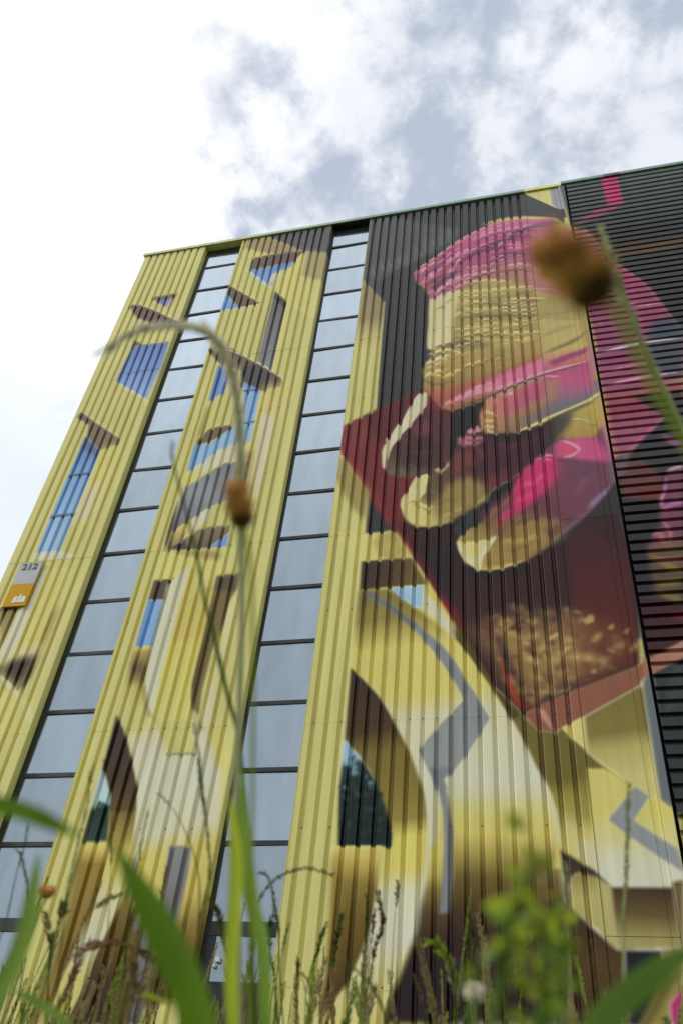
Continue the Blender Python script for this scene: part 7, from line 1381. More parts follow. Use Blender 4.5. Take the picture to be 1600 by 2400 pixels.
# ------------------------------------------------------------ sign
sg = empty('building_sign', (-8.31, -.03, 7.84), 'grey and orange sign reading 212 and sia at the left edge of the wall', 'sign')
def spart(name, me, mat):
    o = obj(name, me, mat); o.parent = sg; o.matrix_parent_inverse = Matrix.Translation(-sg.location); return o
SGREY = vary(pbsdf('sign_grey', (.46, .46, .49), .4), 5, .94, 1.04); SOR = vary(pbsdf('sign_orange', (.66, .33, .0), .6, .12), 5, .94, 1.05)
STXT = pbsdf('sign_text', (.06, .065, .08), .5); SWH = pbsdf('sign_white', (.8, .8, .78), .5)
spart('plate', MB().box(-8.515, -8.105, -.042, -.004, 8.287, 8.745).mesh('plate'), SGREY)
spart('colour_field', MB().box(-8.515, -8.105, -.042, -.004, 7.842, 8.285).mesh('colour_field'), SOR)
def text(name, s, x0, x1, z0, y, mat, bold, shear, h=None):
    cu = bpy.data.curves.new(name, 'FONT'); cu.body = s; cu.size = 1; cu.extrude = .002; cu.offset = bold; cu.shear = shear
    o = bpy.data.objects.new(name, cu); COL.objects.link(o); bpy.context.view_layer.update()
    me = bpy.data.meshes.new_from_object(o.evaluated_get(bpy.context.evaluated_depsgraph_get())); bpy.data.objects.remove(o)
    co = np.array([v.co[:] for v in me.vertices]); lo, hi = co.min(0), co.max(0)
    sx = (x1-x0)/(hi[0]-lo[0]); sz = (h/(hi[1]-lo[1])) if h else sx
    for v in me.vertices:
        x, yy, z = v.co; v.co = (x0+(x-lo[0])*sx, y - z, z0+(yy-lo[1])*sz)
    me.flip_normals(); return spart(name, me, mat)
text('number', '212', -8.45, -8.165, 8.585, -.046, STXT, .02, 0, .135)
text('lettering', 'sia', -8.375, -8.135, 7.905, -.046, SWH, .035, .12, .165)

# ------------------------------------------------------------ ground
GR = vary(pbsdf('meadow_soil', (.11, .12, .045), .95, .1), 2.5, .6, 1.4, .4)
g = obj('ground', mesh('ground', [(-600, -600, GZ), (600, -600, GZ), (600, 600, GZ), (-600, 600, GZ)], [(0, 1, 2, 3)]), GR); g['kind'] = 'structure'

# ------------------------------------------------------------ plants
MATS = {k: leafmat('leaf_'+k, c, t_) for k, c, t_ in (
    ('green', (.12, .215, .02), .55), ('light', (.20, .30, .07), .5), ('lime', (.36, .41, .05), .6), ('pale', (.58, .60, .40), .55), ('dark', (.09, .10, .025), .3),
    ('straw', (.30, .24, .09), .4), ('brown', (.20, .125, .045), .3), ('rust', (.23, .10, .04), .3), ('ivory', (.90, .87, .76), .7))}
BUR = vary(pbsdf('burnet_brown', (.58, .31, .10), .9, .1), 260, .55, 1.45)
BURD = pbsdf('burnet_dark', (.07, .045, .012), .9, .1)
PLANTS=[
('burnet', 'big blurred brown flower head on a bent green stem in front of the dark slats', [[0.018, -9.537, 0.176], [0.011, -9.544, 0.181], [0.005, -9.55, 0.185]], {'stem': [[0.017, -9.538, 0.177], [0.021, -9.53, 0.181], [0.025, -9.518, 0.183], [0.03, -9.505, 0.182], [0.036, -9.491, 0.181], [0.044, -9.472, 0.176]], 'r': 0.0066, 'sr': 0.00105}),
('burnet', 'brown flower head half hidden behind the tall pale grass stem', [[-0.12, -9.41, 0.235], [-0.121, -9.417, 0.241], [-0.122, -9.424, 0.248]], {'stem': [[-0.12, -9.41, 0.235], [-0.123, -9.39, 0.231], [-0.128, -9.368, 0.225], [-0.135, -9.332, 0.203], [-0.143, -9.295, 0.179], [-0.159, -9.207, 0.1]], 'r': 0.0055, 'sr': 0.0009}),
('burnet', 'small round reddish brown flower head on a slanting stem at lower left', [[-0.472, -8.919, 0.259], [-0.471, -8.922, 0.263], [-0.47, -8.925, 0.265]], {'stem': [[-0.472, -8.919, 0.259], [-0.473, -8.921, 0.246], [-0.476, -8.918, 0.227], [-0.484, -8.913, 0.204], [-0.493, -8.91, 0.183], [-0.501, -8.904, 0.159]], 'r': 0.0062, 'sr': 0.0012, 'tiny': 1}),
('stalk', 'tall pale stem with ivory seed head nodding left over the windows', [[-0.215, -9.42, 0.362], [-0.207, -9.42, 0.372], [-0.197, -9.418, 0.381], [-0.185, -9.413, 0.387], [-0.176, -9.407, 0.391], [-0.17, -9.4, 0.393], [-0.164, -9.387, 0.389], [-0.163, -9.373, 0.382], [-0.164, -9.356, 0.372], [-0.167, -9.336, 0.357], [-0.172, -9.309, 0.335], [-0.177, -9.271, 0.301], [-0.185, -9.232, 0.266], [-0.193, -9.193, 0.23], [-0.199, -9.153, 0.193], [-0.205, -9.112, 0.156], [-0.212, -9.067, 0.114]], {'r': 0.0022, 'head': 0.4, 'hc': 'ivory', 'hs': 0.0065, 'col': 'pale', 'tip': 9, 'tip2': 30}),
('stalk', 'bright seed stalk leaning beside the big blurred flower head', [[0.056, -9.327, 0.563], [0.059, -9.315, 0.558], [0.063, -9.3, 0.55], [0.067, -9.285, 0.542], [0.072, -9.273, 0.538], [0.078, -9.256, 0.529], [0.086, -9.236, 0.517], [0.094, -9.219, 0.508], [0.104, -9.197, 0.495], [0.123, -9.159, 0.469]], {'r': 0.0014, 'head': 0.75, 'hc': 'pale', 'hs': 0.0062, 'col': 'pale'}),
('stalk', 'dark thin stalk kinked at its tip before the middle panel', [[-0.242, -9.295, 0.43], [-0.245, -9.286, 0.425], [-0.244, -9.27, 0.415], [-0.242, -9.25, 0.402], [-0.239, -9.224, 0.382], [-0.239, -9.202, 0.366], [-0.237, -9.184, 0.354], [-0.236, -9.168, 0.343], [-0.234, -9.145, 0.326], [-0.231, -9.119, 0.307], [-0.231, -9.089, 0.281], [-0.234, -9.041, 0.236], [-0.244, -8.944, 0.139]], {'r': 0.0016, 'head': 0.03, 'hc': 'green', 'hs': 0.002, 'col': 'green'}),
('stalk', 'twisted dark ryegrass stalk in front of the cream paint', [[-0.307, -9.035, 0.361], [-0.309, -9.021, 0.357], [-0.312, -9.006, 0.353], [-0.315, -8.986, 0.344], [-0.318, -8.97, 0.338], [-0.322, -8.954, 0.333], [-0.325, -8.938, 0.328]], {'r': 0.0008, 'head': 0.75, 'hc': 'green', 'hs': 0.003, 'col': 'green', 'ext': [[-0.326, -8.973, 0.363], [-0.329, -8.947, 0.346], [-0.33, -8.924, 0.332], [-0.333, -8.899, 0.316], [-0.337, -8.873, 0.298], [-0.352, -8.839, 0.269], [-0.365, -8.805, 0.239], [-0.376, -8.757, 0.196]]}),
('stalk', 'slender bare stalk with a dark tip curving over the cream paint', [[-0.409, -8.872, 0.379], [-0.404, -8.86, 0.375], [-0.398, -8.845, 0.369], [-0.393, -8.827, 0.359], [-0.39, -8.809, 0.349], [-0.389, -8.79, 0.338], [-0.39, -8.769, 0.322], [-0.396, -8.743, 0.3], [-0.405, -8.711, 0.272], [-0.414, -8.68, 0.244], [-0.42, -8.649, 0.218]], {'r': 0.0008, 'head': 0.06, 'hc': 'brown', 'hs': 0.003, 'col': 'brown'}),
('stalk', 'long drooping awn arching left to right before the lower window', [[-0.3, -8.581, 0.408], [-0.312, -8.586, 0.41], [-0.323, -8.591, 0.411], [-0.333, -8.594, 0.41], [-0.345, -8.595, 0.407], [-0.356, -8.594, 0.404], [-0.364, -8.593, 0.399], [-0.375, -8.59, 0.393], [-0.384, -8.585, 0.384], [-0.391, -8.578, 0.375], [-0.397, -8.57, 0.365]], {'r': 0.0006, 'head': 0.95, 'hc': 'green', 'hs': 0.0045, 'col': 'dark', 'noext': 1}),
('stalk', 'brown drooping seed stalk at the left edge of the yellow panel', [[-0.386, -8.602, 0.402], [-0.382, -8.595, 0.404], [-0.379, -8.582, 0.399], [-0.379, -8.567, 0.393], [-0.38, -8.55, 0.383], [-0.38, -8.528, 0.368], [-0.382, -8.506, 0.353], [-0.386, -8.479, 0.331], [-0.389, -8.444, 0.302], [-0.392, -8.412, 0.277]], {'r': 0.0009, 'head': 0.45, 'hc': 'brown', 'hs': 0.005, 'col': 'green'}),
('stalk', 'brown nodding stalk at the left of the second window strip', [[-0.406, -8.686, 0.335], [-0.406, -8.672, 0.331], [-0.407, -8.655, 0.324], [-0.408, -8.633, 0.311], [-0.407, -8.613, 0.301], [-0.408, -8.595, 0.292], [-0.411, -8.565, 0.27], [-0.415, -8.534, 0.247]], {'r': 0.0009, 'head': 0.5, 'hc': 'brown', 'hs': 0.006, 'col': 'green'}),
('stalk', 'brown ripe seed head upright before the white curve', [[-0.26, -8.354, 0.482], [-0.264, -8.333, 0.471], [-0.27, -8.31, 0.458], [-0.277, -8.281, 0.437], [-0.284, -8.247, 0.412], [-0.295, -8.201, 0.372], [-0.305, -8.16, 0.339]], {'r': 0.0007, 'head': 0.2, 'hc': 'brown', 'hs': 0.006, 'col': 'green'}),
('stalk', 'tall brown flowering stalk crossing the white curve', [[-0.268, -8.451, 0.432], [-0.268, -8.431, 0.421], [-0.267, -8.41, 0.408], [-0.274, -8.392, 0.397], [-0.283, -8.377, 0.386], [-0.291, -8.354, 0.369], [-0.299, -8.333, 0.354], [-0.31, -8.309, 0.335], [-0.322, -8.28, 0.31]], {'r': 0.0008, 'head': 0.7, 'hc': 'brown', 'hs': 0.007, 'col': 'green'}),
('stalk', 'thin dark seed head left of the white curve', [[-0.319, -8.301, 0.481], [-0.321, -8.279, 0.47], [-0.326, -8.254, 0.454], [-0.332, -8.228, 0.438], [-0.338, -8.204, 0.423], [-0.348, -8.17, 0.397], [-0.36, -8.115, 0.347]], {'r': 0.0006, 'head': 0.5, 'hc': 'dark', 'hs': 0.005, 'col': 'green'}),
('stalk', 'short purple tinged seed head between two taller ones', [[-0.308, -8.284, 0.466], [-0.314, -8.264, 0.458], [-0.319, -8.24, 0.447], [-0.327, -8.214, 0.433], [-0.336, -8.179, 0.407], [-0.351, -8.113, 0.348]], {'r': 0.0006, 'head': 0.35, 'hc': 'brown', 'hs': 0.006, 'col': 'green'}),
('stalk', 'feathery dark panicle before the brown painted shadow', [[-0.358, -8.287, 0.454], [-0.367, -8.265, 0.44], [-0.375, -8.244, 0.427], [-0.381, -8.222, 0.415], [-0.387, -8.198, 0.4], [-0.393, -8.163, 0.374], [-0.398, -8.123, 0.344]], {'r': 0.0006, 'head': 0.5, 'hc': 'dark', 'hs': 0.009, 'col': 'green'}),
('stalk', 'forked grass stalk at the foot of the yellow panel', [[-0.368, -8.336, 0.427], [-0.377, -8.324, 0.412], [-0.383, -8.314, 0.399], [-0.39, -8.304, 0.386], [-0.397, -8.292, 0.371], [-0.406, -8.274, 0.349], [-0.412, -8.243, 0.316]], {'r': 0.0006, 'head': 0.55, 'hc': 'green', 'hs': 0.006, 'col': 'green'}),
('stalk', 'upright green panicle near the lower left window corner', [[-0.409, -8.464, 0.398], [-0.417, -8.446, 0.39], [-0.422, -8.426, 0.379], [-0.426, -8.405, 0.368], [-0.428, -8.383, 0.358], [-0.429, -8.353, 0.338], [-0.433, -8.306, 0.3]], {'r': 0.0008, 'head': 0.6, 'hc': 'dark', 'hs': 0.008, 'col': 'green'}),
('stalk', 'leaning stalk with a bent tip beside the yellow panel edge', [[-0.389, -8.45, 0.39], [-0.396, -8.438, 0.376], [-0.405, -8.418, 0.352], [-0.413, -8.403, 0.334], [-0.417, -8.387, 0.316], [-0.417, -8.36, 0.288]], {'r': 0.0007, 'head': 0.3, 'hc': 'green', 'hs': 0.004, 'col': 'green'}),
('stalk', 'dark brown club of seed above the bottom edge', [[-0.413, -8.309, 0.384], [-0.416, -8.296, 0.37], [-0.419, -8.277, 0.348], [-0.422, -8.262, 0.332], [-0.425, -8.246, 0.314]], {'r': 0.0008, 'head': 0.5, 'hc': 'brown', 'hs': 0.007, 'col': 'green'}),
('stalk', 'arching brown stalk bowing to the right at the bottom', [[-0.397, -8.268, 0.347], [-0.399, -8.279, 0.357], [-0.405, -8.29, 0.367], [-0.414, -8.296, 0.371], [-0.407, -8.282, 0.358], [-0.407, -8.265, 0.341], [-0.405, -8.241, 0.316]], {'r': 0.0006, 'head': 0.35, 'hc': 'brown', 'hs': 0.004, 'col': 'green', 'noext': 0}),
('stalk', 'long bent green stalk curving down before the white curve', [[-0.215, -8.873, 0.222], [-0.209, -8.871, 0.222], [-0.201, -8.869, 0.222], [-0.193, -8.864, 0.221], [-0.187, -8.859, 0.217], [-0.18, -8.852, 0.212], [-0.175, -8.843, 0.204], [-0.171, -8.833, 0.195], [-0.17, -8.826, 0.188]], {'r': 0.0013, 'head': 0.0, 'hc': 'green', 'hs': 0.003, 'col': 'green'}),
('stalk', 'thick nodding panicle before the dark brown paint', [[-0.162, -8.655, 0.308], [-0.156, -8.653, 0.309], [-0.152, -8.647, 0.304], [-0.147, -8.64, 0.299], [-0.142, -8.632, 0.291], [-0.14, -8.62, 0.28], [-0.141, -8.605, 0.264], [-0.143, -8.587, 0.245]], {'r': 0.001, 'head': 0.6, 'hc': 'lime', 'hs': 0.009, 'col': 'green'}),
('stalk', 'small leaning stalk at the bottom of the dark brown paint', [[-0.239, -8.309, 0.367], [-0.236, -8.298, 0.357], [-0.233, -8.287, 0.347], [-0.232, -8.274, 0.334], [-0.229, -8.259, 0.319]], {'r': 0.0006, 'head': 0.6, 'hc': 'straw', 'hs': 0.005, 'col': 'green'}),
('stalk', 'short stalk rising at the right of the leaning one', [[-0.216, -8.283, 0.348], [-0.221, -8.275, 0.338], [-0.228, -8.265, 0.326], [-0.232, -8.254, 0.313]], {'r': 0.0006, 'head': 0.6, 'hc': 'straw', 'hs': 0.005, 'col': 'green'}),
('stalk', 'pale twisted ryegrass stalk in front of the painted corner', [[-0.009, -8.936, 0.282], [-0.008, -8.927, 0.276], [-0.01, -8.919, 0.27], [-0.009, -8.908, 0.263], [-0.012, -8.901, 0.258], [-0.011, -8.891, 0.251], [-0.015, -8.878, 0.239], [-0.015, -8.864, 0.228], [-0.018, -8.848, 0.214], [-0.022, -8.826, 0.193]], {'r': 0.0009, 'head': 0.75, 'hc': 'pale', 'hs': 0.0042, 'col': 'green'}),
('stalk', 'straight slim stalk crossing the grey painted angle', [[0.053, -8.869, 0.381], [0.052, -8.859, 0.373], [0.05, -8.848, 0.364], [0.049, -8.834, 0.352], [0.046, -8.819, 0.339], [0.044, -8.803, 0.324], [0.041, -8.787, 0.31], [0.038, -8.773, 0.296], [0.036, -8.752, 0.277], [0.031, -8.721, 0.246], [0.029, -8.698, 0.225]], {'r': 0.0011, 'head': 0.62, 'hc': 'lime', 'hs': 0.0036, 'col': 'pale'}),
('stalk', 'thin straw stalk leaning before the brown lower wall', [[0.01, -8.341, 0.409], [0.011, -8.33, 0.399], [0.011, -8.316, 0.384], [0.012, -8.303, 0.37], [0.012, -8.289, 0.355], [0.009, -8.261, 0.326]], {'r': 0.0005, 'head': 0.6, 'hc': 'straw', 'hs': 0.004, 'col': 'straw'}),
('stalk', 'pair member with a loose tip left of the flowering weed', [[-0.136, -8.507, 0.386], [-0.134, -8.494, 0.373], [-0.133, -8.48, 0.359], [-0.132, -8.466, 0.344], [-0.134, -8.449, 0.326], [-0.138, -8.411, 0.285]], {'r': 0.0006, 'head': 0.55, 'hc': 'brown', 'hs': 0.006, 'col': 'green'}),
('stalk', 'slim stalk with a narrow tip at the left of its pair', [[-0.137, -8.493, 0.371], [-0.141, -8.482, 0.358], [-0.142, -8.467, 0.342], [-0.144, -8.449, 0.323], [-0.148, -8.413, 0.284]], {'r': 0.0006, 'head': 0.5, 'hc': 'dark', 'hs': 0.006, 'col': 'green'}),
('stalk', 'pale green seed spike at the left of the weed', [[-0.141, -8.635, 0.295], [-0.143, -8.627, 0.286], [-0.141, -8.617, 0.276], [-0.14, -8.604, 0.263], [-0.142, -8.586, 0.244]], {'r': 0.0008, 'head': 0.7, 'hc': 'pale', 'hs': 0.007, 'col': 'green'}),
('stalk', 'red brown arching panicle bowing both ways at lower left', [[-0.483, -8.828, 0.234], [-0.474, -8.83, 0.239], [-0.466, -8.831, 0.243], [-0.455, -8.83, 0.246], [-0.445, -8.829, 0.248], [-0.434, -8.825, 0.248], [-0.426, -8.822, 0.247], [-0.423, -8.817, 0.243], [-0.426, -8.808, 0.232], [-0.432, -8.797, 0.219], [-0.44, -8.771, 0.189]], {'r': 0.001, 'head': 0.55, 'hc': 'rust', 'hs': 0.007, 'col': 'straw'}),
('stalk', 'rust coloured drooping tassel bowing right at lower left', [[-0.411, -8.785, 0.243], [-0.42, -8.791, 0.247], [-0.426, -8.796, 0.25], [-0.43, -8.8, 0.252], [-0.431, -8.802, 0.255], [-0.428, -8.81, 0.264], [-0.423, -8.816, 0.271], [-0.431, -8.795, 0.247], [-0.441, -8.777, 0.225], [-0.448, -8.749, 0.194]], {'r': 0.0009, 'head': 0.4, 'hc': 'rust', 'hs': 0.006, 'col': 'straw'}),
('stalk', 'straw coloured leafy stalk before the painted arch', [[-0.387, -8.89, 0.257], [-0.391, -8.879, 0.244], [-0.395, -8.871, 0.234], [-0.399, -8.862, 0.224], [-0.405, -8.852, 0.211], [-0.411, -8.842, 0.199], [-0.419, -8.824, 0.177]], {'r': 0.0026, 'head': 0.0, 'hc': 'straw', 'hs': 0.004, 'col': 'straw'}),
('stalk', 'upright red brown seed head in front of the painted arch', [[-0.465, -8.752, 0.309], [-0.47, -8.747, 0.303], [-0.474, -8.742, 0.296], [-0.476, -8.736, 0.289], [-0.481, -8.724, 0.275], [-0.487, -8.702, 0.251], [-0.497, -8.667, 0.211]], {'r': 0.0007, 'head': 0.25, 'hc': 'rust', 'hs': 0.007, 'col': 'green'}),
('stalk', 'tall dark stalk with swollen tip rising over the arch', [[-0.398, -8.907, 0.344], [-0.405, -8.893, 0.337], [-0.411, -8.882, 0.331], [-0.417, -8.869, 0.323], [-0.422, -8.856, 0.317], [-0.43, -8.841, 0.307], [-0.439, -8.821, 0.291], [-0.449, -8.794, 0.268], [-0.459, -8.758, 0.236], [-0.468, -8.719, 0.2]], {'r': 0.0009, 'head': 0.35, 'hc': 'lime', 'hs': 0.0035, 'col': 'dark'}),
('stalk', 'tall thin stalk in front of the left window strip', [[-0.603, -8.794, 0.381], [-0.607, -8.785, 0.37], [-0.611, -8.777, 0.361], [-0.617, -8.767, 0.348], [-0.624, -8.754, 0.333], [-0.631, -8.739, 0.315], [-0.64, -8.722, 0.294], [-0.647, -8.713, 0.283], [-0.656, -8.697, 0.263]], {'r': 0.0008, 'head': 0.3, 'hc': 'green', 'hs': 0.004, 'col': 'green'}),
('stalk', 'wavy stalk with loose tip in front of the left window strip', [[-0.65, -8.735, 0.379], [-0.646, -8.729, 0.374], [-0.643, -8.72, 0.365], [-0.641, -8.703, 0.348], [-0.644, -8.689, 0.332], [-0.649, -8.671, 0.312], [-0.655, -8.641, 0.279], [-0.664, -8.59, 0.223]], {'r': 0.0007, 'head': 0.4, 'hc': 'green', 'hs': 0.004, 'col': 'green'}),
('stalk', 'long twisted stalk running down the second panel', [[-0.42, -8.989, 0.349], [-0.427, -8.978, 0.343], [-0.433, -8.963, 0.332], [-0.44, -8.948, 0.322], [-0.448, -8.934, 0.312], [-0.456, -8.918, 0.3], [-0.465, -8.901, 0.287], [-0.473, -8.886, 0.276], [-0.481, -8.865, 0.259], [-0.492, -8.832, 0.228], [-0.504, -8.785, 0.183]], {'r': 0.0006, 'head': 0.6, 'hc': 'green', 'hs': 0.0035, 'col': 'green'}),
('stalk', 'fine upright stalk before the painted arch interior', [[-0.509, -8.782, 0.4], [-0.51, -8.773, 0.39], [-0.513, -8.762, 0.378], [-0.515, -8.742, 0.356], [-0.52, -8.719, 0.331], [-0.526, -8.691, 0.3], [-0.53, -8.668, 0.275], [-0.537, -8.618, 0.221]], {'r': 0.0005, 'head': 0.25, 'hc': 'straw', 'hs': 0.004, 'col': 'green'}),
('stalk', 'short sideways seed spray before the painted arch', [[-0.533, -8.715, 0.322], [-0.526, -8.715, 0.325], [-0.52, -8.717, 0.329], [-0.513, -8.717, 0.331], [-0.504, -8.717, 0.334], [-0.498, -8.716, 0.335]], {'r': 0.0005, 'head': 0.9, 'hc': 'green', 'hs': 0.006, 'col': 'green', 'noext': 1}),
('stalk', 'reddish seed stalk with drooping clusters at lower left', [[-0.563, -8.672, 0.268], [-0.569, -8.667, 0.261], [-0.574, -8.662, 0.253], [-0.579, -8.654, 0.244], [-0.582, -8.649, 0.238]], {'r': 0.0006, 'head': 0.9, 'hc': 'rust', 'hs': 0.007, 'col': 'rust', 'noext': 1}),
('stalk', 'yellow fluffy spike hanging low before the arch', [[-0.374, -8.908, 0.205], [-0.374, -8.901, 0.199], [-0.376, -8.895, 0.191], [-0.379, -8.888, 0.183], [-0.383, -8.882, 0.176], [-0.385, -8.874, 0.167]], {'r': 0.0012, 'head': 0.95, 'hc': 'straw', 'hs': 0.012, 'col': 'straw'}),
('stalk', 'dark knobbly stalk beside the small round flower head', [[-0.515, -8.816, 0.285], [-0.516, -8.812, 0.281], [-0.52, -8.808, 0.276], [-0.524, -8.802, 0.267], [-0.53, -8.79, 0.253], [-0.535, -8.775, 0.236], [-0.545, -8.737, 0.193]], {'r': 0.0008, 'head': 0.2, 'hc': 'dark', 'hs': 0.01, 'col': 'green'}),
('stalk', 'brown speckled stalk left of the knobbly one', [[-0.564, -8.767, 0.292], [-0.562, -8.759, 0.285], [-0.561, -8.75, 0.276], [-0.561, -8.742, 0.267], [-0.564, -8.732, 0.255], [-0.572, -8.685, 0.204]], {'r': 0.0008, 'head': 0.5, 'hc': 'brown', 'hs': 0.008, 'col': 'green'}),
('stalk', 'brown drooping stalk at the window edge of the second panel', [[-0.401, -8.71, 0.332], [-0.399, -8.701, 0.327], [-0.395, -8.69, 0.321], [-0.396, -8.679, 0.314], [-0.396, -8.666, 0.305], [-0.396, -8.653, 0.295], [-0.395, -8.634, 0.28], [-0.399, -8.586, 0.233]], {'r': 0.0009, 'head': 0.5, 'hc': 'brown', 'hs': 0.006, 'col': 'green'}),
('stalk', 'thin stalk with reddish spikelets before the painted stripe', [[-0.455, -8.723, 0.357], [-0.458, -8.716, 0.348], [-0.461, -8.707, 0.338], [-0.463, -8.698, 0.328], [-0.47, -8.678, 0.305], [-0.477, -8.65, 0.273], [-0.484, -8.606, 0.225]], {'r': 0.0006, 'head': 0.4, 'hc': 'rust', 'hs': 0.005, 'col': 'green'}),
('blade', 'very wide blurred green grass blade rising from the bottom centre', [[-0.133, -9.425, 0.098], [-0.127, -9.42, 0.09], [-0.121, -9.415, 0.082], [-0.115, -9.41, 0.074], [-0.11, -9.406, 0.066], [-0.106, -9.4, 0.057], [-0.103, -9.393, 0.045]], {'w': 0.0105, 'col': 'green'}),
('blade', 'blurred green blade entering from the left edge', [[-0.142, -9.428, 0.098], [-0.149, -9.432, 0.1], [-0.156, -9.435, 0.102], [-0.165, -9.44, 0.103], [-0.179, -9.446, 0.104]], {'w': 0.0052, 'col': 'green', 'noext': 1}),
('blade', 'broad soft blade leaning up from the lower left corner', [[-0.214, -9.339, 0.13], [-0.213, -9.338, 0.123], [-0.213, -9.335, 0.113], [-0.213, -9.333, 0.105], [-0.214, -9.331, 0.096], [-0.216, -9.329, 0.087], [-0.22, -9.327, 0.077], [-0.223, -9.326, 0.069]], {'w': 0.0068, 'col': 'light'}),
('blade', 'broad bright blade leaning in from the lower right corner', [[0.035, -9.355, 0.096], [0.029, -9.358, 0.09], [0.023, -9.363, 0.085], [0.017, -9.367, 0.08], [0.011, -9.371, 0.075], [0.005, -9.375, 0.069], [0.0, -9.378, 0.064]], {'w': 0.0082, 'col': 'green'}),
('blade', 'narrow straw blade below the bright one at lower right', [[0.045, -9.2, 0.131], [0.038, -9.199, 0.127], [0.034, -9.197, 0.123], [0.029, -9.193, 0.117], [0.023, -9.188, 0.11]], {'w': 0.0042, 'col': 'straw'}),
('blade', 'tall upright blade beside the pale central stem', [[-0.158, -9.284, 0.18], [-0.158, -9.276, 0.172], [-0.158, -9.266, 0.162], [-0.159, -9.255, 0.149], [-0.162, -9.242, 0.135], [-0.165, -9.229, 0.12], [-0.167, -9.208, 0.098]], {'w': 0.0065, 'col': 'lime'}),
('blade', 'second upright blade crossing the lower middle window', [[-0.161, -9.264, 0.203], [-0.164, -9.253, 0.191], [-0.164, -9.241, 0.177], [-0.164, -9.227, 0.163], [-0.163, -9.215, 0.151], [-0.16, -9.2, 0.136], [-0.162, -9.172, 0.106]], {'w': 0.0075, 'col': 'light'}),
('blade', 'low green blade across the bottom left corner', [[-0.275, -9.034, 0.148], [-0.284, -9.038, 0.149], [-0.292, -9.042, 0.151], [-0.297, -9.044, 0.151]], {'w': 0.003, 'col': 'lime', 'noext': 1}),
('blade', 'low dull blade crossing the bottom left edge', [[-0.318, -9.165, 0.121], [-0.311, -9.16, 0.119], [-0.303, -9.155, 0.116], [-0.296, -9.149, 0.113], [-0.289, -9.144, 0.109]], {'w': 0.005, 'col': 'light', 'noext': 1})]
WEED=[[[-0.011, -9.423, 0.092], [-0.014, -9.418, 0.088], [-0.017, -9.411, 0.084], [-0.02, -9.405, 0.079], [-0.022, -9.397, 0.073], [-0.026, -9.385, 0.063]], [[-0.011, -9.381, 0.093], [-0.011, -9.373, 0.088], [-0.012, -9.366, 0.084], [-0.013, -9.357, 0.079], [-0.016, -9.348, 0.072]], [[-0.007, -9.363, 0.105], [-0.007, -9.356, 0.098], [-0.008, -9.351, 0.092], [-0.01, -9.346, 0.086], [-0.015, -9.336, 0.074]]]
PUFF=[-0.057, -9.1599, 0.1289]

def smoothpath(p, n=4):
    p = [Vector(q) for q in p]
    if len(p) < 3: return p
    e = [2*p[0]-p[1]] + p + [2*p[-1]-p[-2]]; o = []
    for i in range(1, len(e)-2):
        for k in range(n):
            t = k/n
            o.append(.5*((2*e[i]) + (e[i+1]-e[i-1])*t + (2*e[i-1]-5*e[i]+4*e[i+1]-e[i+2])*t*t + (3*e[i]-e[i-1]-3*e[i+1]+e[i+2])*t**3))
    o.append(e[-2]); return o
def toground(p):
    # carry the stem on down to the soil, bending upright
    a = p[-1]; d = (p[-1]-p[-2]).normalized(); d = Vector((d.x*.35, d.y*.35, -1)).normalized()
    k = (a.z-GZ)/max(.05, -d.z)
    return p + [a + d*k*t for t in (.33, .66, 1.02)] if a.z > GZ else p
def rel(mb, o): mb.v = [Vector(v)-o for v in mb.v]; return mb
def arclen(p):
    s = [0]
    for a, b in zip(p[:-1], p[1:]): s.append(s[-1]+(b-a).length)
    return s
def make_stalk(label, pts, kw, rr, group=None):
    p = smoothpath(pts); vis = len(p)
    if kw.get('ext'): p = p + smoothpath(kw['ext'])
    vis_len = arclen(p)[-1]
    full = p if kw.get('noext') else toground(p)
    base = full[-1].copy()
    if kw.get('noext'): base = full[-1].copy()
    root = empty('grass_stalk', base, label, 'grass stalk', group)
    r = kw['r']; n = len(full)
    mb = MB().tube(full, [r*(.35+.65*min(1, i/(n*.6)))*(1.3 if i in (n//3, n//2+3) else 1) for i in range(n)], 5)
    o = obj('stem', rel(mb, base).mesh('stem', True), MATS[kw['col']]); o.parent = root
    hl = kw['head']*vis_len; s = arclen(p)
    if hl > 0:
        mb = MB(); hs = kw['hs']; q = 0.0; side = 1; step = hs*.55
        dense = kw['hs'] >= .006
        while q < hl:
            i = max(j for j in range(len(s)) if s[j] <= q); i = min(i, len(p)-2)
            f = (q-s[i])/max(1e-6, s[i+1]-s[i]); c = p[i].lerp(p[i+1], f); d = (p[i]-p[i+1]).normalized()
            a = d.cross(Vector((rr.uniform(-.5, .5), 1, rr.uniform(-.3, .3)))).normalized()
            amp = 1 if not dense else (.5+.5*math.sin(math.pi*min(1, q/hl+.15)))
            for _ in range(2 if dense else 1):
                w = a*side*rr.uniform(.25, .55) + Vector((rr.uniform(-.2, .2), rr.uniform(-.2, .2), rr.uniform(-.2, .2)))
                ln = hs*rr.uniform(1.1, 1.9)*amp
                mb.spike(c + a*side*r*.5, d + w*(1 if dense else .8), ln, ln*rr.uniform(.13, .2))
                side = -side
            q += step*rr.uniform(.7, 1.4)
        o = obj('seed_head', rel(mb, base).mesh('seed_head'), MATS[kw['hc']]); o.parent = root
    if kw.get('tip'):
        k = kw['tip']; o = obj('seed_tip', rel(MB().tube(full[:k], [r*.5]+[r*.62]*(k-1), 6), base).mesh('seed_tip', True), MATS['dark']); o.parent = root
        k2 = kw['tip2']; fat = MB()
        fat.tube(full[k-1:k2], [r*(.75+.45*abs(math.sin(i*.9))) for i in range(k2-k+1)], 7)
        o = obj('husk', rel(fat, base).mesh('husk', True), MATS['ivory']); o.parent = root
    return root
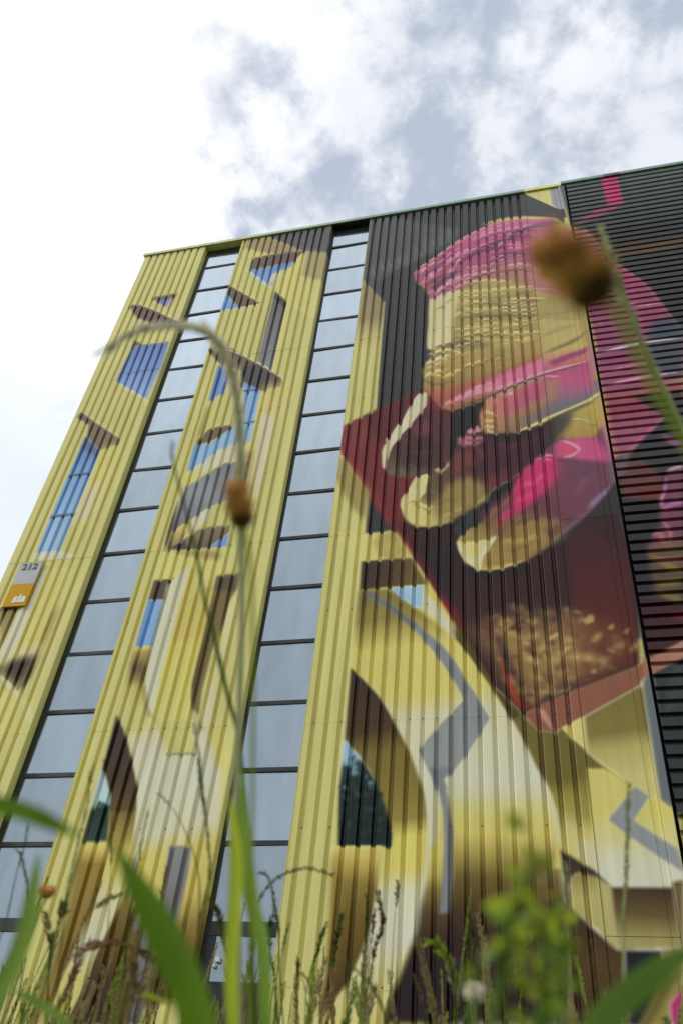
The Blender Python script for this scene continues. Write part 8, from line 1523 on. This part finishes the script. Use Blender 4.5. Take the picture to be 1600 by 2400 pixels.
def make_blade(label, pts, kw, rr, group=None):
    p = smoothpath(pts); full = p if kw.get('noext') else toground(p)
    base = full[-1].copy(); n = len(full)
    w = [kw['w']*max(.06, math.sin(min(1, (i+.3)/(n*.45))*math.pi/2))*(1-.35*max(0, i/n-.6)) for i in range(n)]
    mb = MB().ribbon(full, w, CAM-full[0])
    o = obj('wild_grass', rel(mb, base).mesh('wild_grass', True), MATS[kw['col']]); o.location = base
    return tag(o, label, 'grass blade', group)
def make_burnet(label, pts, kw, rr):
    p = [Vector(q) for q in pts]; st = toground(smoothpath(kw['stem'])); base = st[-1].copy()
    root = empty('flower_stalk', base, label, 'flower')
    o = obj('stem', rel(MB().tube(st, kw['sr'], 6), base).mesh('stem', True), MATS['lime']); o.parent = root
    ax = (p[-1]-p[0]); ln = ax.length; ax.normalize(); a = ax.cross(Vector((.2, .9, .4))).normalized(); c = ax.cross(a); R = kw['r']
    core = MB(); core.tube([p[0]+ax*ln*t for t in (0, .12, .3, .55, .8, .95, 1)], [R*.25, R*.7, R*.86, R*.88, R*.68, R*.35, R*.05], 9)
    hd = obj('flower_head', rel(core, base).mesh('flower_head', True), BUR); hd.parent = root
    fl = MB()
    for k in range(420):
        t = rr.random(); th = rr.uniform(0, 6.283); rad = R*.85*math.sqrt(max(0.03, 1-(2*t-1)**2*.92))
        dr = a*math.cos(th)+c*math.sin(th); q = p[0]+ax*ln*t+dr*rad*.8
        fl.spike(q, dr+ax*rr.uniform(-.1, .9), R*rr.uniform(.25, .75), R*.08)
    o = obj('floret', rel(fl, base).mesh('floret'), BUR); o.parent = hd; o['kind'] = 'stuff'
    cx = MB().tube([p[0]-ax*ln*.02, p[0]+ax*ln*.05, p[0]+ax*ln*.22, p[0]+ax*ln*.42], [R*.3, R*.74, R*.97, R*.7], 9)
    o = obj('calyx', rel(cx, base).mesh('calyx', True), BURD); o.parent = root
    br = MB()
    for k in range(9):
        th = k*.7; dr = a*math.cos(th)+c*math.sin(th); br.spike(p[0]+dr*R*.2, dr*.9+ax*.9, R*.8, R*.2)
    o = obj('bract', rel(br, base).mesh('bract'), MATS['dark']); o.parent = root
    return root
rr = random.Random(17)
for kind, label, pts, kw in PLANTS:
    (make_stalk if kind == 'stalk' else make_blade if kind == 'blade' else make_burnet)(label, pts, kw, rr)
# the flowering weed at lower right: three stems, many small leaves, pale clusters
base = Vector(WEED[0][-1]); base.z = GZ
weed = empty('flowering_weed', base, 'blurred yellow green weed with small leaves and pale buds at lower right', 'weed')
for w in WEED:
    p = toground(smoothpath(w)); o = obj('stem', rel(MB().tube(p, .0013, 5), base).mesh('stem', True), MATS['light']); o.parent = weed
    vis = smoothpath(w, 5)
    for q in vis:
        for k in range(rr.choice((0, 1, 1, 2))):
            d = Vector((rr.uniform(-1, 1), rr.uniform(-1, 1), rr.uniform(-.2, 1))).normalized(); ln = rr.uniform(.005, .0115)
            lf = MB().ribbon([q + d*ln*s_ - Vector((0, 0, .3*ln*s_*s_)) for s_ in (0, .3, .6, .85, 1)], [.0006, .003, .004, .0026, .0005], (rr.uniform(-1, 1), rr.uniform(-1, 1), .8))
            o = obj('leaf', rel(lf, base).mesh('leaf', True), MATS[rr.choice(['lime', 'lime', 'lime', 'light', 'straw'])]); o.parent = weed
    bd = MB()
    for q in vis[::5]:
        c = q + Vector((rr.uniform(-.012, .012), rr.uniform(-.01, .01), rr.uniform(-.004, .012)))
        for k in range(14):
            d = Vector((rr.uniform(-1, 1), rr.uniform(-1, 1), rr.uniform(-1, 1))).normalized(); bd.spike(c, d, .0036, .0009)
    o = obj('bud', rel(bd, base).mesh('bud'), MATS['lime']); o.parent = weed; o['kind'] = 'stuff'
c = Vector(PUFF); b0 = Vector((c.x+.02, c.y+.03, GZ))
puff = empty('white_flower', b0, 'out of focus white flower head at the bottom beside the weed', 'flower')
o = obj('stem', rel(MB().tube([c, c.lerp(b0, .4), b0], .001, 5), b0).mesh('stem', True), MATS['green']); o.parent = puff
mb = MB()
for k in range(120):
    d = Vector((rr.uniform(-1, 1), rr.uniform(-1, 1), rr.uniform(-.6, 1))).normalized(); mb.spike(c, d, .0062, .0012)
o = obj('petal', rel(mb, b0).mesh('petal'), MATS['ivory']); o.parent = puff; o['kind'] = 'stuff'
# further stalks of the meadow between camera and wall, each its own
GRP = {'green': ('slender green', 'slender green meadow stalks'), 'brown': ('brown tipped', 'brown tipped meadow stalks'), 'straw': ('dry straw', 'dry straw meadow stalks')}
ZONES = ((110, 'the left window strip'), (460, 'the panel between the window strips'), (650, 'the second window strip'), (870, 'the yellow panel edge'), (1130, 'the dark brown curve'), (9999, 'the lower right wall'))
ORD = ('first', 'second', 'third', 'fourth', 'fifth', 'sixth', 'seventh', 'eighth', 'ninth', 'tenth', 'eleventh', 'twelfth', 'thirteenth', 'fourteenth', 'fifteenth', 'sixteenth', 'seventeenth', 'eighteenth', 'nineteenth', 'twentieth')
ORD = ORD + tuple('twenty ' + o for o in ORD[:9]) + ('thirtieth',) + tuple('thirty ' + o for o in ORD[:9])
def rayp(x, y, d): return CAM + (RIGHT*((x-800)/2050) + DOWN*((y-1200)/2050) + FWD)*d
spots = []
for i in range(150):
    d = rr.uniform(.95, 2.4)
    x = rr.choice([rr.uniform(-20, 760), rr.uniform(-20, 1150), rr.uniform(-20, 1150), rr.uniform(1100, 1620)])
    y = 2400 - abs(rr.gauss(0, 1))*130 - 20
    if x > 1150: y = 2400 - abs(rr.gauss(0, 1))*60
    spots.append((x, y, d, rr.choice(['green', 'green', 'brown', 'straw', 'straw'])))
spots.sort(key=lambda s: s[0])
count = {}
for x, y, d, kd in spots:
    zone = next(z for lim, z in ZONES if x < lim)
    n = count.get((kd, zone), 0); count[(kd, zone)] = n+1
    label = '%s %s grass stalk from the left before %s' % (ORD[n], GRP[kd][0], zone)
    tip = rayp(x, y, d); root = Vector((tip.x+rr.uniform(-.10, .10), tip.y+rr.uniform(-.12, .12), GZ))
    lean = Vector((rr.uniform(-.05, .05), rr.uniform(-.03, .03), 0))
    pts = [tip, tip.lerp(root, .08)+lean*.35, tip.lerp(root, .2)+lean*.8, tip.lerp(root, .38)+lean, tip.lerp(root, .7)+lean*.5, root]
    kw = dict(r=rr.uniform(.0005, .0010), head=rr.uniform(.10, .30), hc={'green': rr.choice(['green', 'lime', 'lime']), 'brown': rr.choice(['brown', 'rust']), 'straw': 'straw'}[kd], hs=rr.choice([.004, .005, .007, .008]), col={'green': 'green', 'brown': 'lime', 'straw': 'straw'}[kd], noext=1)
    make_stalk(label, pts, kw, rr, GRP[kd][1])
# low grass over the soil
mb = MB()
gr = random.Random(9)
for k in range(9000):
    x = gr.uniform(-9, 6); y = gr.uniform(-12.5, -.2)
    if math.hypot(x-CAM.x, y-CAM.y) < .22: continue
    hgt = gr.uniform(.15, .42); w = gr.uniform(.003, .007); th = gr.uniform(0, 6.283); ln = gr.uniform(.02, .16)
    dx, dy = math.cos(th), math.sin(th); b = len(mb.v)
    mb.v += [(x-dy*w, y+dx*w, GZ), (x+dy*w, y-dx*w, GZ), (x+dx*ln*.4-dy*w*.7, y+dy*ln*.4+dx*w*.7, GZ+hgt*.6), (x+dx*ln*.4+dy*w*.7, y+dy*ln*.4-dx*w*.7, GZ+hgt*.6), (x+dx*ln, y+dy*ln, GZ+hgt)]
    mb.f += [(b, b+1, b+3, b+2), (b+2, b+3, b+4)]
o = obj('meadow_grass', mb.mesh('meadow_grass'), MATS['green']); o['kind'] = 'stuff'
tag(o, 'low green meadow grass covering the ground before the building', 'grass')
